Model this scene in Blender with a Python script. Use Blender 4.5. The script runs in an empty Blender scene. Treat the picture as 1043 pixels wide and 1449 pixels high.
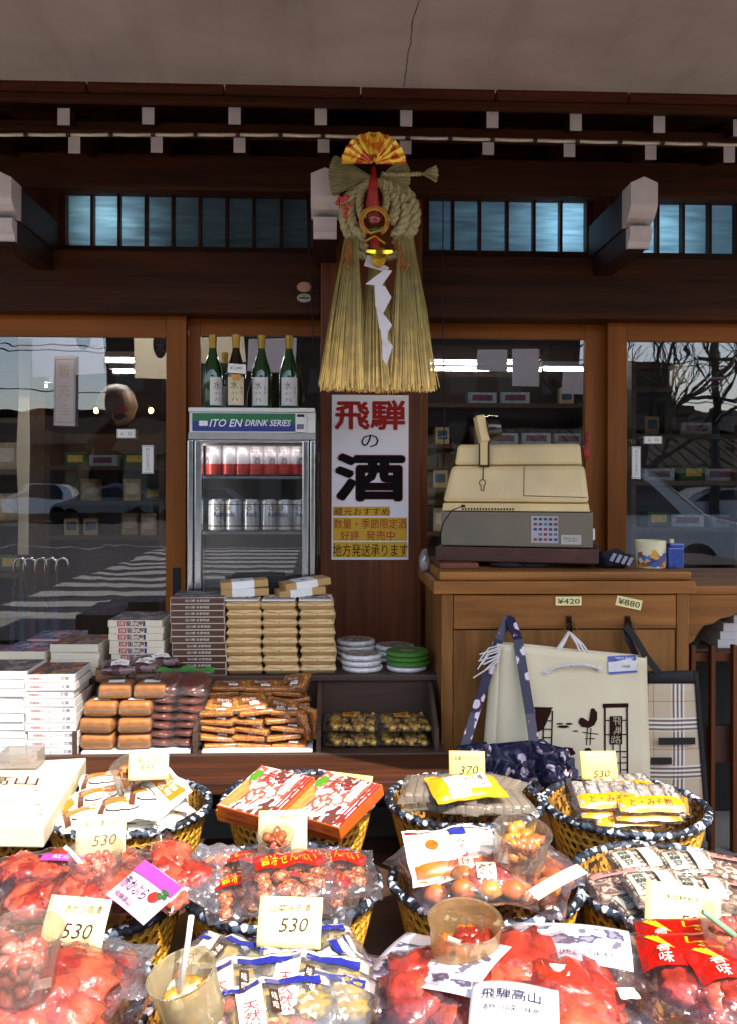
import bpy, bmesh, math, random
from mathutils import Vector, Matrix, Euler, noise
V = Vector
R = math.radians
scene = bpy.context.scene
COL = scene.collection
rng = random.Random(7)

# ------------------------------------------------------------------ camera
W0, H0, FPX, HOR = 1043.0, 1449.0, 1250.0, 690.0
cam_d = bpy.data.cameras.new('camera')
cam = bpy.data.objects.new('camera', cam_d)
COL.objects.link(cam)
cam_d.sensor_fit = 'VERTICAL'
cam_d.sensor_height = 36.0
cam_d.lens = 36.0 * FPX / H0
cam_d.shift_y = -(H0 / 2 - HOR) / H0
cam_d.clip_start, cam_d.clip_end = 0.05, 800
EYE = V((0, 0, 1.4))
YAW, ROLL = R(2.2), R(0.15)
cam.matrix_world = Matrix.Translation(EYE) @ Matrix.Rotation(-YAW, 4, 'Z') @ Matrix.Rotation(R(90), 4, 'X') @ Matrix.Rotation(ROLL, 4, 'Z')
scene.camera = cam
CM = cam.matrix_world.copy()

# ------------------------------------------------------------------ world, sun, exposure
SUN_EL, SUN_AZ = R(52), R(30)          # azimuth: to the right, behind the camera
world = bpy.data.worlds.new('World')
scene.world = world
world.use_nodes = True
wn = world.node_tree.nodes
sky = wn.new('ShaderNodeTexSky')
sky.sky_type = 'NISHITA'
sky.sun_disc = False
sky.sun_elevation = SUN_EL
sky.air_density, sky.dust_density = 1.0, 1.5
bg = wn['Background']
bg.inputs[1].default_value = 0.15
world.node_tree.links.new(sky.outputs[0], bg.inputs[0])
sdir = V((math.sin(SUN_AZ) * math.cos(SUN_EL), -math.cos(SUN_AZ) * math.cos(SUN_EL), math.sin(SUN_EL)))
sky.sun_rotation = math.atan2(sdir.x, sdir.y)
sun_d = bpy.data.lights.new('sun', 'SUN')
sun_d.energy = 3.3
sun_d.angle = R(0.5)
sun_d.color = (1.0, 0.95, 0.87)
sun = bpy.data.objects.new('sun', sun_d)
sun.rotation_euler = (-sdir).to_track_quat('-Z', 'Y').to_euler()
COL.objects.link(sun)
scene.view_settings.view_transform = 'Standard'
scene.view_settings.look = 'None'
scene.view_settings.exposure = 1.35
scene.view_settings.gamma = 1.0
scene.view_settings.use_white_balance = True
scene.view_settings.white_balance_temperature = 6700
scene.view_settings.white_balance_tint = 12
scene.cycles.max_bounces = 8
scene.cycles.transparent_max_bounces = 14
scene.cycles.sample_clamp_indirect = 4.0
scene.cycles.caustics_reflective = False
scene.cycles.caustics_refractive = False

# ------------------------------------------------------------------ pixel -> place helpers (photograph pixels)
def ray(px, py):
    d = V(((px - W0 / 2) / FPX, -(py - HOR) / FPX, -1.0))
    return CM.to_3x3() @ d
def at(px, py, Y):
    d = ray(px, py)
    return EYE + d * (Y / d.y)
def atz(px, py, z):
    d = ray(px, py)
    return EYE + d * ((z - EYE.z) / d.z)
def X(px, Y, py=690): return at(px, py, Y).x
def Z(py, Y, px=521): return at(px, py, Y).z
def lin(h):
    if not isinstance(h, str): return tuple(h)[:3]
    h = h.lstrip('#')
    o = []
    for i in (0, 2, 4):
        v = int(h[i:i + 2], 16) / 255
        o.append(v / 12.92 if v <= .04045 else ((v + .055) / 1.055) ** 2.4)
    return tuple(o)

# ------------------------------------------------------------------ materials
MATS = {}
def newmat(name):
    m = bpy.data.materials.new(name)
    m.use_nodes = True
    nt = m.node_tree
    return m, nt, nt.nodes, nt.links, nt.nodes['Principled BSDF']
def ramp(n, stops, interp='LINEAR'):
    r = n.new('ShaderNodeValToRGB')
    cr = r.color_ramp
    cr.interpolation = interp
    while len(cr.elements) > 1: cr.elements.remove(cr.elements[-1])
    cr.elements[0].position = stops[0][0]
    cr.elements[0].color = (*lin(stops[0][1]), 1)
    for p, c in stops[1:]:
        e = cr.elements.new(p)
        e.color = (*lin(c), 1)
    return r
def coords(n, l, scale, kind='Object'):
    tc = n.new('ShaderNodeTexCoord')
    mp = n.new('ShaderNodeMapping')
    mp.inputs['Scale'].default_value = scale if hasattr(scale, '__len__') else (scale,) * 3
    l.new(tc.outputs[kind], mp.inputs[0])
    return mp
def add_bump(n, l, b, src, strength, dist):
    bp = n.new('ShaderNodeBump')
    bp.inputs['Strength'].default_value = strength
    bp.inputs['Distance'].default_value = dist
    l.new(src, bp.inputs['Height'])
    l.new(bp.outputs[0], b.inputs['Normal'])
def mat(name, col, rough=.55, var=.12, scale=14, bump=.0, bdist=.002, bscale=None, metal=0, spec=.5, coat=0, island=0, sss=0):
    if name in MATS: return MATS[name]
    m, nt, n, l, b = newmat(name)
    c = lin(col)
    mp = coords(n, l, scale)
    ns = n.new('ShaderNodeTexNoise')
    ns.inputs['Detail'].default_value = 5
    ns.inputs['Scale'].default_value = 1
    l.new(mp.outputs[0], ns.inputs[0])
    r = ramp(n, [(.3, tuple(x * (1 - var) for x in c)), (.7, tuple(min(.95, x * (1 + var)) for x in c))])
    l.new(ns.outputs[0], r.inputs[0])
    src = r.outputs[0]
    if island:
        g = n.new('ShaderNodeNewGeometry')
        hs = n.new('ShaderNodeHueSaturation')
        mr = n.new('ShaderNodeMapRange')
        mr.inputs[3].default_value, mr.inputs[4].default_value = 1 - island, 1 + island
        l.new(g.outputs['Random Per Island'], mr.inputs[0])
        l.new(mr.outputs[0], hs.inputs['Value'])
        l.new(src, hs.inputs['Color'])
        src = hs.outputs[0]
    l.new(src, b.inputs['Base Color'])
    rr = n.new('ShaderNodeMapRange')
    rr.inputs[3].default_value, rr.inputs[4].default_value = max(.02, rough * .8), min(1, rough * 1.2)
    l.new(ns.outputs[0], rr.inputs[0])
    l.new(rr.outputs[0], b.inputs['Roughness'])
    b.inputs['Metallic'].default_value = metal
    b.inputs['Specular IOR Level'].default_value = spec
    b.inputs['Coat Weight'].default_value = coat
    b.inputs['Coat Roughness'].default_value = .12
    if sss:
        b.inputs['Subsurface Weight'].default_value = sss
        b.inputs['Subsurface Scale'].default_value = .01
    if bump:
        n2 = n.new('ShaderNodeTexNoise')
        n2.inputs['Detail'].default_value = 4
        n2.inputs['Scale'].default_value = bscale or scale * 3
        tc = n.new('ShaderNodeTexCoord')
        l.new(tc.outputs['Object'], n2.inputs[0])
        add_bump(n, l, b, n2.outputs[0], bump, bdist)
    MATS[name] = m
    return m
def wood(name, dark, light, axis=0, rough=.45, scale=9, coat=0, bump=.25, spec=.5):
    if name in MATS: return MATS[name]
    m, nt, n, l, b = newmat(name)
    s = [scale * 3.2] * 3
    s[axis] = scale * .16
    mp = coords(n, l, s)
    a = n.new('ShaderNodeTexNoise'); a.inputs['Scale'].default_value = 1; a.inputs['Detail'].default_value = 8; a.inputs['Roughness'].default_value = .62; a.inputs['Distortion'].default_value = .6
    l.new(mp.outputs[0], a.inputs[0])
    s2 = [1.6] * 3; s2[axis] = .5
    mp2 = coords(n, l, s2)
    b2 = n.new('ShaderNodeTexNoise'); b2.inputs['Scale'].default_value = 2; b2.inputs['Detail'].default_value = 3
    l.new(mp2.outputs[0], b2.inputs[0])
    r = ramp(n, [(.28, dark), (.5, tuple((x + y) / 2 for x, y in zip(lin(dark), lin(light)))), (.72, light)])
    l.new(a.outputs[0], r.inputs[0])
    mx = n.new('ShaderNodeMix'); mx.data_type = 'RGBA'; mx.blend_type = 'MULTIPLY'; mx.inputs[0].default_value = .7
    r2 = ramp(n, [(.35, (.6, .58, .55)), (.65, (1, 1, 1))])
    l.new(b2.outputs[0], r2.inputs[0]); l.new(r.outputs[0], mx.inputs[6]); l.new(r2.outputs[0], mx.inputs[7])
    l.new(mx.outputs[2], b.inputs['Base Color'])
    b.inputs['Roughness'].default_value = rough
    b.inputs['Coat Weight'].default_value = coat
    b.inputs['Specular IOR Level'].default_value = spec
    add_bump(n, l, b, a.outputs[0], bump, .002)
    MATS[name] = m
    return m
def patches(name, cols, scale=40, rough=.35, coat=.3, kind='voronoi', stretch=(1, 1, 1), bump=0):
    """printed picture: patches of a few colours"""
    if name in MATS: return MATS[name]
    m, nt, n, l, b = newmat(name)
    mp = coords(n, l, tuple(scale * s for s in stretch))
    ns = n.new('ShaderNodeTexNoise'); ns.inputs['Scale'].default_value = .8; ns.inputs['Detail'].default_value = 3
    l.new(mp.outputs[0], ns.inputs[0])
    if kind == 'voronoi':
        vo = n.new('ShaderNodeTexVoronoi'); vo.inputs['Scale'].default_value = 1
        mm = n.new('ShaderNodeMix'); mm.data_type = 'VECTOR'; mm.inputs[0].default_value = .35
        l.new(mp.outputs[0], mm.inputs[4]); l.new(ns.outputs[1], mm.inputs[5])
        l.new(mm.outputs[1], vo.inputs[0])
        sp = n.new('ShaderNodeSeparateColor'); l.new(vo.outputs['Color'], sp.inputs[0])
        src = sp.outputs[0]; k = 1.0; o = 0
    else:
        src = ns.outputs[0]; k = .5; o = .25
    r = ramp(n, [(o + k * i / len(cols), c) for i, c in enumerate(cols)], 'CONSTANT')
    l.new(src, r.inputs[0])
    l.new(r.outputs[0], b.inputs['Base Color'])
    b.inputs['Roughness'].default_value = rough
    b.inputs['Coat Weight'].default_value = coat
    b.inputs['Coat Roughness'].default_value = .15
    if bump: add_bump(n, l, b, ns.outputs[0], bump, .003)
    MATS[name] = m
    return m
def film(name, tint=(.97, .97, .97), gloss=.16, rough=.12, haze=.06, hz=(.8, .8, .82), bscale=30, bump=.5, FRK=.45):
    """thin clear plastic"""
    if name in MATS: return MATS[name]
    m, nt, n, l, b = newmat(name)
    n.remove(b)
    out = n['Material Output']
    tr = n.new('ShaderNodeBsdfTransparent'); tr.inputs[0].default_value = (*tint, 1)
    gl = n.new('ShaderNodeBsdfGlossy'); gl.inputs['Roughness'].default_value = rough
    df = n.new('ShaderNodeBsdfDiffuse'); df.inputs[0].default_value = (*hz, 1)
    tl = n.new('ShaderNodeBsdfTranslucent'); tl.inputs[0].default_value = (*hz, 1)
    fr = n.new('ShaderNodeFresnel'); fr.inputs[0].default_value = 1.5
    mr = n.new('ShaderNodeMath'); mr.operation = 'MULTIPLY_ADD'; mr.inputs[1].default_value = FRK; mr.inputs[2].default_value = gloss; mr.use_clamp = True
    l.new(fr.outputs[0], mr.inputs[0])
    if bump:
        mp = coords(n, l, bscale)
        ns = n.new('ShaderNodeTexNoise'); ns.inputs['Scale'].default_value = 1; ns.inputs['Detail'].default_value = 2; ns.inputs['Distortion'].default_value = 1.5
        l.new(mp.outputs[0], ns.inputs[0])
        bp = n.new('ShaderNodeBump'); bp.inputs['Strength'].default_value = bump; bp.inputs['Distance'].default_value = .01
        l.new(ns.outputs[0], bp.inputs['Height'])
        l.new(bp.outputs[0], gl.inputs['Normal'])
    ad = n.new('ShaderNodeMixShader'); ad.inputs[0].default_value = .5
    l.new(df.outputs[0], ad.inputs[1]); l.new(tl.outputs[0], ad.inputs[2])
    m1 = n.new('ShaderNodeMixShader'); m1.inputs[0].default_value = haze
    l.new(tr.outputs[0], m1.inputs[1]); l.new(ad.outputs[0], m1.inputs[2])
    m2 = n.new('ShaderNodeMixShader')
    l.new(mr.outputs[0], m2.inputs[0]); l.new(m1.outputs[0], m2.inputs[1]); l.new(gl.outputs[0], m2.inputs[2])
    l.new(m2.outputs[0], out.inputs[0])
    MATS[name] = m
    return m
def emis(name, col, strength):
    m, nt, n, l, b = newmat(name)
    b.inputs['Base Color'].default_value = (.8, .8, .8, 1)
    b.inputs['Emission Color'].default_value = (*lin(col), 1)
    b.inputs['Emission Strength'].default_value = strength
    MATS[name] = m
    return m
def solid(name, col, rough=.5, metal=0, coat=0, spec=.5):
    if name in MATS: return MATS[name]
    m, nt, n, l, b = newmat(name)
    b.inputs['Base Color'].default_value = (*lin(col), 1)
    b.inputs['Roughness'].default_value = rough
    b.inputs['Metallic'].default_value = metal
    b.inputs['Coat Weight'].default_value = coat
    b.inputs['Specular IOR Level'].default_value = spec
    MATS[name] = m
    return m

# ------------------------------------------------------------------ mesh builder
WM = {}          # object name -> world matrix
CUBE_F = [(0, 3, 2, 1), (4, 5, 6, 7), (0, 1, 5, 4), (1, 2, 6, 5), (2, 3, 7, 6), (3, 0, 4, 7)]  # bottom top front right back left
class MB:
    def __init__(s): s.v, s.f, s.m = [], [], []
    def add(s, vs, fs, mi=0):
        o = len(s.v)
        s.v += [V(p) for p in vs]
        s.f += [tuple(i + o for i in f) for f in fs]
        s.m += mi if isinstance(mi, list) else [mi] * len(fs)
        return s
    def box(s, x0, x1, y0, y1, z0, z1, mi=0, M=None):
        vs = [V(p) for p in ((x0, y0, z0), (x1, y0, z0), (x1, y1, z0), (x0, y1, z0), (x0, y0, z1), (x1, y0, z1), (x1, y1, z1), (x0, y1, z1))]
        if M: vs = [M @ p for p in vs]
        return s.add(vs, CUBE_F, mi)
    def cbox(s, x0, x1, y0, y1, z0, z1, b, mi=0, M=None):
        """box with chamfered edges"""
        bm = bmesh.new()
        vs = [bm.verts.new(p) for p in ((x0, y0, z0), (x1, y0, z0), (x1, y1, z0), (x0, y1, z0), (x0, y0, z1), (x1, y0, z1), (x1, y1, z1), (x0, y1, z1))]
        for k, f in enumerate(CUBE_F):
            ff = bm.faces.new([vs[i] for i in f]); ff.material_index = mi[k] if isinstance(mi, list) else mi
        bmesh.ops.bevel(bm, geom=bm.edges[:], offset=b, segments=2, affect='EDGES', profile=.6)
        bm.verts.index_update()
        P = [v.co.copy() for v in bm.verts]
        if M: P = [M @ p for p in P]
        s.add(P, [tuple(v.index for v in f.verts) for f in bm.faces], [f.material_index for f in bm.faces])
        bm.free()
        return s
    def prism(s, poly, a, b, axis='y', mi=0, M=None):
        """poly: list of 2D points; axis = extrusion axis. y: (x,z); x: (y,z); z: (x,y)"""
        def P(p, t):
            return V((p[0], t, p[1])) if axis == 'y' else V((t, p[0], p[1])) if axis == 'x' else V((p[0], p[1], t))
        n = len(poly)
        vs = [P(p, a) for p in poly] + [P(p, b) for p in poly]
        if M: vs = [M @ p for p in vs]
        fs = [tuple(range(n)), tuple(range(2 * n - 1, n - 1, -1))] + [(i, (i + 1) % n, n + (i + 1) % n, n + i) for i in range(n)]
        return s.add(vs, fs, mi)
    def lathe(s, prof, seg=24, c=(0, 0, 0), mi=0, M=None, caps=True):
        c = V(c)
        vs, fs, n = [], [], len(prof)
        for i in range(seg):
            t = 2 * math.pi * i / seg
            vs += [c + V((r * math.cos(t), r * math.sin(t), z)) for r, z in prof]
        if M: vs = [M @ p for p in vs]
        ml = []
        for i in range(seg):
            j = (i + 1) % seg
            for k in range(n - 1):
                fs.append((i * n + k, j * n + k, j * n + k + 1, i * n + k + 1))
                ml.append(mi[k] if isinstance(mi, list) else mi)
        if caps:
            if prof[0][0] > 1e-6: fs.append(tuple(i * n for i in range(seg))[::-1]); ml.append(mi[0] if isinstance(mi, list) else mi)
            if prof[-1][0] > 1e-6: fs.append(tuple(i * n + n - 1 for i in range(seg))); ml.append(mi[-1] if isinstance(mi, list) else mi)
        return s.add(vs, fs, ml)
    def tube(s, pts, r, seg=6, mi=0, cap=True):
        pts = [V(p) for p in pts]
        n = len(pts)
        rs = r if hasattr(r, '__len__') else [r] * n
        vs, fs = [], []
        up = V((.13, .31, .94))
        for i, p in enumerate(pts):
            d = (pts[min(i + 1, n - 1)] - pts[max(i - 1, 0)]).normalized()
            a = d.cross(up)
            if a.length < .1: a = d.cross(V((1, 0, 0)))
            a.normalize(); b = d.cross(a)
            for k in range(seg):
                t = 2 * math.pi * k / seg
                vs.append(p + (a * math.cos(t) + b * math.sin(t)) * rs[i])
        for i in range(n - 1):
            for k in range(seg):
                k2 = (k + 1) % seg
                fs.append((i * seg + k, i * seg + k2, (i + 1) * seg + k2, (i + 1) * seg + k))
        if cap:
            fs += [tuple(range(seg))[::-1], tuple(range((n - 1) * seg, n * seg))]
        return s.add(vs, fs, mi)
    def grid(s, fn, nu, nv, mi=0, wrap=False):
        vs = [fn(i / nu, j / nv) for j in range(nv + 1) for i in range(nu + (0 if wrap else 1))]
        w = nu if wrap else nu + 1
        fs = [(j * w + i, j * w + (i + 1) % w, (j + 1) * w + (i + 1) % w, (j + 1) * w + i) for j in range(nv) for i in range(nu)]
        return s.add(vs, fs, mi)
    def blob(s, c, r, seed=0, amp=.18, sub=2, freq=2.0, mi=0, M=None):
        bm = bmesh.new()
        bmesh.ops.create_icosphere(bm, subdivisions=sub, radius=1)
        c = V(c); sd = V((seed * 3.1, seed * 1.7, -seed * 2.3))
        P = []
        for v in bm.verts:
            k = 1 + amp * noise.noise(v.co * freq + sd) + amp * .5 * noise.noise(v.co * freq * 2.3 + sd)
            p = V((v.co.x * r[0], v.co.y * r[1], v.co.z * r[2])) * k
            P.append((M @ p if M else p) + c)
        s.add(P, [tuple(v.index for v in f.verts) for f in bm.faces], mi)
        bm.free()
        return s
    def text(s, string, fn, w, h, mi=0, rows=None):
        """lettering mapped by fn(a, b) -> point, a in +-w/2, b in +-h/2"""
        vs, fs = text_geo(string)
        return s.add([fn(x * w, y * h) for x, y in vs], fs, mi)
    def build(s, name, mats, parent=None, smooth=False, local=False, origin=None, bevel=0, solidify=0):
        me = bpy.data.meshes.new(name)
        o = bpy.data.objects.new(name, me)
        M = Matrix.Identity(4)
        if parent is not None:
            o.parent = parent
            if not local: M = WM[parent.name].inverted()
            WM[o.name] = WM[parent.name].copy()
        else:
            og = V(origin) if origin is not None else V((0, 0, 0))
            o.location = og
            WM[o.name] = Matrix.Translation(og)
            if not local: M = Matrix.Translation(-og)
        me.from_pydata([M @ p for p in s.v], [], s.f)
        for m in (mats if isinstance(mats, (list, tuple)) else [mats]): me.materials.append(m)
        me.polygons.foreach_set('material_index', s.m)
        if smooth:
            me.polygons.foreach_set('use_smooth', [True] * len(s.f))
            if smooth is not True and hasattr(me, 'set_sharp_from_angle'): me.set_sharp_from_angle(angle=R(smooth))
        me.validate(); me.update()
        COL.objects.link(o)
        if bevel:
            b = o.modifiers.new('b', 'BEVEL'); b.width = bevel; b.segments = 2; b.limit_method = 'ANGLE'
        if solidify:
            b = o.modifiers.new('s', 'SOLIDIFY'); b.thickness = solidify; b.offset = 0
        return o
TXT = {}
def text_geo(st):
    if st in TXT: return TXT[st]
    cu = bpy.data.curves.new('t', 'FONT')
    cu.body = st.replace('|', '\n'); cu.resolution_u = 2; cu.align_x = 'CENTER'
    if '*' in st[:1]: cu.body = st[1:].replace('|', '\n'); cu.offset = .012 if st.isascii() else 0
    ob = bpy.data.objects.new('t', cu)
    COL.objects.link(ob)
    dg = bpy.context.evaluated_depsgraph_get(); dg.update()
    me = bpy.data.meshes.new_from_object(ob.evaluated_get(dg))
    vs = [(v.co.x, v.co.y) for v in me.vertices]
    fs = [tuple(p.vertices) for p in me.polygons]
    bpy.data.objects.remove(ob); bpy.data.curves.remove(cu); bpy.data.meshes.remove(me)
    if not vs: TXT[st] = ([], []); return TXT[st]
    xs = [a for a, b in vs]; ys = [b for a, b in vs]
    x0, x1, y0, y1 = min(xs), max(xs), min(ys), max(ys)
    TXT[st] = ([((a - x0) / max(x1 - x0, 1e-6) - .5, (b - y0) / max(y1 - y0, 1e-6) - .5) for a, b in vs], fs)
    return TXT[st]
def tag(o, label, cat=None, group=None, kind=None):
    if label: o['label'] = label
    if cat: o['category'] = cat
    if group: o['group'] = group
    if kind: o['kind'] = kind
    return o
def thing(name, label, cat, loc=(0, 0, 0), rot=(0, 0, 0), group=None):
    o = bpy.data.objects.new(name, None)
    o.empty_display_size = .05
    COL.objects.link(o)
    o.location = loc
    o.rotation_euler = rot
    WM[o.name] = Matrix.Translation(V(loc)) @ Euler(rot).to_matrix().to_4x4()
    return tag(o, label, cat, group)
def dup(root, parent=None):
    c = root.copy()
    COL.objects.link(c)
    c.parent = parent
    for ch in list(root.children): dup(ch, c)
    return c
USED = set()
def place(proto, loc, rot, label, group=None, scale=None):
    """first call moves the built thing itself, later calls copy it with its parts"""
    if proto.name in USED: o = dup(proto)
    else: USED.add(proto.name); o = proto
    o.location = loc
    o.rotation_euler = rot if hasattr(rot, '__len__') else (0, 0, rot)
    if scale: o.scale = scale if hasattr(scale, '__len__') else (scale,) * 3
    o['label'] = label
    if group: o['group'] = group
    WM[o.name] = Matrix.Translation(V(loc)) @ o.rotation_euler.to_matrix().to_4x4()
    return o
def struct(o): o['kind'] = 'structure'; return o
ORD = ['top', 'second', 'third', 'fourth', 'fifth', 'sixth', 'seventh', 'eighth', 'ninth', 'tenth', 'eleventh', 'twelfth', 'thirteenth']
def nth(i, n): return 'bottom' if i == n - 1 and n > 2 else ORD[i]
# =================================================================== common materials
WD = wood('dark_stained_wood', '#221006', '#54290f', 0, rough=.6, scale=7, spec=.2)
WDy = wood('dark_stained_wood_y', '#1f0d07', '#3a1a0d', 1, rough=.55, scale=8, spec=.2)
WDz = wood('dark_stained_wood_z', '#2e160b', '#4f2612', 2, rough=.5, scale=8, spec=.2)
WPOST = wood('reddish_brown_post_wood', '#4a200a', '#84461a', 2, rough=.45, scale=6, spec=.3)
WFx = wood('orange_frame_wood_x', '#7f450e', '#a35c1a', 0, rough=.45, scale=6, spec=.22)
WFz = wood('orange_frame_wood_z', '#7f450e', '#a35c1a', 2, rough=.45, scale=6, spec=.22)
WROUGH = wood('rough_weathered_wood', '#2c130a', '#6b3520', 0, rough=.8, scale=14, bump=.7, spec=.2)
WBENCH = wood('worn_bench_wood', '#5d3419', '#96602f', 0, rough=.6, scale=12, bump=.5, spec=.3)
WTRAY = wood('dark_tray_wood', '#33231c', '#5a4132', 0, rough=.55, scale=10)
WTRAYy = wood('dark_tray_wood_y', '#33231c', '#5a4132', 1, rough=.55, scale=10)
WCABx = wood('cabinet_wood_x', '#643a16', '#b87a3c', 0, rough=.5, scale=5, spec=.25)
WCABz = wood('cabinet_wood_z', '#5e3a18', '#aa743a', 2, rough=.5, scale=5, spec=.25)
WHITEP = mat('white_end_paint', '#cbc0c2', .6, .06, 20)
CONC = mat('grey_concrete', '#aaa19c', .85, .09, 4, bump=.25, bscale=60)
nt_ = CONC.node_tree; n_, l_ = nt_.nodes, nt_.links; b_ = n_['Principled BSDF']; src_ = b_.inputs['Base Color'].links[0].from_socket
for sc_, st_ in (((140, 140, 140), [(.27, (.45, .4, .37)), (.31, (1, 1, 1))]), ((.9, 2.2, 1), [(.35, (.82, .80, .78)), (.65, (1.06, 1.05, 1.04))]), ((9, .8, 1), [(.3, (.90, .88, .86)), (.5, (1, 1, 1))])):
    mp_ = coords(n_, l_, sc_); ns_ = n_.new('ShaderNodeTexNoise'); ns_.inputs['Scale'].default_value = 1; ns_.inputs['Detail'].default_value = 3; l_.new(mp_.outputs[0], ns_.inputs[0])
    r_ = ramp(n_, st_); l_.new(ns_.outputs[0], r_.inputs[0]); mx_ = n_.new('ShaderNodeMix'); mx_.data_type = 'RGBA'; mx_.blend_type = 'MULTIPLY'; mx_.inputs[0].default_value = 1
    l_.new(src_, mx_.inputs[6]); l_.new(r_.outputs[0], mx_.inputs[7]); src_ = mx_.outputs[2]
l_.new(src_, b_.inputs['Base Color'])
BLACK = solid('matt_black', '#0c0b0c', .6)
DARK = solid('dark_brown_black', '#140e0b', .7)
CHROME = mat('brushed_chrome', '#c9c9cc', .18, .05, 40, metal=1)
GOLD = mat('gold_foil', '#e8a321', .22, .15, 60, metal=1, bump=.3, bscale=90)
PAPER = mat('white_paper', '#e9e6e0', .7, .03, 30)
INK = solid('black_ink', '#15110f', .6)
INKB = solid('brown_ink', '#3b241a', .6)
INKR = solid('red_ink', '#a02018', .6)
INKBL = solid('blue_ink', '#2a2f8c', .5)
RUBBER = solid('black_rubber', '#141414', .7)

def glass_pane(name, refl, tint=(.9, .9, .9), rough=.004, wave=.03):
    m = film(name, tint, gloss=refl, rough=rough, haze=.0, bump=wave, bscale=1.6, FRK=1.2)
    return m
GLASS = glass_pane('door_glass', .045, (.94, .94, .94), wave=.06)

# =================================================================== setting: ground and the street that the glass reflects
g = MB()
g.add([(-300, -300, 0), (300, -300, 0), (300, 300, 0), (-300, 300, 0)], [(0, 1, 2, 3)])
ground = struct(g.build('ground', mat('grey_asphalt', '#1f1d1c', .9, .2, 1.3, bump=.4, bscale=120)))
pv = MB()
pv.cbox(-14, 14, -1.3, 3.55, -.3, .12, .015)
pavement = struct(pv.build('pavement', mat('paving_concrete', '#8f8880', .85, .15, 2.2, bump=.3, bscale=80)))
SF = .12
cw = MB()
for k in range(12):
    y = -2.0 - k * .95
    cw.box(-3.9, -.55 - .02 * k, y - .48, y, .004, .008)
struct(cw.build('crosswalk', mat('road_paint', '#a3a19c', .8, .12, 6)))
rm = MB(); rm.box(-40, 40, -13.6, -13.45, .004, .008); rm.box(2.5, 40, -2.2, -2.05, .004, .008)
struct(rm.build('road_marking', MATS['road_paint']))
fl = MB(); fl.box(-6, 6, 3.92, 9.6, -.2, .12)
struct(fl.build('floor', mat('shop_floor', '#6a5442', .5, .1, 4)))

def house(px0, px1, pyr, pye, Yv, depth, label, wallc, roofc, flat=False):
    """a building across the road, placed where its mirror image stands in the door glass"""
    a, b = at(px0, 690, Yv), at(px1, 690, Yv)
    x0, x1 = a.x, b.x
    y1 = 7.6 - Yv; y0 = y1 - depth
    ze, zr = Z(pye, Yv, px0), Z(pyr, Yv, px0)
    h = thing('house' if not flat else 'office_building', label, 'building', ((x0 + x1) / 2, y1, 0))
    w = MB(); w.box(x0, x1, y0, y1, 0, ze)
    w.build('wall', mat('house_wall_' + wallc, wallc, .85, .1, 2, bump=.2), h)
    r = MB()
    if flat:
        r.box(x0 - .2, x1 + .2, y0 - .2, y1 + .2, ze, ze + .35)
    else:
        ym = (y0 + y1) / 2; o = .7
        r.prism([(y0 - o, ze - .25), (ym, zr), (y1 + o, ze - .25), (y1 + o, ze - .05), (ym, zr + .25), (y0 - o, ze - .05)], x0 - .5, x1 + .5, 'x')
        n = int((x1 - x0 + 1) / .45)
        for i in range(n):
            xx = x0 - .4 + i * .45
            r.tube([(xx, y1 + o, ze - .05), (xx, ym, zr + .25)], .05, 5)
        r.box(x0 - .5, x1 + .5, ym - .15, ym + .15, zr + .15, zr + .5)
    r.build('roof', mat('roof_tile_' + roofc, roofc, .9, .25, 3, spec=.1), h)
    nw = max(2, int((x1 - x0) / 2.4))
    fl_ = max(1, int(ze / 2.8))
    for f in range(fl_):
        for i in range(nw):
            cx = x0 + (i + .5) * (x1 - x0) / nw
            wn_ = MB(); zb = .9 + f * 2.8
            wn_.box(cx - .75, cx + .75, y1, y1 + .06, zb, zb + 1.3)
            o = wn_.build('window', solid('window_frame_grey', '#55504c'), h)
            p = MB(); p.box(cx - .68, cx - .03, y1 + .06, y1 + .07, zb + .07, zb + 1.23); p.box(cx + .03, cx + .68, y1 + .06, y1 + .07, zb + .07, zb + 1.23)
            p.build('pane', solid('dark_window_glass', '#1b2126', .08), o)
    return h
house(905, 1150, 618, 668, 30, 7, 'low house with tiled roof across the road', '#8f8068', '#1d1b1a')
house(700, 900, 600, 650, 33, 7, 'brown timber house with dark tiled roof', '#5e4430', '#1d1b1a')
house(420, 640, 612, 655, 36, 8, 'long tiled house behind the crosswalk', '#857a6a', '#1d1b1a')
house(180, 400, 590, 640, 38, 8, 'pale plaster house with grey roof', '#8f877a', '#1d1b1a')
house(-120, 110, 585, 628, 40, 8, 'wooden house with grey roof behind the parked white hatchback', '#5c4a3a', '#1d1b1a')
house(860, 975, 560, 585, 55, 9, 'flat roofed brown block beyond the tiled roofs', '#8a6f5e', '#6d5b50', True)
house(985, 1250, 568, 590, 60, 9, 'flat roofed grey block far beyond the road', '#9b8f86', '#7d746c', True)
house(60, 330, 590, 606, 70, 9, 'long pale concrete block far behind the pale house', '#a9a6a2', '#8a8785', True)

house(150, 820, 430, 452, 48, 9, 'tall dark brown office block mirrored behind the middle glass doors', '#4a3a31', '#3c302a', True)
house(838, 948, 508, 520, 44, 8, 'four storey dark grey block left of the bare tree', '#453f3c', '#35302e', True)

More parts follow.
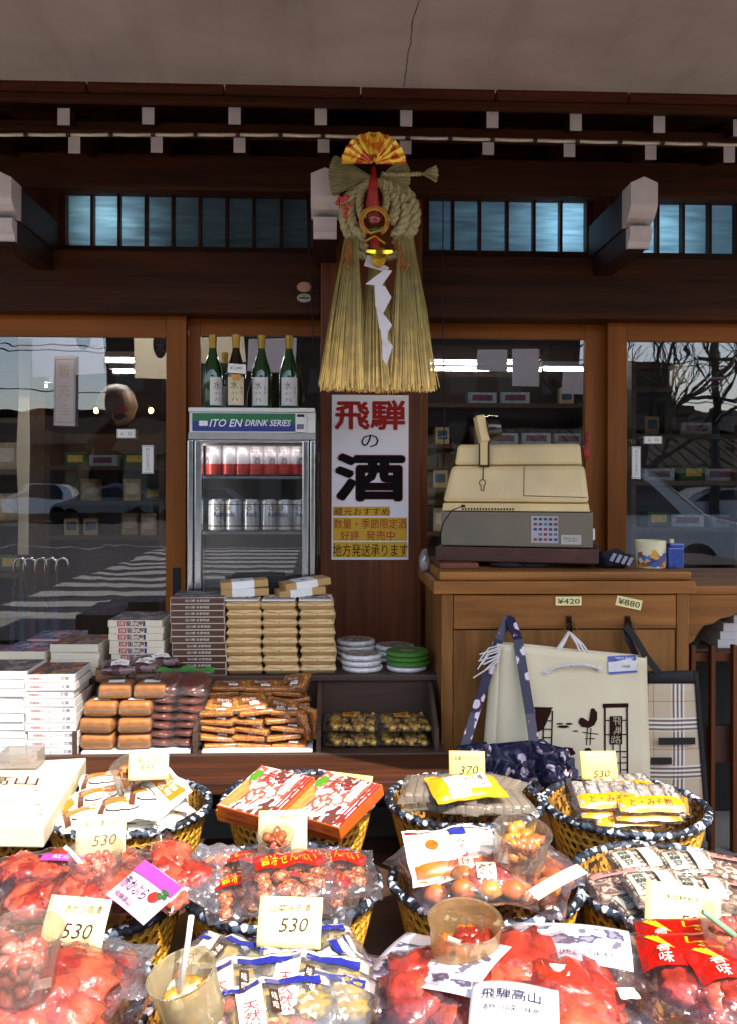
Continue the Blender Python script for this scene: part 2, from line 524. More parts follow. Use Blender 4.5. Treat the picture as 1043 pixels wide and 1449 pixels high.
def car(label, xc, yc, length, height, col, face=1, van=False):
    t = thing('van' if van else 'parked_car', label, 'van' if van else 'car', (xc, yc, 0), (0, 0, 0 if face > 0 else math.pi), None)
    L, H, Wd = length, height, .82
    if van:
        body = [(-L/2, .35), (L/2 - .1, .35), (L/2, .55), (L/2 - .05, .85), (L/2 - .75, 1.02), (L/2 - 1.55, H - .12), (L/2 - 2.0, H), (-L/2 + .35, H), (-L/2 + .08, H - .15), (-L/2, 1.0)]
    else:
        body = [(-L/2, .35), (L/2 - .05, .35), (L/2, .6), (L/2 - .15, .82), (L/2 - 1.0, .98), (L/2 - 1.75, H - .06), (L/2 - 2.1, H), (-L/2 + .7, H - .03), (-L/2 + .18, H - .45), (-L/2, .95)]
    bm = bmesh.new()
    for sgn in (-1, 1): pass
    n = len(body)
    vs = []
    for y, k in ((-Wd, .0), (-Wd + .06, 1), (Wd - .06, 1), (Wd, 0)):
        for (x, z) in body:
            inw = .16 * max(0, (z - .95)) / max(.1, H - .95) if k == 0 else 0
            vs.append(bm.verts.new((x * (1 if k else .985), y - math.copysign(inw + (0 if k else 0), y), z)))
    for a in range(3):
        for i in range(n):
            bm.faces.new([vs[a * n + i], vs[a * n + (i + 1) % n], vs[(a + 1) * n + (i + 1) % n], vs[(a + 1) * n + i]])
    bm.faces.new(vs[:n][::-1]); bm.faces.new(vs[3 * n:])
    bmesh.ops.recalc_face_normals(bm, faces=bm.faces)
    mb = MB(); bm.verts.index_update()
    mb.add([v.co.copy() for v in bm.verts], [tuple(v.index for v in f.verts) for f in bm.faces]); bm.free()
    mb.build('body', solid('car_paint_' + col, col, .25, coat=1), t, local=True, bevel=.05, smooth=40)
    gl = solid('car_glass', '#14181b', .05)
    for sgn in (-1, 1):
        w = MB()
        zt = H - .13
        if van: q = [(-L/2 + .25, 1.02), (L/2 - 1.1, 1.02), (L/2 - 1.75, zt), (-L/2 + .4, zt)]
        else: q = [(-L/2 + .45, .98), (L/2 - 1.35, .98), (L/2 - 1.95, zt), (-L/2 + .85, zt)]
        inw = lambda z: .16 * max(0, (z - .95)) / max(.1, H - .95)
        w.add([(x, sgn * (Wd + .012 - inw(z)), z) for x, z in q], [(0, 1, 2, 3) if sgn < 0 else (3, 2, 1, 0)])
        w.build('side_window', gl, t, local=True)
    for sx in (-1, 1):
        for sy in (-1, 1):
            M = Matrix.Translation((sx * L * .31, sy * (Wd - .1), .31)) @ Matrix.Rotation(R(90), 4, 'X')
            w = MB(); w.lathe([(.2, -.1), (.29, -.1), (.31, -.06), (.31, .06), (.29, .1), (.2, .1)], 24, M=M)
            wo = w.build('wheel', RUBBER, t, local=True)
            r = MB(); r.lathe([(.0, -.085), (.2, -.085), (.2, .085), (.0, .085)], 16, M=M)
            r.build('rim', CHROME, wo, local=True)
    for sy in (-1, 1):
        h = MB(); h.box(L/2 - .06, L/2 + .015, sy * .55 - .16, sy * .55 + .16, .62, .76); h.build('headlight', solid('lamp_lens', '#e8e8e8', .1), t, local=True)
        h = MB(); h.box(-L/2 - .012, -L/2 + .05, sy * .64 - .08, sy * .64 + .08, .75, 1.0); h.build('tail_light', solid('tail_lens', '#9c1512', .15), t, local=True)
    return t
vx = (X(1075, 13.2) + X(640, 13.2)) / 2
car('white van parked across the road, mirrored in the right glass door', vx - .2, 7.6 - 13.6, 4.5, 1.78, '#d5d6da', 1, True)
car('small white hatchback parked far off, mirrored in the left glass door', X(50, 36) , 7.6 - 36, 3.7, 1.5, '#e4e4e6', -1)
car('dark grey car parked beside the far white hatchback', X(155, 36), 7.6 - 36, 4.0, 1.45, '#35383c', -1)
car('blue grey car parked in the middle of the far row', X(290, 38), 7.6 - 37, 4.0, 1.45, '#5d6874', -1)
car('silver car parked beyond the white van', X(1040, 25), 7.6 - 27, 4.2, 1.45, '#b4b7bb', -1)
car('black car parked behind the rear of the white van', X(880, 28), 7.6 - 29, 4.2, 1.45, '#1c1d20', 1)

# bare tree + utility pole (mirrored in the right door)
def bare_tree(label, x, y, h, seed):
    r = random.Random(seed)
    t = thing('bare_tree', label, 'tree', (x, y, 0))
    bark = mat('grey_bark', '#3a322c', .9, .2, 12)
    mb = MB(); mb.tube([(x, y, 0), (x + .05, y, h * .22), (x - .05, y, h * .42)], [.17, .14, .12], 8)
    mb.build('trunk', bark, t)
    br = MB()
    def grow(p, d, L, rad, lv):
        pts = [p]; q = p.copy(); dd = d.copy()
        for k in range(4):
            dd = (dd + V((r.uniform(-.2, .2), r.uniform(-.2, .2), r.uniform(-.05, .15)))).normalized()
            q = q + dd * L / 4; pts.append(q.copy())
        br.tube(pts, [rad * (1 - .14 * k) for k in range(5)], 5, cap=False)
        if lv == 0: return
        for k in range(4 if lv > 1 else 3):
            b = pts[1 + k % 4]
            nd = (dd + V((r.uniform(-1, 1), r.uniform(-.7, .7), r.uniform(-.2, .6)))).normalized()
            grow(b, nd, L * r.uniform(.55, .8), rad * .5, lv - 1)
    for k in range(5):
        a = k * 1.256 + r.random()
        grow(V((x, y, h * (.3 + .03 * k))), V((math.cos(a), math.sin(a) * .6, .75)).normalized(), h * .42, .075, 3)
    br.build('branches', bark, t)
tp = at(925, 600, 17)
bare_tree('bare leafless tree mirrored in the right glass door', tp.x - .3, 7.6 - 17, 5.4, 5)
pp = at(1010, 600, 26)
pl = thing('utility_pole', 'dark utility pole with crossarms across the road', 'pole', (pp.x, 7.6 - 26, 0))
m = MB(); m.lathe([(.16, 0), (.11, 5.9)], 10, (pp.x, 7.6 - 26, 0)); m.build('pole', solid('pole_grey', '#4a4744', .8), pl)
m = MB(); m.box(pp.x - .7, pp.x + .7, 7.6 - 26.05, 7.6 - 25.95, 4.0, 4.12); m.box(pp.x - .5, pp.x + .5, 7.6 - 26.05, 7.6 - 25.95, 5.2, 5.3); m.build('crossarm', solid('pole_grey', '#4a4744', .8), pl)
for k, z in enumerate((4.2, 5.35, 5.5)):
    m = MB(); m.tube([(pp.x + t_ * 4, 7.6 - 26, z + .012 * (t_ ** 2) - .3) for t_ in range(-8, 9)], .018, 4)
    tag(m.build('power_line', BLACK, origin=(pp.x, 7.6 - 26, z)), ['lowest', 'middle', 'highest'][k] + ' black power line strung from the utility pole', 'cable', 'power lines over the road')

# =================================================================== the shopfront
shop = thing('shop_building', 'traditional dark timber shopfront with white painted rafter ends and glass sliding doors', 'building', (0, 3.8, 0))
XL, XR = -3.2, 3.4
def sp(mb, name, mats, parent=None, **k): return mb.build(name, mats, parent or shop, **k)
Yg = 3.80
# pillar
m = MB(); m.cbox(X(453, 3.58), X(597, 3.58), 3.58, 3.98, SF, Z(262, 3.58), .006); sp(m, 'pillar', WPOST)
# lintel beam
m = MB(); m.cbox(XL, X(453, 3.6) - .001, 3.66, 3.92, Z(445, 3.66), Z(358, 3.66), .006)
m.cbox(X(597, 3.6) + .001, XR, 3.66, 3.92, Z(448, 3.66), Z(360, 3.66), .006)
sp(m, 'lintel_beam', WD)
# upper beam
m = MB(); m.cbox(XL, XR, 3.46, 3.53, Z(272, 3.46), Z(222, 3.46), .006); sp(m, 'upper_beam', WD)
m = MB(); m.box(XL, XR, 3.74, 3.9, Z(279, 3.74), Z(222, 3.46) + .45); sp(m, 'upper_wall', WD)
# clerestory window frames
zb, zt_ = Z(355, 3.76), Z(279, 3.74) - .001
def clerestory(px0, px1, munt, label):
    f = MB(); xa, xb = X(px0, 3.74), X(px1, 3.74)
    fr = .03
    f.box(xa, xb, 3.73, 3.79, zb - .05, zb); f.box(xa, xa + fr, 3.73, 3.79, zb, zt_); f.box(xb - fr, xb, 3.73, 3.79, zb, zt_)
    for p in munt: f.box(X(p, 3.74) - .006, X(p, 3.74) + .006, 3.735, 3.775, zb, zt_)
    o = sp(f, 'clerestory_window', WDz)
    g = MB(); g.box(xa + fr, xb - fr, 3.777, 3.781, zb, zt_); g.build('frosted_pane', FROST, o)
m_, nt_, n_, l_, b_ = newmat('frosted_pane')
b_.inputs['Base Color'].default_value = (.22, .28, .30, 1); b_.inputs['Roughness'].default_value = .3
tl_ = n_.new('ShaderNodeBsdfTranslucent'); tl_.inputs[0].default_value = (.5, .7, .8, 1)
ms_ = n_.new('ShaderNodeMixShader'); ms_.inputs[0].default_value = .8
mp_ = coords(n_, l_, (3, 3, 30)); ns_ = n_.new('ShaderNodeTexNoise'); ns_.inputs['Scale'].default_value = 2
l_.new(mp_.outputs[0], ns_.inputs[0]); rp_ = ramp(n_, [(.3, (.34, .42, .48)), (.7, (.56, .70, .76))]); l_.new(ns_.outputs[0], rp_.inputs[0]); l_.new(rp_.outputs[0], tl_.inputs[0])
l_.new(b_.outputs[0], ms_.inputs[1]); l_.new(tl_.outputs[0], ms_.inputs[2]); l_.new(ms_.outputs[0], n_['Material Output'].inputs[0])
FROST = m_
clerestory(-40, 33, [-5], '')
clerestory(82, 452, [129, 167, 206, 244, 282, 320, 358, 397, 436], '')
clerestory(596, 838, [640, 678, 717, 755, 793], '')
clerestory(862, 1120, [930, 966, 1004, 1042], '')
for a, b in ((35, 80), (840, 860)): m = MB(); m.cbox(X(a, 3.7), X(b, 3.7), 3.70, 3.9, zb - .05, zt_, .004); sp(m, 'clerestory_post', WDz)
# strip between clerestory and lintel
m = MB(); m.box(XL, XR, 3.735, 3.9, Z(358, 3.66) + .001, zb - .051); sp(m, 'sill_strip', WD)
# sliding doors
def sdoor(px0, px1, pyt, pyg, wl, wr, Y, zbot=.14, handle=None):
    xa, xb = X(px0, Y), X(px1, Y)
    xl, xr = X(px0 + wl, Y), X(px1 - wr, Y)
    zt, zg = Z(pyt, Y, px0), Z(pyg, Y, px0)
    f = MB()
    f.cbox(xa, xl, Y, Y + .036, zbot, zt, .003, 1)
    f.cbox(xr, xb, Y, Y + .036, zbot, zt, .003, 1)
    f.cbox(xl + .0005, xr - .0005, Y + .001, Y + .035, zg, zt, .003, 0)
    f.cbox(xl + .0005, xr - .0005, Y + .001, Y + .035, zbot, zbot + .11, .003, 0)
    o = sp(f, 'sliding_door', [WFx, WFz])
    g = MB(); g.box(xl + .001, xr - .001, Y + .016, Y + .02, zbot + .11, zg); g.build('glass_pane', GLASS, o)
    if handle:
        h = MB(); hx0, hx1, hz0, hz1 = X(handle[0], Y), X(handle[1], Y), Z(handle[3], Y), Z(handle[2], Y)
        h.cbox(hx0, hx1, Y - .004, Y + .001, hz0, hz1, .001, 0); h.box(hx0 + .008, hx1 - .008, Y - .0045, Y - .0035, hz0 + .01, hz1 - .01, 1)
        h.build('handle', [DARK, BLACK], o)
    return o
sdoor(-220, 263, 441, 473, 25, 28, 3.74, handle=(245, 256, 803, 846))
sdoor(266, 470, 444, 474, 17, 12, 3.79)
sdoor(580, 857, 448, 478, 25, 29, 3.79)
sdoor(860, 1150, 450, 482, 27, 25, 3.74)
m = MB(); m.cbox(XL, XR, 3.70, 3.9, SF, .139, .003); sp(m, 'threshold', WD)

# rafters: two rows of white ended rafters, a bearer between them, deep roof boards above
def rafters(name, pxs, pyt, pyb, Y, wpx, back, slope=.30):
    for px, pt, pb in zip(pxs, pyt, pyb):
        xc = X(px, Y, pt); w = wpx * Y / FPX / 2
        z1, z0 = at(px, pt, Y).z, at(px, pb, Y).z
        mb = MB()
        dz = (back - Y) * slope
        vs = [(xc - w, Y, z0), (xc + w, Y, z0), (xc + w, Y, z1), (xc - w, Y, z1), (xc - w, back, z0 + dz), (xc + w, back, z0 + dz), (xc + w, back, z1 + dz), (xc - w, back, z1 + dz)]
        mb.add(vs, [(0, 1, 2, 3)], 1)
        mb.add(vs, [(0, 4, 5, 1), (1, 5, 6, 2), (2, 6, 7, 3), (3, 7, 4, 0), (7, 6, 5, 4)], 0)
        mb.build('rafter', [WDy, WHITEP], shop)
bx = [-12, 105, 222, 339, 458, 574, 691, 806, 921, 1032]
rafters('low', bx, [193, 193, 193, 193, 193, 195, 196, 199, 202, 206], [217, 217, 216, 216, 216, 218, 219, 222, 226, 230], 3.24, 16.5, 3.75)
tx = [-28, 90, 210, 332, 454, 575, 697, 815, 933, 1046]
rafters('top', tx, [153, 153, 152, 152, 153, 156, 157, 161, 164, 169], [177, 177, 176, 176, 177, 179, 181, 185, 188, 193], 3.13, 17, 3.75)
m = MB(); m.cbox(XL, XR, 3.20, 3.26, Z(192, 3.20), Z(178, 3.20), .003); sp(m, 'eave_bearer', WD)
m = MB()
z0 = Z(150, 3.10)
m.add([(XL, 3.10, z0 + .005), (XR, 3.10, z0 + .005), (XR, 3.8, z0 + .03 + .22), (XL, 3.8, z0 + .03 + .22), (XL, 3.10, z0 + .04), (XR, 3.10, z0 + .04), (XR, 3.8, z0 + .07 + .22), (XL, 3.8, z0 + .07 + .22)], CUBE_F)
sp(m, 'roof_boards', WD)
m = MB()
m.cbox(XL, XR, 3.07, 3.10, Z(150, 3.07), Z(139, 3.07), .004, 0)
for i in range(14):
    xa = XL + i * .47
    m.cbox(xa, xa + .465, 3.055 + .004 * rng.random(), 3.10, Z(138, 3.07), Z(125, 3.07), .005, 1)
sp(m, 'fascia_board', [WD, WROUGH])
# tie beams with white cusped ends
def bracket(pxl, pxr, pyt, pym, pyb, Yf):
    t = MB()
    xa, xb = X(pxl, Yf, pyt), X(pxr, Yf, pyt); xm = (xa + xb) / 2
    zt, zm, zb_ = at(pxl, pyt, Yf).z, at(pxl, pym, Yf).z, at(pxl, pyb, Yf).z
    h = zt - zm
    # upper nose (profile in y,z) swept along x with a peaked top
    prof = [(Yf, zt), (Yf, zm + h * .42), (Yf + .012, zm + h * .28), (Yf + .035, zm + h * .14), (Yf + .075, zm + h * .03), (Yf + .085, zm - .004)]
    def sweep(prof, xa, xb, ya, mi, peak=0, mb=t):
        n = len(prof)
        vs = [(xa, y, z) for y, z in prof] + [(xb, y, z) for y, z in prof]
        fs = [(i, i + n, i + 1 + n, i + 1) for i in range(n - 1)]
        mb.add(vs, fs, mi)
        z0 = prof[-1][1]; 
        # cheeks and top
        side = [(y, z) for y, z in prof] + [(ya, z0), (ya, prof[0][1])]
        k = len(side)
        for xs, fl in ((xa, 1), (xb, 0)):
            mb.add([(xs, y, z) for y, z in side], [tuple(range(k)) if fl else tuple(range(k))[::-1]], 2 if mi == 1 else 0)
        mb.add([(xa, prof[-1][0], z0), (xb, prof[-1][0], z0), (xb, ya, z0), (xa, ya, z0)], [(0, 1, 2, 3)], 0)
        if peak:
            zp = prof[0][1]
            mb.add([(xa, prof[0][0], zp), (xb, prof[0][0], zp), (xm, prof[0][0], zp + peak), (xa, ya, zp), (xb, ya, zp), (xm, ya, zp + peak)],
                   [(0, 1, 2), (0, 2, 5, 3), (1, 4, 5, 2)], mi)
    sweep(prof, xa, xb, Yf + .10, 1, .022)
    g_ = .008
    z1 = zm - .010; h2 = z1 - zb_
    prof2 = [(Yf + .03, z1), (Yf + .03, z1 - h2 * .45), (Yf + .045, z1 - h2 * .62), (Yf + .055, z1 - h2 * .68), (Yf + .058, z1 - h2 * .95), (Yf + .066, z1 - h2)]
    sweep(prof2, xa + g_, xb - g_, Yf + .08, 1)
    t.add([], [])
    # dark timber behind
    t.box(xa + .003, xb - .003, Yf + .10, 3.70, zm, zt - .002, 0)
    t.box(xa + g_ + .002, xb - g_ - .002, Yf + .08, 3.70, zb_ + .004, zm - .001, 0)
    t.build('tie_beam', [WDy, WHITEP, WHITEP], shop)
bracket(-22, 16, 250, 300, 334, 3.16)
bracket(440, 480, 245, 299, 331, 3.16)
bracket(893, 931, 258, 312, 345, 3.16)
# floor line wall behind display
# =================================================================== concrete canopy over the pavement
cz = Z(122, 3.05)
cn = thing('concrete_canopy', 'plain grey concrete canopy slab over the pavement with a hairline crack', 'canopy', (0, 3.05, cz))
m = MB(); m.prism([(-5, 3.05), (-5, 1.58), (.55, 1.52), (1.1, 1.15), (5, 1.15), (5, 3.05)], cz, cz + .25, 'z'); m.build('slab', CONC, cn, bevel=.01)  # unseen front edge, stepped so its shadow reaches further out at the right
ck = MB()
rr = random.Random(3)
pts = []
x = X(571, 3.05, 120)
y = 3.045
while y > 2.2:
    pts.append((x, y)); y -= .02 + rr.random() * .02; x += rr.uniform(-.004, .004)
for (xa, ya), (xb, yb) in zip(pts, pts[1:]):
    w = .0009 + .0005 * rr.random()
    ck.add([(xa - w, ya, cz - .001), (xa + w, ya, cz - .001), (xb + w, yb, cz - .001), (xb - w, yb, cz - .001)], [(0, 1, 2, 3)])
ck.build('crack', solid('crack_dark', '#2b2523', .9), cn)
m = MB()
for xs in (-4.9, 4.7):
    m.cbox(xs, xs + .2, 1.65, 1.85, SF, cz, .01)
m.build('canopy_post', CONC, cn)

# rope light along the eave
rl = thing('rope_light', 'unlit clear rope light clipped along the eave bearer', 'light strip', at(10, 190, 3.15))
segs = 19
for i in range(segs):
    p0 = -20 + i * 60; p1 = p0 + 54
    if p1 > 1100: break
    yy = lambda p: 190.5 + (2.0 if p > 450 else 0) * 0 + max(0, (p - 380)) * .0215
    a, b = at(p0, yy(p0), 3.15), at(p1, yy(p1), 3.15)
    t = MB(); t.tube([a, (a + b) / 2 + V((0, 0, -.0015)), b], .0062, 8)
    t.build('tube', mat('clear_tube_plastic', '#cfc6b4', .2, .1, 60, coat=.6), rl, smooth=True)
    c = MB(); c.tube([b, b + V((.015, 0, 0))], .0078, 8)
    if i % 2: c.tube([b + V((.006, -.006, 0)), b + V((.009, -.009, 0))], .003, 6, 1)
    c.build('clip', [BLACK, INKR], rl)
# hanging cables
def cable(label, pts, r=.0022):
    m = MB(); m.tube(pts, r, 6)
    return tag(m.build('power_cable', RUBBER, origin=pts[0], smooth=True), label, 'cable', 'black cables hanging down the shopfront')
cable('black cable hanging beside the brown pillar above the bottles', [at(434, 275, 3.60), at(436, 330, 3.6), at(439, 400, 3.6), at(443, 470, 3.6), at(446, 505, 3.57), at(452, 540, 3.57), at(450, 575, 3.56)])
cable('black cable hanging down right of the straw wreath', [at(627, 278, 3.6), at(627, 330, 3.6), at(625, 400, 3.6), at(626, 450, 3.62), at(628, 520, 3.7), at(629, 600, 3.7), at(627, 660, 3.7)])

# round stickers on the lintel
def disc(px, py, rx, rz, Y, mats, txt, label):
    c = at(px, py, Y - .002); m = MB()
    n = 28
    m.add([c + V((rx * math.cos(2 * math.pi * i / n), 0, rz * math.sin(2 * math.pi * i / n))) for i in range(n)], [tuple(range(n))], 0)
    if txt:
        m.add([c + V((-.021, -.0006, -.004)), c + V((.021, -.0006, -.004)), c + V((.021, -.0006, .004)), c + V((-.021, -.0006, .004))], [(0, 1, 2, 3)], 1)
        m.text(txt, lambda a, b: c + V((a, -.0012, b)), .036, .005, 0)
        m.text('*NHK', lambda a, b: c + V((a, -.0012, b + .011)), .02, .006, 1)
    tag(m.build('round_sticker', mats, origin=c), label, 'sticker')
disc(430.5, 406, .030, .021, 3.66, [mat('salmon_sticker', '#c9907a', .5), INK], '', 'plain salmon oval sticker on the dark lintel')
disc(430.5, 421.5, .030, .018, 3.66, [mat('grey_sticker', '#b9b3a6', .5), INK], 'JR 1234', 'small black and white oval sticker under the salmon one')

# clerestory lamps: lit fluorescent tubes behind the frosted panes
def area(px, py, Y, sx, sy, power, col):
    d = bpy.data.lights.new('fluorescent_light', 'AREA'); d.shape = 'RECTANGLE'; d.size = sx; d.size_y = sy; d.energy = power; d.color = col
    o = bpy.data.objects.new('fluorescent_light', d); o.location = at(px, py, Y); o.rotation_euler = (R(-90), 0, 0)   # faces the street
    COL.objects.link(o)
area(166, 325, 3.93, .10, .05, .26, (.66, .86, .92))
area(300, 345, 4.5, .9, .06, .14, (.66, .8, .9))
area(720, 350, 4.15, .75, .03, .38, (.55, .78, .92))
area(790, 335, 3.95, .12, .10, .42, (.55, .82, .95))
area(905, 350, 3.98, .10, .06, .42, (.55, .82, .95))
area(1010, 350, 4.15, .5, .04, .26, (.55, .78, .92))
# ceiling between doors zone and clerestory
m = MB(); zc_ = Z(358, 3.66) + .02; m.box(XL, XR, 3.92, 4.9, zc_, zc_ + .04); m.box(XL, XR, 4.9, 4.94, zc_, 3.0); m.box(XL, XR, 4.94, 9.6, 2.96, 3.0); struct(m.build('ceiling', mat('shop_ceiling', '#3f3128', .8)))
m = MB(); m.box(XL - .1, XR + .1, 9.6, 9.7, 0, 3.4); m.box(XL - .1, XL, 3.9, 9.6, 0, 3.4); m.box(XR, XR + .1, 3.9, 9.6, 0, 3.4); m.box(XL - .1, XR + .1, 3.9, 9.7, 3.4, 3.5); sp(m, 'outer_wall', mat('shop_inner_wall', '#4a3526', .8))
# =================================================================== shop interior seen through the glass
tube_m = emis('lit_tube', '#f4fbff', 16)
def ceiling_lamp(px0, px1, py, Y, label):
    a, b = at(px0, py, Y), at(px1, py, Y)
    t = thing('ceiling_lamp', label, 'lamp', (a + b) / 2, group='fluorescent lamps inside the shop')
    m = MB(); m.box(a.x - .03, b.x + .03, Y - .05, Y + .05, a.z + .025, a.z + .07); m.build('lamp_housing', mat('lamp_white', '#c9c9c9', .5), t)
    m = MB(); m.tube([a, V((b.x, Y, a.z))], .010, 8); m.build('tube', tube_m, t)
ceiling_lamp(607, 690, 514, 7.2, 'front fluorescent lamp at the left, behind the middle glass door')
ceiling_lamp(712, 760, 514, 7.2, 'front fluorescent lamp at the centre of the middle glass door')
ceiling_lamp(770, 826, 523, 8.0, 'fluorescent lamp nearest the right stile of the middle door')
ceiling_lamp(610, 700, 523, 9.0, 'rear fluorescent lamp at the left, behind the middle glass door')
ceiling_lamp(705, 766, 524, 9.0, 'rear fluorescent lamp at the centre of the middle door')
ceiling_lamp(133, 190, 511, 7.0, 'front fluorescent lamp between the two cloth panels')
ceiling_lamp(160, 192, 526, 8.8, 'rear fluorescent lamp between the two cloth panels')
ceiling_lamp(26, 66, 546, 6.2, 'tilted fluorescent lamp at the far left behind the glass')
for px, py, s in ((136, 581, 'left'), (214, 581, 'right')):
    c = at(px, py, 6.5); m = MB(); m.blob(c, (.018, .018, .022), amp=0)
    tag(m.build('lamp_bulb', emis('lit_bulb_' + s, '#ffb45a', 14), origin=c, smooth=True), 'small lit warm bulb just ' + s + ' of the round paper lantern', 'bulb')

shelf_w = wood('shop_shelf_wood', '#33231a', '#5d432f', 0, .5)
good_cols = ['#7a2a22', '#b9a27c', '#2f4a6b', '#c9c2b0', '#3c5a34', '#8c5a26', '#d6cfc2', '#45302a', '#a3702c', '#612c4a', '#93a3ae', '#d0b34a']
GM = [mat('goods_' + c[1:], c, .45, .2, 30, coat=.2) for c in good_cols]
pb = []
for k in range(5):
    t = thing('product_box', 'product box', 'box')
    b = MB(); w, d, h = [(.12, .1, .16), (.16, .1, .1), (.09, .09, .22), (.2, .12, .08), (.1, .1, .12)][k]
    b.cbox(-w/2, w/2, -d/2, d/2, 0, h, .004)
    b.build('carton', GM[(k * 3 + 1) % 12], t, local=True)
    b = MB(); b.box(-w * .35, w * .35, -d/2 - .001, -d/2, h * .3, h * .8)
    b.build('label', GM[(k * 5 + 6) % 12], t, local=True)
    pb.append((t, w))
side_names = {}
def shelf_unit(px0, px1, Y, zs, top, label, where, dens=.8, seed=1):
    r = random.Random(seed)
    xa, xb = X(px0, Y), X(px1, Y)
    t = thing('shelf_unit', label, 'shelf', ((xa + xb) / 2, Y, SF))
    f = MB(); f.box(xa - .03, xa, Y, Y + .35, SF, top); f.box(xb, xb + .03, Y, Y + .35, SF, top); f.box(xa, xb, Y + .33, Y + .35, SF, top); f.build('side_frame', shelf_w, t)
    for si, z in enumerate(zs):
        s = MB(); s.box(xa, xb, Y + .001, Y + .33, z - .03, z); s.build('shelf_board', shelf_w, t)
        x = xa + .08; i = 0
        while x < xb - .1:
            p, w = pb[r.randrange(5)]
            if r.random() < dens:
                place(p, (x + w / 2, Y + .1 + r.random() * .05, z), r.uniform(-.25, .25), '%s box from the left, %s, %s' % (ORDX[i], ['lowest board', 'second board', 'third board', 'top board'][si], where), 'boxed goods on the shop shelves')
                i += 1
            x += w + .03
ORDX = ['first', 'second', 'third', 'fourth', 'fifth', 'sixth', 'seventh', 'eighth', 'ninth', 'tenth', 'eleventh', 'twelfth', 'thirteenth', 'fourteenth', 'fifteenth', 'sixteenth', 'seventeenth', 'eighteenth', 'nineteenth', 'twentieth']
shelf_unit(600, 826, 6.0, [1.1, 1.4, 1.7, 1.98], 2.2, 'wooden goods shelf inside behind the register', 'goods shelf behind the register', seed=2)
shelf_unit(900, 1040, 5.6, [1.15, 1.45, 1.75, 2.05], 2.3, 'wooden goods shelf inside behind the right glass door', 'goods shelf behind the right door', seed=3)
shelf_unit(-30, 28, 5.2, [.9, 1.2, 1.5, 1.8], 2.1, 'dark goods shelf inside at the far left', 'goods shelf at the far left', seed=4)
shelf_unit(70, 225, 6.4, [1.05, 1.3, 1.55], 1.8, 'wide goods shelf inside behind the left glass door', 'goods shelf behind the left door', seed=5)
# tables with small goods
def inner_cloth(name, poly, Y, m, label, cat, crest=None, thick=.002):
    pts = [at(x, y, Y) for x, y in poly]
    mb = MB()
    n = len(pts)
    mb.add(pts, [tuple(range(n))]); mb.add([p + V((0, thick, 0)) for p in pts], [tuple(range(n))[::-1]])
    if crest:
        c = at(crest[0], crest[1], Y - .002); rx, rz = crest[2] * Y / FPX, crest[3] * Y / FPX
        mb.add([c + V((rx * math.cos(k * math.pi / 12), 0, rz * math.sin(k * math.pi / 12))) for k in range(24)], [tuple(range(24))], 1)
        mb.text('栄', lambda a, b: c + V((a, -.002, b)), rx * 1.2, rz * 1.3, 0)
    return tag(mb.build(name, [m, mat('crest_blue', '#5b6070', .8)], origin=pts[0]), label, cat)
def translucent(m, k=.6, c=(.75, .72, .68)):
    nt = m.node_tree; n, l = nt.nodes, nt.links; t = n.new('ShaderNodeBsdfTranslucent'); t.inputs[0].default_value = (*c, 1); x = n.new('ShaderNodeMixShader'); x.inputs[0].default_value = k
    l.new(n['Principled BSDF'].outputs[0], x.inputs[1]); l.new(t.outputs[0], x.inputs[2]); l.new(x.outputs[0], n['Material Output'].inputs[0]); return m
cloth = translucent(mat('pale_curtain_cloth', '#b3ab9f', .9, .05, 8), .6, (.8, .76, .66))
clothg = translucent(mat('grey_curtain_cloth', '#8e8c93', .9, .05, 8), .6, (.55, .54, .6))
inner_cloth('shop_curtain', [(44, 468), (144, 468), (151, 528), (46, 534)], 4.25, clothg, 'grey white shop curtain with a round crest, left of the lamps', 'curtain', (118, 480, 10, 15))
inner_cloth('shop_curtain', [(190, 468), (240, 468), (240, 536), (191, 535)], 4.25, cloth, 'cream shop curtain with a dark crest beside the door stile', 'curtain', (227, 487, 10, 20))
inner_cloth('paper_strip', [(26, 470), (46, 470), (41, 545), (42, 640), (40, 720), (40, 785), (25, 785), (26, 720), (23, 640), (27, 550)], 4.12, cloth, 'long wavy cream paper strip hanging behind the left glass', 'paper strip')
inner_cloth('paper_sign', [(676, 495), (718, 495), (718, 526), (674, 524)], 4.0, clothg, 'small grey paper notice taped behind the middle door glass', 'notice')
inner_cloth('paper_sign', [(725, 494), (763, 494), (763, 547), (725, 546)], 4.0, clothg, 'tall grey paper notice taped behind the middle door glass', 'notice')
inner_cloth('paper_sign', [(797, 526), (826, 526), (826, 558), (795, 557)], 4.0, clothg, 'dim paper notice close to the right stile of the middle door', 'notice')
inner_cloth('paper_sign', [(285, 478), (345, 476), (348, 512), (285, 514)], 4.0, cloth, 'pale paper hung inside above the sake bottles at the left', 'notice')
inner_cloth('paper_sign', [(352, 480), (420, 478), (418, 528), (350, 525)], 4.0, clothg, 'grey paper hung inside above the sake bottles at the right', 'notice')
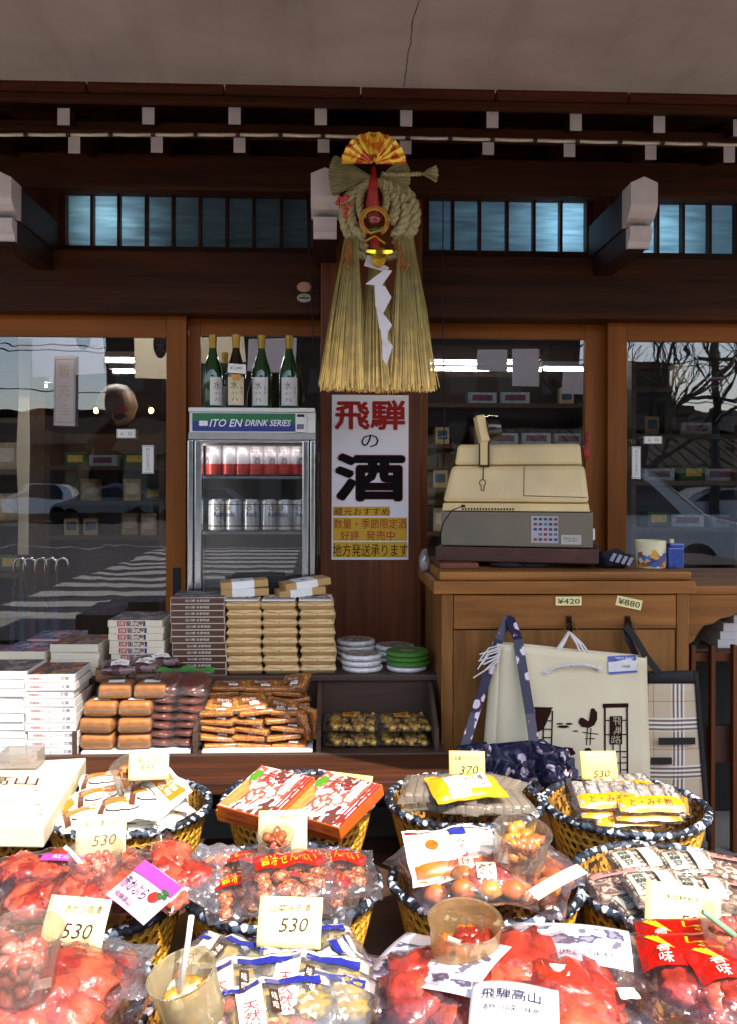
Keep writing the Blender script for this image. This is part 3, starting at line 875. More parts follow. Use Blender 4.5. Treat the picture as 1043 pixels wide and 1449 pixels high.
# vertical banner with faint gold letters
b0 = at(77, 504, 3.735)
m = MB(); p = [at(77, 504, 3.735), at(107, 503, 3.735), at(106, 603, 3.735), at(76, 602, 3.735)]
m.add(p, [(3, 2, 1, 0)]); 
c = sum(p, V()) / 4
q = [c + (v - c) * .9 for v in p]
for a in range(4):
    u, v = q[a], q[(a + 1) % 4]; d = (v - u).normalized() * .001; nn = V((-d.z, 0, d.x))
    m.add([u - nn + V((0, -.001, 0)), v - nn + V((0, -.001, 0)), v + nn + V((0, -.001, 0)), u + nn + V((0, -.001, 0))], [(0, 1, 2, 3)], 2)
for k, ch in enumerate('販売会'):
    cc = c + V((0, -.002, .08 - k * .08)); m.text(ch, lambda a, b, cc=cc: cc + V((a, 0, b)), .042, .05, 1)
tag(m.build('paper_banner', [translucent(mat('banner_white', '#c9bfc4', .8), .6, (.85, .8, .82)), mat('banner_gold', '#b7a183', .6), mat('banner_line', '#8c6a68', .6)], origin=b0), 'tall white paper banner with faint gold characters stuck on the left glass door', 'banner')
# round lantern
lc = at(166, 573, 4.6)
m = MB(); m.lathe([(.001, -.11), (.05, -.1), (.085, -.065), (.105, 0), (.085, .065), (.05, .1), (.001, .11)], 24, lc)
t = tag(m.build('round_lantern', patches('lantern_print', ['#8a6a45', '#4a2a20', '#a67c4c', '#3a2d2a', '#8c3028'], 14, .5, .1), origin=lc, smooth=True), 'round painted paper lantern with brown and red patches inside the left door', 'lantern')
# labels stuck on the glass
def stick(poly, Y, txts, label, border=None, cat='sticker', name='window_sticker', paper=None, dz=0):
    pts = [at(x, y, Y) for x, y in poly]; c = sum(pts, V()) / 4
    m = MB(); m.add(pts, [(3, 2, 1, 0)])
    if border is not None:
        q = [c + (v - c) * .93 for v in pts]
        for a in range(4):
            u, v = q[a], q[(a + 1) % 4]; d = (v - u).normalized() * .0007; nn = V((-d.z, 0, d.x))
            m.add([w_ + V((0, -.0006, 0)) for w_ in (u - nn, v - nn, v + nn, u + nn)], [(0, 1, 2, 3)], 1)
    for (s, dx, dzz, w, h) in txts:
        m.text(s, lambda a, b, dx=dx, dzz=dzz: c + V((a + dx, -.001, b + dzz)), w, h, 1)
    return tag(m.build(name, [paper or PAPER, INK], origin=c), label, cat)
s_ = 3.73
stick([(165, 607), (192, 607), (192, 620), (165, 620)], s_, [('入', -.018, 0, .016, .016), ('口', .016, 0, .014, .013)], 'small white entrance sign reading 入口 on the left glass door', 1)
stick([(201, 630), (218, 630), (218, 670), (201, 670)], s_, [('引|い|て|く|だ|さ|い', 0, 0, .016, .095)], 'narrow white vertical notice on the left glass door below the entrance sign', 1)
stick([(911, 617), (937, 617), (937, 628), (911, 628)], s_, [('入', -.016, 0, .014, .014), ('口', .016, 0, .012, .012)], 'small white entrance sign reading 入口 on the right glass door', 1)
stick([(894, 632), (907, 632), (907, 678), (894, 677)], s_, [('引|い|て|く|だ|さ|い', 0, 0, .011, .11)], 'narrow white vertical notice on the right glass door below the entrance sign', 1)
# umbrellas in a stand inside
us = at(48, 850, 4.3)
ut = thing('umbrella_stand', 'brown woven umbrella stand inside the left glass door', 'umbrella stand', (us.x, 4.3, SF))
m = MB()
m.lathe([(.15, SF), (.17, SF + .45), (.155, SF + .45), (.14, SF + .02)], 20, (us.x, 4.3, 0)); m.build('bin', mat('woven_brown', '#4d3420', .7, .3, 60, bump=.6), ut)
for k, px in enumerate((20, 34, 50, 64, 80)):
    a = at(px, 798, 4.3); bx_ = us.x + (k - 2) * .045
    t = thing('umbrella', ['first', 'second', 'third', 'fourth', 'fifth'][k] + ' umbrella from the left in the woven stand, with a chrome hooked handle', 'umbrella', (bx_, 4.3, SF + .06), group='umbrellas in the stand inside the door')
    m = MB(); m.tube([(bx_, 4.3, SF + .06), (bx_ + (a.x - bx_) * .5, 4.3, .55), (a.x, 4.3, a.z - .1)], [.008, .028, .012], 8); m.build('canopy', mat('umbrella_cloth_%d' % k, ['#2b2233', '#26323f', '#40222a', '#2d2d2d', '#3b2b48'][k], .6), t)
    m = MB(); m.tube([(a.x, 4.3, a.z - .1), (a.x, 4.3, a.z)] + [(a.x + .028 - .028 * math.cos(q * math.pi / 6), 4.3, a.z + .028 * math.sin(q * math.pi / 6)) for q in range(1, 7)] + [(a.x + .056, 4.3, a.z - .02)], .0065, 8)
    m.build('handle', CHROME, t, smooth=True)

for lx, ly, pw in ((-1.0, 5.6, 2.5), (.6, 5.2, 4), (1.4, 5.4, 1.5), (-.2, 5.0, 2)):  # fill lights added under the ceiling to brighten the shop interior
    d_ = bpy.data.lights.new('added_shop_fill', 'AREA'); d_.shape = 'RECTANGLE'; d_.size = 1.0; d_.size_y = .1; d_.energy = pw; d_.color = (.95, 1, .95)
    o_ = bpy.data.objects.new('added_shop_fill', d_); o_.location = (lx, ly, 2.9); o_.rotation_euler = (R(-25), 0, 0); COL.objects.link(o_)

for lx in (-1.1, -.2, 1.0):  # unseen fill lights added to light the curtains and papers from behind
    d_ = bpy.data.lights.new('added_curtain_fill', 'AREA'); d_.shape = 'RECTANGLE'; d_.size = .8; d_.size_y = .06; d_.energy = 4; d_.color = (1, .97, .92)
    o_ = bpy.data.objects.new('added_curtain_fill', d_); o_.location = (lx, 4.75, 2.36); o_.rotation_euler = (R(-35), 0, 0); COL.objects.link(o_)
# =================================================================== drinks fridge
Yf = 3.35
fx0, fx1 = X(265, Yf), X(447, Yf)
fz1, fz0 = Z(578, Yf), .775
fr = thing('drinks_fridge', 'small glass fronted drinks fridge with a green and blue header panel', 'fridge', ((fx0 + fx1) / 2, 3.5, fz0))
WHP = mat('white_enamel', '#d6d6d2', .35, .04, 10, coat=.3)
m = MB()
yb_ = 3.70; th = .022
m.box(fx0 + .008, fx0 + th, Yf + .05, yb_, fz0, fz1 - .02); m.box(fx1 - th, fx1 - .008, Yf + .05, yb_, fz0, fz1 - .02)
m.box(fx0 + .0085, fx1 - .0085, yb_ - .02, yb_ - .001, fz0 + .001, fz1 - .021); m.box(fx0 + .009, fx1 - .009, Yf + .051, yb_ - .021, fz0 + .002, fz0 + .06)
m.build('body', WHP, fr)
inn = solid('fridge_liner', '#3c3d40', .5)
m = MB(); m.box(fx0 + th + .001, fx1 - th - .001, yb_ - .03, yb_ - .022, fz0 + .06, Z(622, Yf)); m.build('liner', inn, fr)
m = MB(); m.cbox(fx0 + .004, fx1 - .004, Yf - .006, yb_ + .005, Z(584, Yf), fz1, .004); m.build('lid', WHP, fr)
# header panel with diagonal green/blue print
hz1, hz0 = Z(584.5, Yf), Z(613, Yf)
hx0, hx1 = X(268, Yf), X(446, Yf)
HG, HB = mat('header_green', '#1f6b3e', .3, .03, 5, coat=.5), mat('header_blue', '#26327c', .3, .03, 5, coat=.5)
h = MB(); h.box(hx0, hx1, Yf + .002, Yf + .05, hz0, hz1, 2)
yq = Yf - .0005
ax, bx_ = X(272, Yf), X(428, Yf)
h.box(ax, bx_, yq, Yf + .0015, hz0 + .005, hz1 - .004, 1)
h.add([(ax, yq - .001, (hz0 + hz1) / 2 + .004), (bx_, yq - .001, (hz0 + hz1) / 2 - .004), (bx_, yq - .001, hz1 - .004), (ax, yq - .001, hz1 - .004)], [(0, 1, 2, 3)], 0)
WHL = solid('white_lettering', '#dfe0e4', .4)
def ttx(mb, s, px0, px1, py0, py1, Y, mi, dy=.002, slant=0, bold=.028):
    a, b = at((px0 + px1) / 2, (py0 + py1) / 2, Y), None
    w = (px1 - px0) * Y / FPX; hh = (py1 - py0) * Y / FPX
    if s[0] == '*' and not s.isascii():
        e = hh * bold; w -= 2 * e; hh -= 2 * e
        for k, (ex, ez) in enumerate(((0, 0), (e, 0), (-e, 0), (0, e), (0, -e), (e * .7, e * .7), (-e * .7, e * .7), (e * .7, -e * .7), (-e * .7, -e * .7))):
            mb.text(s, lambda p, q: V((a.x + p + ex, Y - dy - .00004 * k, a.z + q + ez)), w, hh, mi)
        return
    mb.text(s, lambda p, q: V((a.x + p + q * slant, Y - dy, a.z + q)), w, hh, mi)
ttx(h, '*ITO EN', 298, 342, 593, 604, Yf, 3, slant=.25)
ttx(h, '*DRINK SERIES', 348, 411, 594, 603, Yf, 3, slant=.25)
cc = at(288, 599, Yf)
for k in range(4):
    a_ = R(45 + 90 * k); c1 = cc + V((.0105 * math.cos(a_), -.002, .0062 * math.sin(a_)))
    h.add([c1 + V((.0098 * math.cos(t * math.pi / 7) , -.0002 * k, .006 * math.sin(t * math.pi / 7))) for t in range(14)], [tuple(range(14))], 3)
h.build('header_panel', [HG, HB, WHP, WHL], fr)
m = MB(); lx0, lx1 = X(418, Yf), X(433, Yf)
m.cbox(lx0, lx1, Yf - .008, Yf - .0015, Z(612, Yf), Z(585, Yf), .001, 0); m.cbox(lx0 + .006, lx1 - .006, Yf - .011, Yf - .008, Z(591, Yf), Z(587, Yf), .0005, 1); m.box(lx0 + .006, lx1 - .008, Yf - .010, Yf - .008, Z(608, Yf), Z(601, Yf), 2)
m.build('lock_plate', [WHP, DARK, CHROME], fr)
m = MB(); m.cbox(fx0 + .004, fx1 - .002, Yf - .004, Yf + .05, Z(623, Yf), hz0 - .001, .003); m.build('trim_bar', mat('grey_trim', '#9b9a94', .4), fr)
# door
dz1, dz0 = Z(624, Yf), fz0 + .02
m = MB()
for a, b in ((266, 274), (276, 286), (428, 437), (439, 446)):
    m.cbox(X(a, Yf), X(b, Yf), Yf - .012, Yf + .03, dz0, dz1, .004)
m.cbox(X(286, Yf), X(428, Yf), Yf - .008, Yf + .03, dz0, dz0 + .03, .003); m.cbox(X(286, Yf), X(428, Yf), Yf - .008, Yf + .03, dz1 - .008, dz1, .003)
dr = m.build('door', CHROME, fr)
m = MB(); m.box(X(286, Yf), X(428, Yf), Yf + .002, Yf + .006, dz0 + .03, dz1 - .008); m.build('glass', glass_pane('fridge_glass', .03, (.95, .95, .95), .003, .02), dr)
for a in (274, 437):
    m = MB(); m.box(X(a, Yf), X(a + 2, Yf), Yf - .004, Yf + .03, dz0, dz1); m.build('gasket', BLACK, dr)
m = MB(); m.box(fx0 + .04, fx1 - .04, Yf + .045, Yf + .06, dz1 - .018, dz1 - .009); m.build('added_lamp_cover', mat('lamp_cover', '#d8d8d8', .4), fr)  # unseen cover, added along with the fridge fill lights
d_ = bpy.data.lights.new('added_fridge_side_fill', 'AREA'); d_.shape = 'RECTANGLE'; d_.size = .012; d_.size_y = .6; d_.energy = .22; d_.color = (1, .98, .97)  # upright fill light added behind the door stile to brighten the cans
o_ = bpy.data.objects.new('added_fridge_side_fill', d_); o_.location = (fx0 + .034, Yf + .036, (dz0 + dz1) / 2 + .08); o_.rotation_euler = V((.75, .65, 0)).to_track_quat('-Z', 'Y').to_euler(); COL.objects.link(o_)
for z_l in (dz1 - .022,):
    d_ = bpy.data.lights.new('added_fridge_top_fill', 'AREA'); d_.shape = 'RECTANGLE'; d_.size = .38; d_.size_y = .012; d_.energy = .07; d_.color = (1, .97, .95)  # unseen fill light added below the header to brighten the cans
    o_ = bpy.data.objects.new('added_fridge_top_fill', d_); o_.location = ((fx0 + fx1) / 2, Yf + .045, z_l); o_.rotation_euler = (R(28), 0, 0); COL.objects.link(o_)
shz = []
for py in (674, 751):
    z = Z(py, 3.45); shz.append(z)
    m = MB()
    m.box(fx0 + th + .004, fx1 - th - .004, 3.40, 3.405, z - .012, z - .001)
    for k in range(26):
        x = fx0 + th + .01 + k * (fx1 - fx0 - 2 * th - .02) / 25
        m.box(x - .0012, x + .0012, 3.405, 3.66, z - .004, z - .001)
    m.build('wire_shelf', mat('shelf_wire', '#77787a', .35, metal=1), fr)
# cans
def can_proto(kind):
    t = thing('drink_can', 'can', 'can')
    r, hgt = .0325, .121
    b = MB()
    mi = [0, 0, 1, 1, 0, 0] if kind == 'red' else [0] * 6
    b.lathe([(.024, 0), (r, .006), (r, .045), (r, .046), (r, .112), (.027, .119)], 28, mi=[0, 1, 1, 2, 2] if kind == 'red' else 0)
    def wrap(a, q): th_ = -math.pi / 2 + a / r; return V((math.cos(th_) * (r + .0006), math.sin(th_) * (r + .0006), q))
    if kind == 'red':
        b.text('*KIRIN|BREW', lambda a, q: wrap(a, q + .098), .040, .016, 3)
        b.text('酒', lambda a, q: wrap(a, q + .060), .028, .03, 3)
        ms = [solid('can_rim', '#8a8a8c', .35, metal=.8), mat('can_red', '#b23a34', .3, .05, metal=.3), mat('can_white', '#c9c3c6', .3, .05, metal=.2), solid('can_print', '#5a1f2c', .4)]
    else:
        b.text('*Asahi', lambda a, q: wrap(a - .004, q + .065), .045, .02, 3)
        b.lathe([(r + .0003, .016), (r + .0003, .022)], 28, mi=1, caps=False)
        b.lathe([(r + .0003, .100), (r + .0003, .104)], 28, mi=1, caps=False)
        q0 = [wrap(.012 * math.cos(k * math.pi / 8) - .012, .088 + .009 * math.sin(k * math.pi / 8)) for k in range(16)]
        b.add([V((p.x * 1.01, p.y * 1.01, p.z)) for p in q0], [tuple(range(16))], 2)
        ms = [mat('can_silver', '#c9c9c8', .3, .08, metal=.45), mat('can_line', '#6f6f72', .3, metal=.6), mat('can_gold', '#b5912f', .3, metal=.4), solid('can_navy', '#1d2340', .4)]
    b.build('body', ms, t, local=True, smooth=50)
    b = MB(); b.lathe([(.027, .118), (.0275, .121), (.025, .121), (.0245, .117), (0, .117)], 24, caps=False); b.box(-.006, .006, -.014, .006, .1175, .119); b.build('lid', CHROME, t, local=True, smooth=40)
    return t
cr, cs = can_proto('red'), can_proto('silver')
for i, (px, rz) in enumerate(((303, -.9), (326, 1.9), (344, -1.5), (363, .1), (383, .15), (403, -.1), (421, .3))):
    place(cr, (X(px, 3.45), 3.45, shz[0]), rz, '%s red and white can from the left on the upper fridge shelf' % ORDX[i], 'cans in the drinks fridge')
for i, (px, rz) in enumerate(((307, .5), (331, -.4), (356, .2), (381, .7), (404, -.2), (425, .3))):
    place(cs, (X(px, 3.45), 3.45, shz[1]), rz, '%s silver beer can from the left on the lower fridge shelf' % ORDX[i], 'cans in the drinks fridge')

# sake bottles on the fridge
def bottle(kind):
    t = thing('sake_bottle', 'bottle', 'bottle')
    r = .0375; H = .287
    gm = MATS.get('bottle_' + kind) or solid('bottle_' + kind, '#0e3d1c' if kind == 'green' else '#1c0d08', .06, coat=1)
    b = MB(); b.lathe([(.030, 0), (r, .006), (r, .135), (r * .93, .155), (.022, .195), (.0145, .225), (.0135, .262)], 28); b.build('glass_body', gm, t, local=True, smooth=True)
    b = MB(); b.lathe([(.0142, .222), (.0146, .262), (.0160, .265), (.0160, .284), (.013, H)], 20); b.build('cap', solid('cap_gold_foil', '#a8873a', .35, metal=.8), t, local=True, smooth=40)
    def wrap(a, q): th_ = -math.pi / 2 + a / r; return V((math.cos(th_) * (r + .0012), math.sin(th_) * (r + .0012), q))
    b = MB()
    b.grid(lambda u, v: wrap((u - .5) * .066, .012 + v * .108), 12, 2)
    b.text('水', lambda a, q: wrap(a - .006, q + .088) * 1.004, .026, .032, 1)
    b.text('芸', lambda a, q: wrap(a - .004, q + .045) * 1.004, .026, .036, 1)
    b.text('純|米', lambda a, q: wrap(a + .021, q + .07) * 1.004, .006, .03, 1)
    b.build('label', [mat('label_paper', '#d4cfcc', .6, .03), INK] if kind == 'green' else [mat('label_cream', '#d9c9a2', .6), INK], t, local=True)
    return t
bg_, bb_ = bottle('green'), bottle('brown')
for px, rz, lb in ((301, .75, 'green glass sake bottle at the left end of the fridge top, label turned aside'), (370, -.12, 'green glass sake bottle third from the left on the fridge'), (409, .1, 'green glass sake bottle at the right end of the fridge top')):
    place(bg_, (X(px, 3.42, 570), 3.42, fz1), rz, lb, 'sake bottles on the fridge')
place(bb_, (X(334, 3.41, 570), 3.41, fz1), .1, 'dark brown sake bottle with a cream label and a price tag round its neck', 'sake bottles on the fridge')
sb = dup(bg_); sb.location = (X(318, 3.53), 3.53, fz1); sb.scale = (.8, .8, .82); sb['label'] = 'smaller green bottle standing behind, between the first and brown bottles'
c = at(334, 521, 3.36)
m = MB(); 
p = [at(323, 514, 3.36), at(348, 516, 3.36), at(348, 529, 3.36), at(322, 527, 3.36)]
m.add(p, [(3, 2, 1, 0)]); m.text('¥1,200', lambda a, b: c + V((a, -.001, b)), .045, .012, 1)
m.add([at(328, 529, 3.362), at(341, 530, 3.362), at(340, 537, 3.362), at(328, 536, 3.362)], [(3, 2, 1, 0)], 2)
m.tube([at(330, 514, 3.362), at(334, 500, 3.41), at(343, 515, 3.362)], .0008, 4, 1)
tag(m.build('price_tag', [PAPER, INKB, mat('tag_orange', '#d08a2a', .6)], origin=c), 'white handwritten price tag hung on the brown bottle', 'price tag')

# =================================================================== poster on the pillar
Yp = 3.576
pc = at(523, 675, Yp)
po = thing('wall_poster', 'tall white poster with large red and black Japanese lettering on the pillar', 'poster', pc)
m = MB()
px0, px1 = X(469.5, Yp, 675), X(578, Yp, 675)
pz1, pz0 = Z(559, Yp, 523), Z(792, Yp, 523)
m.grid(lambda u, v: V((px0 + (px1 - px0) * u, Yp - .0012 * math.sin(math.pi * u) - .0008 * math.sin(7 * v), pz0 + (pz1 - pz0) * v)), 8, 12)
m.build('sheet', mat('poster_paper', '#efe9eb', .6, .02, 6), po)
yb2 = Yp - .0028
YE = mat('poster_yellow', '#d9a51c', .55, .03)
for (a, b, c_, d) in ((471.5, 552, 717, 730), (471.5, 576, 732.5, 765), (471.5, 576, 767, 788.5)):
    m = MB(); m.add([(X(a, Yp), yb2, Z(d, Yp)), (X(b, Yp), yb2, Z(d, Yp)), (X(b, Yp), yb2, Z(c_, Yp)), (X(a, Yp), yb2, Z(c_, Yp))], [(0, 1, 2, 3)])
    m.build('yellow_band', YE, po)
def pt(s, a, b, c_, d, mm, nm='lettering'):
    m = MB(); ttx(m, s, a, b, c_, d, Yp, 0, dy=.0036); m.build(nm, mm, po)
PR, PK = solid('poster_red', '#a1201c', .6, spec=.2), solid('poster_black', '#0c0507', .6, spec=.1)
pt('*飛騨', 473.5, 573.5, 566, 608.5, PR)
pt('の', 511, 536, 615, 633, PK)
m = MB(); ttx(m, '*酒', 474, 573, 642, 709, Yp, 0, dy=.0040, bold=.045); ttx(m, '*酒', 473, 574, 641, 710, Yp, 1, dy=.0034, bold=.05); m.build('lettering', [PK, PR], po)
pt('蔵元おすすめ', 473, 551, 718.5, 729.5, PK)
pt('数量・季節限定酒', 472.5, 575.5, 734, 748, PR)
pt('好評', 482, 508, 751, 764.5, PR); pt('発売中', 518, 558.5, 751, 764.5, PR)
pt('地方発送承ります', 471, 577, 769.5, 787.5, PK)

# =================================================================== wooden counter cabinet, right
Yc = 2.95
CB = 2.95
cb = thing('counter_cabinet', 'worn brown wooden counter cabinet with hooks below its top', 'cabinet', (X(800, Yc), 3.2, SF))
cx0, cx1 = X(625, Yc, 900), X(975, Yc, 900)
ct = Z(822, Yc, 800); cbk = 3.5
m = MB(); m.cbox(X(613, Yc, 830), X(983, Yc, 830), Yc - .012, cbk, Z(840, Yc, 800), ct, .004)
m.cbox(X(622, Yc, 812) , X(980, Yc, 812), Yc + .004, cbk - .001, ct + .0005, Z(809, Yc, 800), .008)
m.build('top', WCABx, cb)
m = MB()
m.cbox(cx0, X(641, Yc, 900), Yc, Yc + .05, SF, Z(841, Yc, 800), .003, 1); m.cbox(X(958, Yc, 900), cx1, Yc, Yc + .05, SF, Z(841, Yc, 800), .003, 1)
m.cbox(cx0, cx0 + .02, Yc + .051, cbk - .01, SF, Z(841, Yc, 800), .002, 1); m.cbox(cx1 - .02, cx1, Yc + .051, cbk - .01, SF, Z(841, Yc, 800), .002, 1)
m.box(cx0 + .021, cx1 - .021, cbk - .03, cbk - .011, SF, Z(841, Yc, 800), 1)
m.build('frame', [WCABx, WCABz], cb)
m = MB(); m.cbox(X(642, Yc, 900), X(957, Yc, 900), Yc + .003, Yc + .03, Z(890, Yc, 800), Z(842, Yc, 800), .002); m.build('drawer_front', WCABx, cb)
m = MB(); m.cbox(X(642, Yc, 900), X(957, Yc, 900), Yc + .008, Yc + .03, SF, Z(892, Yc, 800), .002); m.build('front_panel', WCABz, cb)
for px in (720, 805, 888):
    c = at(px, 884, Yc)
    m = MB(); m.cbox(c.x - .009, c.x + .009, Yc - .006, Yc + .003, c.z - .012, c.z + .03, .002, 0)
    m.tube([(c.x, Yc - .006, c.z + .02), (c.x, Yc - .03, c.z + .012), (c.x, Yc - .038, c.z - .004), (c.x, Yc - .03, c.z - .016), (c.x, Yc - .02, c.z - .018)], .005, 8, 0)
    n_ = 18
    hk = m.build('hook', solid('bronze_hook', '#2c1c14', .4, metal=.6), cb)
    if px != 720:
        m = MB(); m.tube([(c.x + .020 * math.sin(2 * math.pi * k / n_), Yc - .022, c.z - .012 + .020 * math.cos(2 * math.pi * k / n_)) for k in range(n_ + 1)], .0018, 5, cap=False); m.build('ring', solid('brass_ring', '#8c7446', .3, metal=1), hk)
CREAM = mat('cream_card', '#e9dc9c', .6, .04, 12)
def flat_card(px, py, w, h, rot, Y, s, label, tw=.85, thh=.6):
    c = at(px, py, Y - .002); ca, sa = math.cos(rot), math.sin(rot)
    m = MB()
    m.add([c + V((x * ca - z * sa, -.0006 + .002 * (x > 0) * -1, x * sa + z * ca)) for x, z in ((-w/2, -h/2), (w/2, -h/2), (w/2, h/2), (-w/2, h/2))], [(0, 1, 2, 3)])
    m.text(s, lambda a, b: c + V((a * ca - b * sa, -.0036, a * sa + b * ca)), w * tw, h * thh, 1)
    return tag(m.build('price_label', [CREAM, INKB], origin=c), label, 'price tag')
flat_card(804.5, 850.5, .088, .030, 0, Yc, '¥420', 'cream price label reading ¥420 on the cabinet drawer front')
flat_card(890, 853, .088, .034, R(-12), Yc + .003, '¥880', 'tilted cream price label reading ¥880 on the cabinet drawer front')

# side counter further right
Ys = 3.0
sc = thing('side_counter', 'lower worn wooden counter with a curved apron, right of the cabinet', 'counter', (X(1040, Ys), 3.3, SF))
m = MB(); zt = Z(829, Ys, 1010)
m.cbox(cx1 + .012, 1.9, Ys, 3.68, zt - .03, zt, .006); m.build('top', WCABx, sc)
m = MB()
z_ = lambda py: Z(py, Ys, 1010)
poly = [(X(977, Ys), z_(842)), (X(977, Ys), z_(912)), (X(984, Ys), z_(908)), (X(990, Ys), z_(897)), (X(998, Ys), z_(886)), (X(1012, Ys), z_(883)), (X(1022, Ys), z_(876)), (X(1036, Ys), z_(873)), (X(1060, Ys), z_(862)), (X(1100, Ys), z_(855)), (X(1140, Ys), z_(853)), (X(1140, Ys), z_(842))]
m.prism(poly, Ys + .012, Ys + .03, 'y'); m.build('apron', WCABx, sc)
m = MB(); m.box(cx1 + .012, 1.9, Ys + .15, Ys + .5, Z(918, 3.15, 1010) - .02, Z(918, 3.15, 1010)); m.build('shelf', WTRAY, sc)
m = MB()
m.cbox(1.82, 1.88, Ys + .05, Ys + .11, SF, zt - .031, .003); m.build('leg', WCABz, sc)
wb = thing('white_carton', 'carton', 'box')
m = MB(); m.cbox(-.13, .13, -.08, .08, 0, .030, .002, 0); m.text('*ZEN|STONE', lambda a, b: V((a + .07, -.0812, b + .017)), .05, .010, 1); m.build('carton', [mat('white_carton', '#d5cfcc', .6), INKBL], wb, local=True)
zb2 = Z(918, 3.15, 1010)
for i in range(4):
    place(wb, (X(1062 + (3 - i) * -3 + (10 if i == 3 else 0), 3.24), 3.24, zb2 + i * .0305), R(rng.uniform(-2, 2)), '%s white carton in the pile under the side counter' % ['bottom', 'second lowest', 'third lowest', 'top'][i], 'white cartons under the side counter')
RAILW = wood('railing_wood', '#4a240e', '#7a431c', 2, .5, 7, spec=.25)
rw = thing('wooden_railing', 'low brown wooden railing under the side counter', 'railing', (X(1010, 3.1), 3.1, SF))
m = MB(); m.cbox(X(977, 3.08), 1.9, 3.08, 3.11, Z(936, 3.08, 1010), Z(924, 3.08, 1010), .002); m.build('rail', RAILW, rw)
for px in (979, 1007, 1038, 1070):
    m = MB(); m.cbox(X(px - 3, 3.07), X(px + 3, 3.07), 3.05, 3.078, SF, Z(912, 3.07, 1010), .002); m.build('baluster', RAILW, rw)
m = MB(); m.box(X(977, 3.4), 2.2, 3.45, 3.47, SF, Z(918, 3.45, 1010)); m.build('added_dark_backing', DARK, rw)  # added dark sheet, keeps the gaps behind the railing dark
m = MB(); m.cbox(X(977, 3.085), 1.9, 3.085, 3.11, Z(1080, 3.08, 1010), Z(1028, 3.08, 1010), .002); m.build('lower_panel', wood('dark_red_panel', '#3a1c12', '#54301c', 0, .6), rw)

# =================================================================== cash register on its board
RG = R(-16)
rc = at(728, 770, 3.2)
zbd = Z(797, 3.06, 728)
ztop = Z(809, Yc, 800)
bm_ = Matrix.Translation((at(737, 790, 3.2).x, 3.24, 0)) @ Matrix.Rotation(RG, 4, 'Z')
bd = thing('wooden_board', 'dark wooden board carrying the cash register', 'board', bm_.to_translation() + V((0, 0, zbd)))
bl = thing('wooden_block', 'short reddish wooden block under the left end of the board', 'block', (X(650, 3.06), 3.15, ztop))
m = MB(); m.cbox(X(623, 3.06), X(678, 3.06), 3.06, 3.40, ztop + .0005, zbd - .0005, .003); m.build('block', wood('red_block_wood', '#5d2d17', '#7c4021', 0, .5), bl)
zb3 = Z(776, 3.06, 728)
m = MB(); m.cbox(-.285, .285, -.155, .17, zbd, zb3, .004, 0, bm_); m.build('plank', wood('register_board_wood', '#38180e', '#5c2c19', 0, .55, 10), bd)
rg = thing('cash_register', 'old yellowed beige cash register seen from behind, turned slightly left', 'cash register', bm_.to_translation() + V((0, 0, zb3)))
BEI = mat('yellowed_beige_plastic', '#dcc088', .45, .2, 3.5, bump=.15, bscale=500, bdist=.0004)
BRG = mat('brown_grey_plastic', '#6e6452', .5, .15, 4, bump=.15, bscale=500, bdist=.0004)
hD = Z(725, 3.07, 728) - zb3
m = MB(); m.cbox(-.265, .265, -.15, .17, zb3 + .004, zb3 + hD, .004, 0, bm_); dw = m.build('drawer_unit', BRG, rg)
yF = -.1515
m = MB()
stz = zb3 + hD * .52
m.add([bm_ @ V(p) for p in ((.055, yF, stz - .047), (.148, yF, stz - .047), (.148, yF, stz + .047), (.055, yF, stz + .047))], [(0, 1, 2, 3)])
st_ = m.build('card_sticker', mat('sticker_grey', '#a6a2a2', .5), dw)
cols_ = [solid('chip_%d' % i, c, .5) for i, c in enumerate(('#9c2f2c', '#27357a', '#6e2340', '#2c6ca0', '#38384a'))]
m = MB(); r_ = random.Random(2)
for i in range(5):
    for j in range(5):
        if r_.random() < .12: continue
        x = .063 + i * .0175; z = stz - .039 + j * .0178
        m.add([bm_ @ V(p) for p in ((x, yF - .001, z), (x + .012, yF - .001, z), (x + .012, yF - .001, z + .009), (x, yF - .001, z + .009))], [(0, 1, 2, 3)], r_.randrange(5))
m.build('card_logo', cols_, st_)
m = MB(); 
m.add([bm_ @ V(p) for p in ((.158, yF, zb3 + .015), (.226, yF, zb3 + .015), (.226, yF, zb3 + .048), (.158, yF, zb3 + .048))], [(0, 1, 2, 3)])
m.text('SERIAL No. 2040-1157|AC 100V 50/60Hz', lambda a, b: bm_ @ V((.192 + a, yF - .001, zb3 + .032 + b)), .056, .014, 1); m.build('rating_plate', [mat('plate_grey', '#b3aea2', .5), INK], dw)
# right face bits
m = MB(); m.add([bm_ @ V(p) for p in ((.2665, -.10, zb3 + hD - .04), (.2665, -.02, zb3 + hD - .04), (.2665, -.02, zb3 + hD - .012), (.2665, -.10, zb3 + hD - .012))], [(0, 1, 2, 3)]); m.cbox(.265, .272, -.13, -.118, zb3 + .03, zb3 + .07, .001, 0, bm_); m.build('side_label', PAPER, dw)
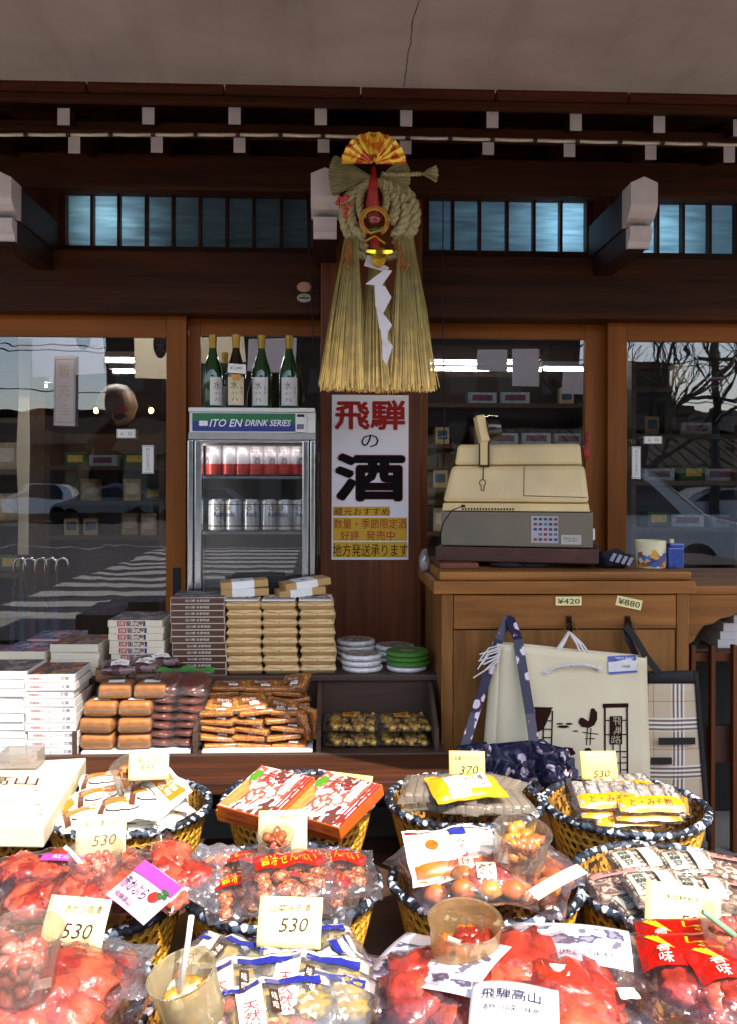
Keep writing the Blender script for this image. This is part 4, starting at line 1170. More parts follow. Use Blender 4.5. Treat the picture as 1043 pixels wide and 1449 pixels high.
# upper casing
zu = zb3 + hD + .003
zk = Z(658, 3.06, 728) - zu; ztt = Z(628, 3.12, 728) - zu
def casing(x0a, x1a, x0b, x1b, prof, mi, mb):
    """prof (y,z) with side taper; x limits at bottom (a) and top (b)"""
    z0, z1 = min(z for y, z in prof), max(z for y, z in prof)
    L = lambda z, a, b: a + (b - a) * ((z - z0) / (z1 - z0)) ** 1.0
    n = len(prof)
    vs = [bm_ @ V((L(z, x0a, x0b), y, zu + z)) for y, z in prof] + [bm_ @ V((L(z, x1a, x1b), y, zu + z)) for y, z in prof]
    mb.add(vs, [tuple(range(n))[::-1], tuple(range(n, 2 * n))] + [(i, (i + 1) % n, n + (i + 1) % n, n + i) for i in range(n)], mi)
m = MB()
casing(-.262, .255, -.258, .25, [(-.148, 0), (-.148, .028), (.165, .028), (.165, 0)], 0, m)
m.build('base_rim', BEI, rg, bevel=.003)
m = MB()
casing(-.262, .252, -.232, .236, [(-.146, .030), (-.120, zk), (.165, zk), (.165, .030)], 0, m)
m.build('casing', BEI, rg, bevel=.016)
m = MB()
casing(-.224, .228, -.212, .220, [(-.108, zk + .0015), (-.098, ztt), (.12, ztt + .01), (.165, zk + .0015)], 0, m)
m.build('top_cover', BEI, rg, bevel=.012)
SEAM = solid('seam_shadow_line', '#3a2a1c', .8)
m = MB()
fy = lambda z: -.146 + .026 * (z - .030) / (zk - .030) - .0016
xs_ = .028
for (xa, za, xb, zb_) in ((xs_, .055, xs_, zk - .002), (xs_, .055, .245, .050)):
    w = .0012
    if xa == xb: q = [(xa - w, za), (xa + w, za), (xb + w, zb_), (xb - w, zb_)]
    else: q = [(xa, za - w), (xb, zb_ - w), (xb, zb_ + w), (xa, za + w)]
    m.add([bm_ @ V((x, fy(z), zu + z)) for x, z in q], [(0, 1, 2, 3)])
m.build('seam', SEAM, rg)
m = MB()
# key slot outline
zc = zk * .62
ring = [(-.118 + .011 * math.cos(t), zc + .011 * math.sin(t)) for t in [R(-60 + k * 15) for k in range(21)]]
m.tube([bm_ @ V((x, fy(z), zu + z)) for x, z in [(-.113, zc - .028), (-.112, zc - .012)] + ring + [(-.123, zc - .012), (-.122, zc - .028), (-.113, zc - .028)]], .0016, 4)
m.tube([bm_ @ V((-.117, fy(z), zu + z)) for z in (zc + .012, zk)], .0022, 4)
m.build('key_slot', SEAM, rg)
m = MB()
for k in range(18): m.box(-.19 + k * .0105, -.184 + k * .0105, -.1488, -.1482, zu + .003, zu + .011, 0, bm_)
m.build('vent_slots', BLACK, rg)
m = MB(); xs0, xs1 = -.133, -.096
m.box(xs0, xs1, -.125, -.112, zu + zk * .97, zu + ztt + .002, 0, bm_); m.build('arm_slot', SEAM, rg)
# display pod on its arm
m = MB()
m.cbox(-.128, -.101, -.128, -.112, zu + zk + .002, zu + ztt + .02, .004, 0, bm_); m.build('display_arm', BEI, rg)
pm = bm_ @ Matrix.Translation((-.108, -.10, zu + ztt + .055)) @ Matrix.Rotation(R(-12), 4, 'Y') @ Matrix.Rotation(R(18), 4, 'Z')
pd = MB(); pd.cbox(-.034, -.002, -.03, .03, -.045, .052, .005, 0, pm)
pd.build('display_pod', BEI, rg)
pd = MB(); pd.lathe([(.001, -.004), (.045, 0), (.048, .02), (.04, .045), (.001, .055)], 24, M=pm @ Matrix.Rotation(R(90), 4, 'Y')); pd.build('display_hood', solid('dark_smoked_plastic', '#1a100b', .15, coat=.6), rg, smooth=40)
m = MB(); m.tube([at(655, 716, 3.05), at(640, 722, 3.0), at(628, 738, 3.05), at(622, 760, 3.12), at(614, 800, 3.3)], .0022, 6); m.tube([at(653, 716, 3.055), at(658, 716, 3.05)], .005, 8)
m.build('power_cord', RUBBER, rg)
m = MB(); m.blob(at(831, 620, 3.32), (.012, .01, .02), 3); m.blob(at(829, 640, 3.32), (.016, .01, .03), 5)
tag(m.build('red_ribbon', mat('red_ribbon', '#8c1f1a', .6), origin=at(830, 640, 3.32)), 'small red ribbon bow showing behind the cash register', 'ribbon')
# things on the cabinet top
m = MB()
for k, (px, w, h_) in enumerate(((764, .08, .018), (800, .07, .026), (722, .07, .014))):
    c = at(px, 806, 3.1); m.blob((c.x, 3.14, ztop + h_ * .6), (w, .06, h_), k, .2)
tag(m.build('cloth_bundle', mat('black_cloth', '#16151a', .8), origin=at(780, 806, 3.1), smooth=True), 'folded black cloth under the register board', 'cloth')
c = at(872, 803, 3.05)
pch = thing('cloth_pouch', 'small navy pouch with pale checked stripes left of the mug', 'pouch', (c.x, 3.10, ztop))
m = MB(); m.blob((c.x, 3.10, ztop + .028), (.07, .05, .033), 9, .3, 3); m.build('pouch', mat('navy_cloth', '#17162a', .8), pch, smooth=True)
m = MB()
for k in range(4):
    a = c + V((-.03 + k * .02, -.018, .026 - k * .005)); m.add([a + V(p) for p in ((0, 0, 0), (.012, 0, -.004), (.028, .004, .022), (.016, .004, .026))], [(0, 1, 2, 3)])
m.build('stripe', mat('pale_stripe', '#8f8c98', .8), pch)
c = at(926, 807, 3.05)
mg = thing('mug', 'large cream mug with colourful printed figures on the cabinet', 'mug', (c.x, 3.09, ztop))
m = MB(); m.lathe([(.046, ztop), (.052, ztop + .003), (.054, ztop + .098), (.051, ztop + .098), (.048, ztop + .008), (0, ztop + .006)], 32, (c.x, 3.09, 0), caps=False); m.build('cup', mat('cream_ceramic', '#e3d7ae', .25, coat=.6), mg, smooth=40)
m = MB(); rr_ = .0535
def mw(a, q): t = -math.pi / 2 + a / rr_; return V((c.x + rr_ * math.cos(t) * 1.012, 3.09 + rr_ * math.sin(t) * 1.012, ztop + q))
m.grid(lambda u, v: mw((u - .5) * .13, .006 + v * (.05 + .012 * math.sin(u * 17))), 24, 4); m.build('print', patches('mug_print', ['#2c62a8', '#e6dcb6', '#e3d7ae', '#b0481f', '#3b3a70', '#d99b2a'], 80, .3, .5), mg)
c = at(961, 807, 3.05)
bb = thing('blue_box', 'small shiny blue packet with a cream cap beside the mug', 'packet', (c.x, 3.10, ztop))
m = MB(); m.cbox(c.x - .030, c.x + .026, 3.07, 3.13, ztop + .0005, ztop + .072, .004); m.cbox(c.x - .022, c.x + .030, 3.075, 3.125, ztop + .07, ztop + .088, .006); m.build('packet', mat('shiny_blue', '#1f4190', .3, .3, 60, coat=.6), bb)
m = MB(); m.cbox(c.x - .018, c.x - .004, 3.085, 3.10, ztop + .088, ztop + .102, .002); m.build('cap', mat('cream_cap', '#d9cfa6', .4), bb)
m = MB(); m.blob(at(600, 795, 3.3), (.02, .05, .05), 4, .3); tag(m.build('plastic_wrap', film('crumpled_wrap', gloss=.2, haze=.35), origin=at(600, 795, 3.3), smooth=True), 'crumpled clear plastic left of the wooden block', 'plastic wrap')
# =================================================================== straw wreath ornament on the pillar
Yo = 3.12
og = at(533, 300, Yo)
so = thing('straw_ornament', 'large new year straw ornament with gold fan, twisted rope and long straw tassels', 'ornament', og)
def P(px, py, dy=0): return at(px, py, Yo + dy)
STRAW = mat('straw_green_tan', '#b09a5c', .65, .22, 25, island=.35)
STRAWG = mat('straw_olive', '#a39a6c', .7, .2, 25, island=.35)
ROPE = mat('straw_rope', '#b5a87c', .75, .25, 70, bump=.8, bscale=260, island=.12)
m_ = MATS['straw_green_tan']
# greener at the root, paler at the cut ends (dried tips)
nt = m_.node_tree; n, l = nt.nodes, nt.links
b = n['Principled BSDF']
src = b.inputs['Base Color'].links[0].from_socket
tc = n.new('ShaderNodeTexCoord'); sx = n.new('ShaderNodeSeparateXYZ'); l.new(tc.outputs['Object'], sx.inputs[0])
mr = n.new('ShaderNodeMapRange'); mr.inputs[1].default_value = -.30; mr.inputs[2].default_value = -.72
l.new(sx.outputs[2], mr.inputs[0])
r = ramp(n, [(0, '#8f8868'), (.5, '#c9b78e'), (1, '#ffeac0')]); l.new(mr.outputs[0], r.inputs[0])
mx = n.new('ShaderNodeMix'); mx.data_type = 'RGBA'; mx.blend_type = 'MULTIPLY'; mx.inputs[0].default_value = 1
mg_ = n.new('ShaderNodeMix'); mg_.data_type = 'RGBA'; mg_.blend_type = 'MULTIPLY'; mg_.inputs[0].default_value = 1; mg_.inputs[7].default_value = (2.6, 3.0, 4.8, 1)
l.new(src, mg_.inputs[6]); l.new(mg_.outputs[2], mx.inputs[6]); l.new(r.outputs[0], mx.inputs[7]); l.new(mx.outputs[2], b.inputs['Base Color'])
def tassel(tx, ty, tr, bx0, bx1, by, count, seed, dy, thick=.035, ytop_r=.02):
    r = random.Random(seed); m = MB()
    top = P(tx, ty, dy)
    for k in range(count):
        u = r.random(); v = r.uniform(-1, 1)
        s0 = top + V(((u - .5) * 2 * tr, v * ytop_r, r.uniform(-.01, .02)))
        bx = bx0 + (bx1 - bx0) * (u + r.uniform(-.09, .09))
        bt = P(bx, by + r.uniform(-9, 3) - (r.random() < .12) * r.uniform(4, 22), dy) + V((0, v * thick, 0))
        mid = s0.lerp(bt, .45) + V((r.uniform(-.006, .006), -.004 * abs(v), 0)) + V(((bt.x - s0.x) * .06, 0, 0))
        m.tube([s0, s0.lerp(mid, .5) + V((r.uniform(-.002, .002), 0, 0)), mid, mid.lerp(bt, .5), bt], [.0012, .0015, .0017, .0019, .0021], 3)
    for k in range(10):
        s0 = top + V((r.uniform(-1, 1) * tr, -.01, 0)); bx = r.uniform(bx0 - 4, bx1 + 5)
        m.tube([s0, s0.lerp(P(bx, by, dy), .5) + V((r.uniform(-.012, .012), -.015, 0)), P(bx, by + r.uniform(-25, 6), dy - .03)], .0011, 3)
    m.build('straw_tassel', STRAW, so)
tassel(497, 345, .024, 455, 512, 551, 430, 1, 0)
tassel(531, 372, .018, 506, 564, 553, 380, 2, .02)
tassel(574, 345, .027, 556, 613, 552, 430, 3, 0)
m = MB(); m.tube([P(590, 410, -.02), P(605, 470, -.05), P(622, 548, -.06)], .0016, 4); m.build('loose_straw', STRAW, so)
# twisted rope
def rope(mb, path, Rr, strands=3, pitch=.06, seg=7):
    path = [V(p) for p in path]
    # catmull resample
    pts = []
    for i in range(len(path) - 1):
        p0, p1, p2, p3 = path[max(i - 1, 0)], path[i], path[i + 1], path[min(i + 2, len(path) - 1)]
        n_ = max(3, int((p2 - p1).length / .006))
        for k in range(n_):
            t = k / n_
            pts.append(.5 * ((2 * p1) + (p2 - p0) * t + (2 * p0 - 5 * p1 + 4 * p2 - p3) * t * t + (3 * p1 - p0 - 3 * p2 + p3) * t ** 3))
    pts.append(path[-1])
    L = [0]
    for a, b in zip(pts, pts[1:]): L.append(L[-1] + (b - a).length)
    rs = Rr if callable(Rr) else (lambda t: Rr)
    for s in range(strands):
        q, rad = [], []
        for i, p in enumerate(pts):
            d = (pts[min(i + 1, len(pts) - 1)] - pts[max(i - 1, 0)]).normalized()
            a = d.cross(V((0, 1, 0))).normalized(); b = d.cross(a)
            th_ = 2 * math.pi * (L[i] / pitch + s / strands); rr = rs(L[i] / L[-1])
            q.append(p + (a * math.cos(th_) + b * math.sin(th_)) * rr * .52); rad.append(rr * .58)
        mb.tube(q, rad, seg)
def arc(cx, cy, rx, ry, a0, a1, dy=0, n=10):
    return [P(cx + rx * math.cos(R(a0 + (a1 - a0) * k / n)), cy - ry * math.sin(R(a0 + (a1 - a0) * k / n)), dy) for k in range(n + 1)]
for (cx, cy, rx, ry, a0, a1, dy, rr) in ((541, 305, 46, 47, 66, -66, .02, .024), (538, 300, 36, 41, 78, -58, 0, .022), (535, 292, 25, 34, 84, -42, -.02, .019), (532, 282, 15, 24, 88, -35, -.035, .014),
                                         (524, 305, 37, 46, 112, 262, .02, .020), (524, 300, 27, 40, 104, 250, 0, .018), (526, 288, 17, 30, 96, 222, -.025, .015), (535, 352, 36, 12, 200, 350, .0, .016)):
    rr *= .92; m = MB(); rope(m, arc(cx, cy, rx, ry, a0, a1, dy), rr, pitch=rr * 4.2); m.build('rope', ROPE, so, smooth=True)
# straw bow behind the fan
def fan_straw(cx, cy, r0, r1, a0, a1, n, seed, name='straw_bow', dy=0, crv=0):
    r = random.Random(seed); m = MB()
    for k in range(n):
        a = R(r.uniform(a0, a1)); rr = r1 * r.uniform(.93, 1.03)
        s = P(cx + r0 * math.cos(a) * .3, cy - r0 * math.sin(a) * .3, dy + r.uniform(-.015, .015)); e = P(cx + rr * math.cos(a), cy - rr * math.sin(a) * 1.0, dy + r.uniform(-.02, .02))
        m.tube([s, s.lerp(e, .5) + V((0, -.006, r.uniform(-.002, .002))), e], [.001, .0015, .0018], 3)
    m.build(name, STRAWG, so)
fan_straw(526, 250, 8, 60, 150, 208, 380, 4); fan_straw(536, 250, 8, 44, -34, 36, 300, 5)
m = MB(); rope(m, [P(541, 246, -.02), P(565, 247, -.03), P(596, 246, -.03)], .008, 2, .03); m.build('side_cord', ROPE, so, smooth=True)
fan_straw(596, 246, 2, 24, -30, 32, 60, 6, 'cord_tuft', -.03)
# gold folding fan
m = MB(); N = 22; c0 = P(529, 232, -.075)
fr_ = 45 * Yo / FPX
for k in range(N):
    pass
vs = []; 
for k in range(N + 1):
    a = math.pi * (1.0 - k / N) ; a = a * 1.02 - .03
    z_off = .008 if k % 2 else -.004
    for rr in (.06, .35, .7, 1.0):
        vs.append(c0 + V((math.cos(a) * fr_ * rr, z_off * rr - .004 * rng.random(), math.sin(a) * fr_ * rr * .98)))
fs = [(k * 4 + j, k * 4 + j + 1, (k + 1) * 4 + j + 1, (k + 1) * 4 + j) for k in range(N) for j in range(3)]
m.add(vs, fs)
GOLDF = patches('gold_fan_foil', ['#f8bd1e', '#ef8a18', '#ffd23f', '#c8500e', '#f59a1a'], 16, .28, .6, 'noise', (1, 1, 1), .3)
GOLDF.node_tree.nodes['Principled BSDF'].inputs['Metallic'].default_value = .35
m.build('gold_fan', GOLDF, so)
# red plume, ribbons
RED = mat('red_silk', '#9c1410', .45, .3, 50, bump=.5)
m = MB(); m.tube([P(529, 236, -.065), P(528, 260, -.07), P(527, 290, -.06), P(530, 300, -.05)], [.006, .016, .024, .016], 10); m.build('red_plume', RED, so, smooth=True)
m = MB(); m.blob(P(530, 308, -.075), (.024, .012, .026), 3); m.build('red_knot', mat('red_foil', '#8a0f1c', .25, .4, 60, coat=1, bump=.4), so, smooth=True)
CORD = mat('orange_gold_cord', '#c98a24', .35, .3, 300, metal=.2, coat=.4)
m = MB()
for rr, dy in ((20, 0), (17, -.006)):
    for q in range(3):
        ph = 2 * math.pi * q / 3
        m.tube([P(530 + (rr + 1.2 * math.cos(k * 1.3 + ph)) * math.cos(R(k * 10 - 60)), 313 - (rr + 1.2 * math.cos(k * 1.3 + ph)) * math.sin(R(k * 10 - 60)), -.075 + dy + .003 * math.sin(k * 1.3 + ph)) for k in range(31)], .0032, 5)
m.tube([P(516, 322, -.08), P(524, 330, -.09), P(536, 326, -.09), P(545, 321, -.08)], .005, 6); m.tube([P(516, 342, -.08), P(530, 334, -.085), P(545, 345, -.07)], .0045, 6)
m.build('twisted_cord_knot', CORD, so, smooth=True)
m = MB()
for k in range(7): m.tube([P(530, 326, -.095), P(520 + k * 4, 321 + abs(k - 3), -.1)], [.003, .001], 4)
m.build('pine_sprig', mat('sprig_green', '#2f6b2a', .6), so)
m = MB(); m.tube([P(530, 335, -.075), P(531, 350, -.075), P(532, 364, -.07)], [.012, .018, .014], 10); m.build('red_tassel', RED, so, smooth=True)
m = MB()
for px, py, s in ((484, 283, .010), (490, 279, .011), (478, 287, .009), (486, 292, .010), (491, 297, .009), (489, 305, .010), (481, 281, .009), (494, 289, .008)):
    m.blob(P(px, py, -.05), (s, s * .7, s), px, .35)
m.build('plum_blossoms', mat('plum_pink', '#b8403c', .5, .4, 60), so)
# gold bell (koban charm) and folded paper streamer
c = P(536, 369, -.085)
m = MB(); m.lathe([(.0, -.001), (.026, .0), (.028, .010), (.028, .034), (.022, .040), (0, .043)], 20, M=Matrix.Translation(c + V((0, -.018, .002))) @ Matrix.Rotation(R(-80), 4, 'X') @ Matrix.Scale(.9, 4, (1, 0, 0)))
m.tube([c + V((-.042, -.02, .026)), c + V((-.02, -.03, .02)), c + V((.02, -.03, .02)), c + V((.042, -.02, .026))], [.012, .016, .016, .012], 8)
m.build('gold_charm', mat('polished_gold', '#f0c040', .12, .2, 30, metal=1), so, smooth=40)
SH = mat('streamer_paper', '#e3dbe0', .7, .03, 20)
m = MB()
for q, d in (([(520, 361), (551, 379), (545, 385), (515, 376)], -.055), ([(545, 381), (555, 383), (540, 405), (517, 402)], -.062), ([(522, 398), (541, 403), (554, 420), (544, 422), (530, 403)], -.060),
             ([(530, 402), (545, 405), (554, 421), (542, 444), (531, 433)], -.066), ([(532, 433), (541, 442), (555, 460), (549, 470), (537, 466)], -.061), ([(538, 462), (549, 469), (548, 490), (540, 480)], -.0675), ([(541, 480), (547, 478), (556, 490), (547, 517), (541, 507)], -.063)):
    m.add([P(x, y, d) for x, y in q], [tuple(range(len(q)))[::-1]])
m.build('paper_streamer', SH, so, solidify=.0006)
# rice ears
for bx, top, bots, sd in ((492, (494, 340), ((487, 382), (491, 380), (485, 368)), 1), (566, (560, 342), ((574, 388), (569, 385), (566, 378), (577, 380)), 2)):
    r = random.Random(sd); m = MB()
    for bxx, byy in bots:
        a, e = P(*top, -.05), P(bxx, byy, -.05)
        for k in range(26):
            t = k / 26; p = a.lerp(e, t) + V((math.sin(t * 3) * .006 + r.uniform(-.006, .006), r.uniform(-.006, .006), 0))
            m.blob(p, (.0026, .0026, .0055), k, .1, 1)
    m.build('rice_ear', mat('rice_orange', '#a8682e', .6, .25, 80), so, smooth=True)

# =================================================================== bags hanging on the cabinet
KR = patches('bag_canvas', ['#b5a684'], 5, .8, 0)
CAN = mat('unbleached_canvas', '#dccfae', .8, .06, 5, bump=.25, bscale=420, bdist=.0006)
def wrinkle(p, k=.004, f=9): return V((0, k * noise.noise(V((p.x * f, 1.3, p.z * f * .8))) , 0))
def bag_sheet(mb, corners, Y, nu=18, nv=18, bulge=.01, mi=0, k=.005, dy=0):
    """corners tl,tr,br,bl in photo pixels on plane Y"""
    tl, tr, br, bl = [at(x, y, Y) for x, y in corners]
    def f(u, v):
        p = bl.lerp(br, u).lerp(tl.lerp(tr, u), v)
        return p + wrinkle(p, k) + V((0, dy - bulge * math.sin(math.pi * u) * math.sin(math.pi * min(v, .9)), 0))
    mb.grid(f, nu, nv, mi); return f
Yb = 2.86
cv = thing('canvas_tote_bag', 'large unbleached canvas tote bag printed with a brown rooster and lattice windows', 'bag', at(815, 1090, Yb))
m = MB()
ff = bag_sheet(m, [(708, 911), (914, 931), (919, 1112), (699, 1112)], Yb, bulge=.016)
m.grid(lambda u, v: ff(1 - u, v) + V((0, .05, 0)), 8, 8)
# left gusset
m.grid(lambda u, v: ff(0, v) + V((-.034 * math.sin(math.pi * u) * (1 - v * .6) - .012 * u, .05 * u, .0)), 8, 12)
m.grid(lambda u, v: ff(1, v) + V((.01 * math.sin(math.pi * u), .05 * u, .0)), 4, 12)
m.build('bag_body', CAN, cv, smooth=True, solidify=.0015)
def onbag(px, py, d=.004):
    p = at(px, py, Yb)
    tl, tr, br, bl = [at(x, y, Yb) for x, y in ((708, 911), (914, 931), (919, 1112), (699, 1112))]
    v = (p.z - bl.z) / (tl.z - bl.z); u = (p.x - bl.x) / (br.x - bl.x)
    q = ff(min(max(u, 0), 1), min(max(v, 0), 1))
    return V((p.x, q.y - d, p.z))
PRT = solid('bag_print_brown', '#2e1713', .8, spec=.1)
m = MB()
def bar(x0, y0, x1, y1, w=1.2):
    d = V((x1 - x0, y1 - y0, 0)).normalized(); nx, ny = -d.y * w, d.x * w
    m.add([onbag(x0 + nx, y0 + ny), onbag(x1 + nx, y1 + ny), onbag(x1 - nx, y1 - ny), onbag(x0 - nx, y0 - ny)], [(0, 1, 2, 3)])
def blobp(pts): m.add([onbag(x, y) for x, y in pts], [tuple(range(len(pts)))])
blobp([(851, 994), (888, 994), (888, 1000), (851, 1000)])
for x in (854, 886): bar(x, 1000, x + 1, 1098, 1.3)
for y in (1018, 1038, 1062, 1070, 1088): bar(854, y, 861, y, .8); bar(879, y, 887, y, .8)
bar(866, 1052, 867, 1095, .8); bar(876, 1052, 877, 1095, .8); bar(854, 1062, 887, 1062, .8); bar(854, 1078, 887, 1078, .8)
blobp([(861, 1012), (879, 1012), (879, 1052), (861, 1052)])
blobp([(754, 999), (781, 999), (777, 1004), (757, 1004)]); blobp([(756, 1003), (779, 1003), (768, 1030), (757, 1036)])
for x in (768, 780): bar(x, 1004, x - 1, 1056, 1)
for y in (1018, 1030, 1042, 1052): bar(767, y, 780, y, .8)
# rooster-shaped hook: curved body
pts = [(818, 1014), (816, 1020), (821, 1026), (831, 1028), (839, 1024), (843, 1016), (843, 1006), (838, 1000), (834, 1001), (836, 1008), (834, 1016), (828, 1019), (822, 1013)]
cxy = (831, 1019)
for a, b in zip(pts, pts[1:] + pts[:1]): m.add([onbag(*cxy), onbag(*a), onbag(*b)], [(0, 1, 2)])
bar(829, 1028, 828, 1052, .7); bar(834, 1028, 833, 1052, .7); bar(822, 1034, 845, 1037, .6); bar(826, 1043, 840, 1043, .6)
for (x, y, w, h_) in ((800, 1062, 12, 7), (782, 1066, 6, 4), (830, 1062, 6, 6), (846, 1064, 7, 2), (795, 1026, 8, 2), (803, 1022, 5, 1.5), (790, 1022, 5, 1.2), (812, 1032, 4, 1)):
    blobp([(x + w * math.cos(t) * (1 + .2 * math.sin(t * 5)), y + h_ * math.sin(t)) for t in [k * math.pi / 7 for k in range(14)]])
blobp([(779, 1060), (783, 1060), (782, 1090), (779, 1090)]); blobp([(790, 1060), (794, 1058), (796, 1090), (791, 1090)])
m.build('printed_picture', PRT, cv)
m = MB()
for k, ch in enumerate('飛騨路'):
    q = onbag(870, 1019 + k * 13, .005); m.text(ch, lambda a, b, q=q: q + V((a, 0, b)), .034, .026)
m.build('printed_lettering', mat('bag_letter', '#b5a684', .8), cv)
m = MB(); 
m.add([onbag(859, 928), onbag(899, 926), onbag(901, 951), onbag(860, 953)], [(3, 2, 1, 0)], 0)
m.add([onbag(859, 928, .0048), onbag(899, 926, .0048), onbag(899.5, 934, .0048), onbag(859.5, 936, .0048)], [(3, 2, 1, 0)], 1)
m.add([onbag(860, 950, .0048), onbag(901, 948, .0048), onbag(901, 951, .0048), onbag(860, 953, .0048)], [(3, 2, 1, 0)], 1)
q = onbag(879, 931, .0055); m.text('*JUMBO BAG', lambda a, b: q + V((a, 0, b)), .075, .010, 0)
q2 = onbag(884, 942, .0055); m.text('*¥420', lambda a, b: q2 + V((a, 0, b)), .03, .009, 2)
m.build('sticker', [mat('white_sticker', '#d8d6d8', .5), mat('blue_sticker', '#4a5ea3', .5), INKB], cv)
WC = mat('white_cord', '#ded8d4', .7, .1, 200, bump=.4)
m = MB(); rope(m, [onbag(771, 951, .008), onbag(785, 942, .016), onbag(812, 938, .02), onbag(835, 941, .016), onbag(847, 946, .008)], .0055, 2, .02)
for px, py in ((771, 951), (847, 946)): m.lathe([(.004, 0), (.010, .001), (.010, .003), (.004, .004)], 14, M=Matrix.Translation(onbag(px, py, .002)) @ Matrix.Rotation(R(90), 4, 'X'))
m.build('front_handle', WC, cv, smooth=50)
m = MB(); hk_ = at(805, 894, Yc - .036)
for k, (px, py) in enumerate(((779, 932), (783, 930), (788, 929), (824, 930), (832, 931), (838, 930))):
    e = at(px, py, Yb + .0); m.tube([hk_ + V((0, -.002 * k, 0)), hk_.lerp(e, .5) + V((.001 * k, -.004, .002)), e, e + V((0, .02, -.03))], .0035, 5)
m.build('hanging_cords', WC, cv)
m = MB()
for k in range(9):
    a = at(712 - k * .8, 912 + k * 3, Yb - .01); m.tube([a, a + V((-.02 - .03 * rng.random(), -.01, -.01)), a + V((-.05 - .04 * rng.random(), -.012, -.02 - .05 * rng.random()))], .0022, 4)
m.build('frayed_cord_ends', WC, cv)
# second canvas bag behind
t2 = thing('canvas_tote_bag', 'second canvas tote bag hanging behind, only its left edge showing', 'bag', at(690, 1090, 2.91))
m = MB(); bag_sheet(m, [(712, 938), (905, 938), (905, 1110), (682, 1110)], 2.915, bulge=.004); m.build('bag_body', CAN, t2, smooth=True, solidify=.0015)

# plaid bag
def plaid():
    m, nt, n, l, b = newmat('plaid_cloth')
    tc = n.new('ShaderNodeTexCoord'); sx = n.new('ShaderNodeSeparateXYZ'); l.new(tc.outputs['Object'], sx.inputs[0])
    base = n.new('ShaderNodeRGB'); base.outputs[0].default_value = (*lin('#c2b094'), 1); cur = base.outputs[0]
    P_ = .158
    def stripe(axis, off, wd, col, cur, fac=.85):
        a = n.new('ShaderNodeMath'); a.operation = 'ADD'; a.inputs[1].default_value = 10 * P_ - off; l.new(sx.outputs[axis], a.inputs[0])
        mo = n.new('ShaderNodeMath'); mo.operation = 'MODULO'; mo.inputs[1].default_value = P_; l.new(a.outputs[0], mo.inputs[0])
        lt = n.new('ShaderNodeMath'); lt.operation = 'LESS_THAN'; lt.inputs[1].default_value = wd; l.new(mo.outputs[0], lt.inputs[0])
        ml = n.new('ShaderNodeMath'); ml.operation = 'MULTIPLY'; ml.inputs[1].default_value = fac; l.new(lt.outputs[0], ml.inputs[0])
        mx = n.new('ShaderNodeMix'); mx.data_type = 'RGBA'; l.new(ml.outputs[0], mx.inputs[0]); l.new(cur, mx.inputs[6]); mx.inputs[7].default_value = (*lin(col), 1)
        return mx.outputs[2]
    for ax in (0, 2):
        cur = stripe(ax, -.004, .046, '#d9cfc0', cur, .45)
        for k in range(3): cur = stripe(ax, .001 + k * .014, .0068, '#1d1a1c', cur, .75); cur = stripe(ax, .0085 + k * .014, .005, '#e2dcd2', cur, .8)
        cur = stripe(ax, .095, .0022, '#9c2a24', cur, .7)
    l.new(cur, b.inputs['Base Color']); b.inputs['Roughness'].default_value = .85
    return m
PLD = plaid()
pb_ = thing('plaid_tote_bag', 'beige plaid tote bag with black straps and trim hanging at the cabinet corner', 'bag', at(950, 1100, 2.9))
m = MB(); fp = bag_sheet(m, [(916, 966), (983, 966), (1002, 1190), (905, 1190)], 2.90, bulge=.01); 
m.build('bag_body', PLD, pb_, smooth=True, solidify=.002)
BLK = mat('black_webbing', '#121113', .75, .2, 60)
m = MB(); bag_sheet(m, [(914, 950), (984, 948), (985, 967), (914, 967)], 2.897, bulge=.01, nu=8, nv=4); m.build('top_band', BLK, pb_, smooth=True, solidify=.003)
m = MB(); bag_sheet(m, [(982, 950), (987, 950), (1007, 1190), (1000, 1190)], 2.897, bulge=.0, nu=3, nv=16); m.build('side_trim', BLK, pb_, smooth=True, solidify=.006)
for i, (px, py, w) in enumerate(((957, 1048, 26), (935, 1076, 15))):
    m = MB(); m.cbox(at(px - w, py, 2.88).x, at(px + w, py, 2.88).x, 2.872, 2.876, at(px, py + 5, 2.88).z, at(px, py - 5, 2.88).z, .002); m.build('handle_loop', BLK, pb_)
def ribbon(mb, pts, w, nrm=V((0, -1, 0)), mi=0):
    pts = [V(p) for p in pts]; vs = []
    for i, p in enumerate(pts):
        d = (pts[min(i + 1, len(pts) - 1)] - pts[max(i - 1, 0)]).normalized(); s = d.cross(nrm).normalized() * w / 2; vs += [p - s, p + s]
    mb.add(vs, [(2 * i, 2 * i + 1, 2 * i + 3, 2 * i + 2) for i in range(len(pts) - 1)], mi)
m = MB(); ribbon(m, [at(886, 886, 2.915), at(898, 902, 2.9), at(915, 930, 2.89), at(932, 952, 2.885)], .022); m.build('strap', BLK, pb_, solidify=.003)
m = MB(); ribbon(m, [at(886, 888, 2.93), at(889, 905, 2.91), at(899, 925, 2.92), at(905, 960, 2.92)], .022); m.build('strap', BLK, pb_, solidify=.003)

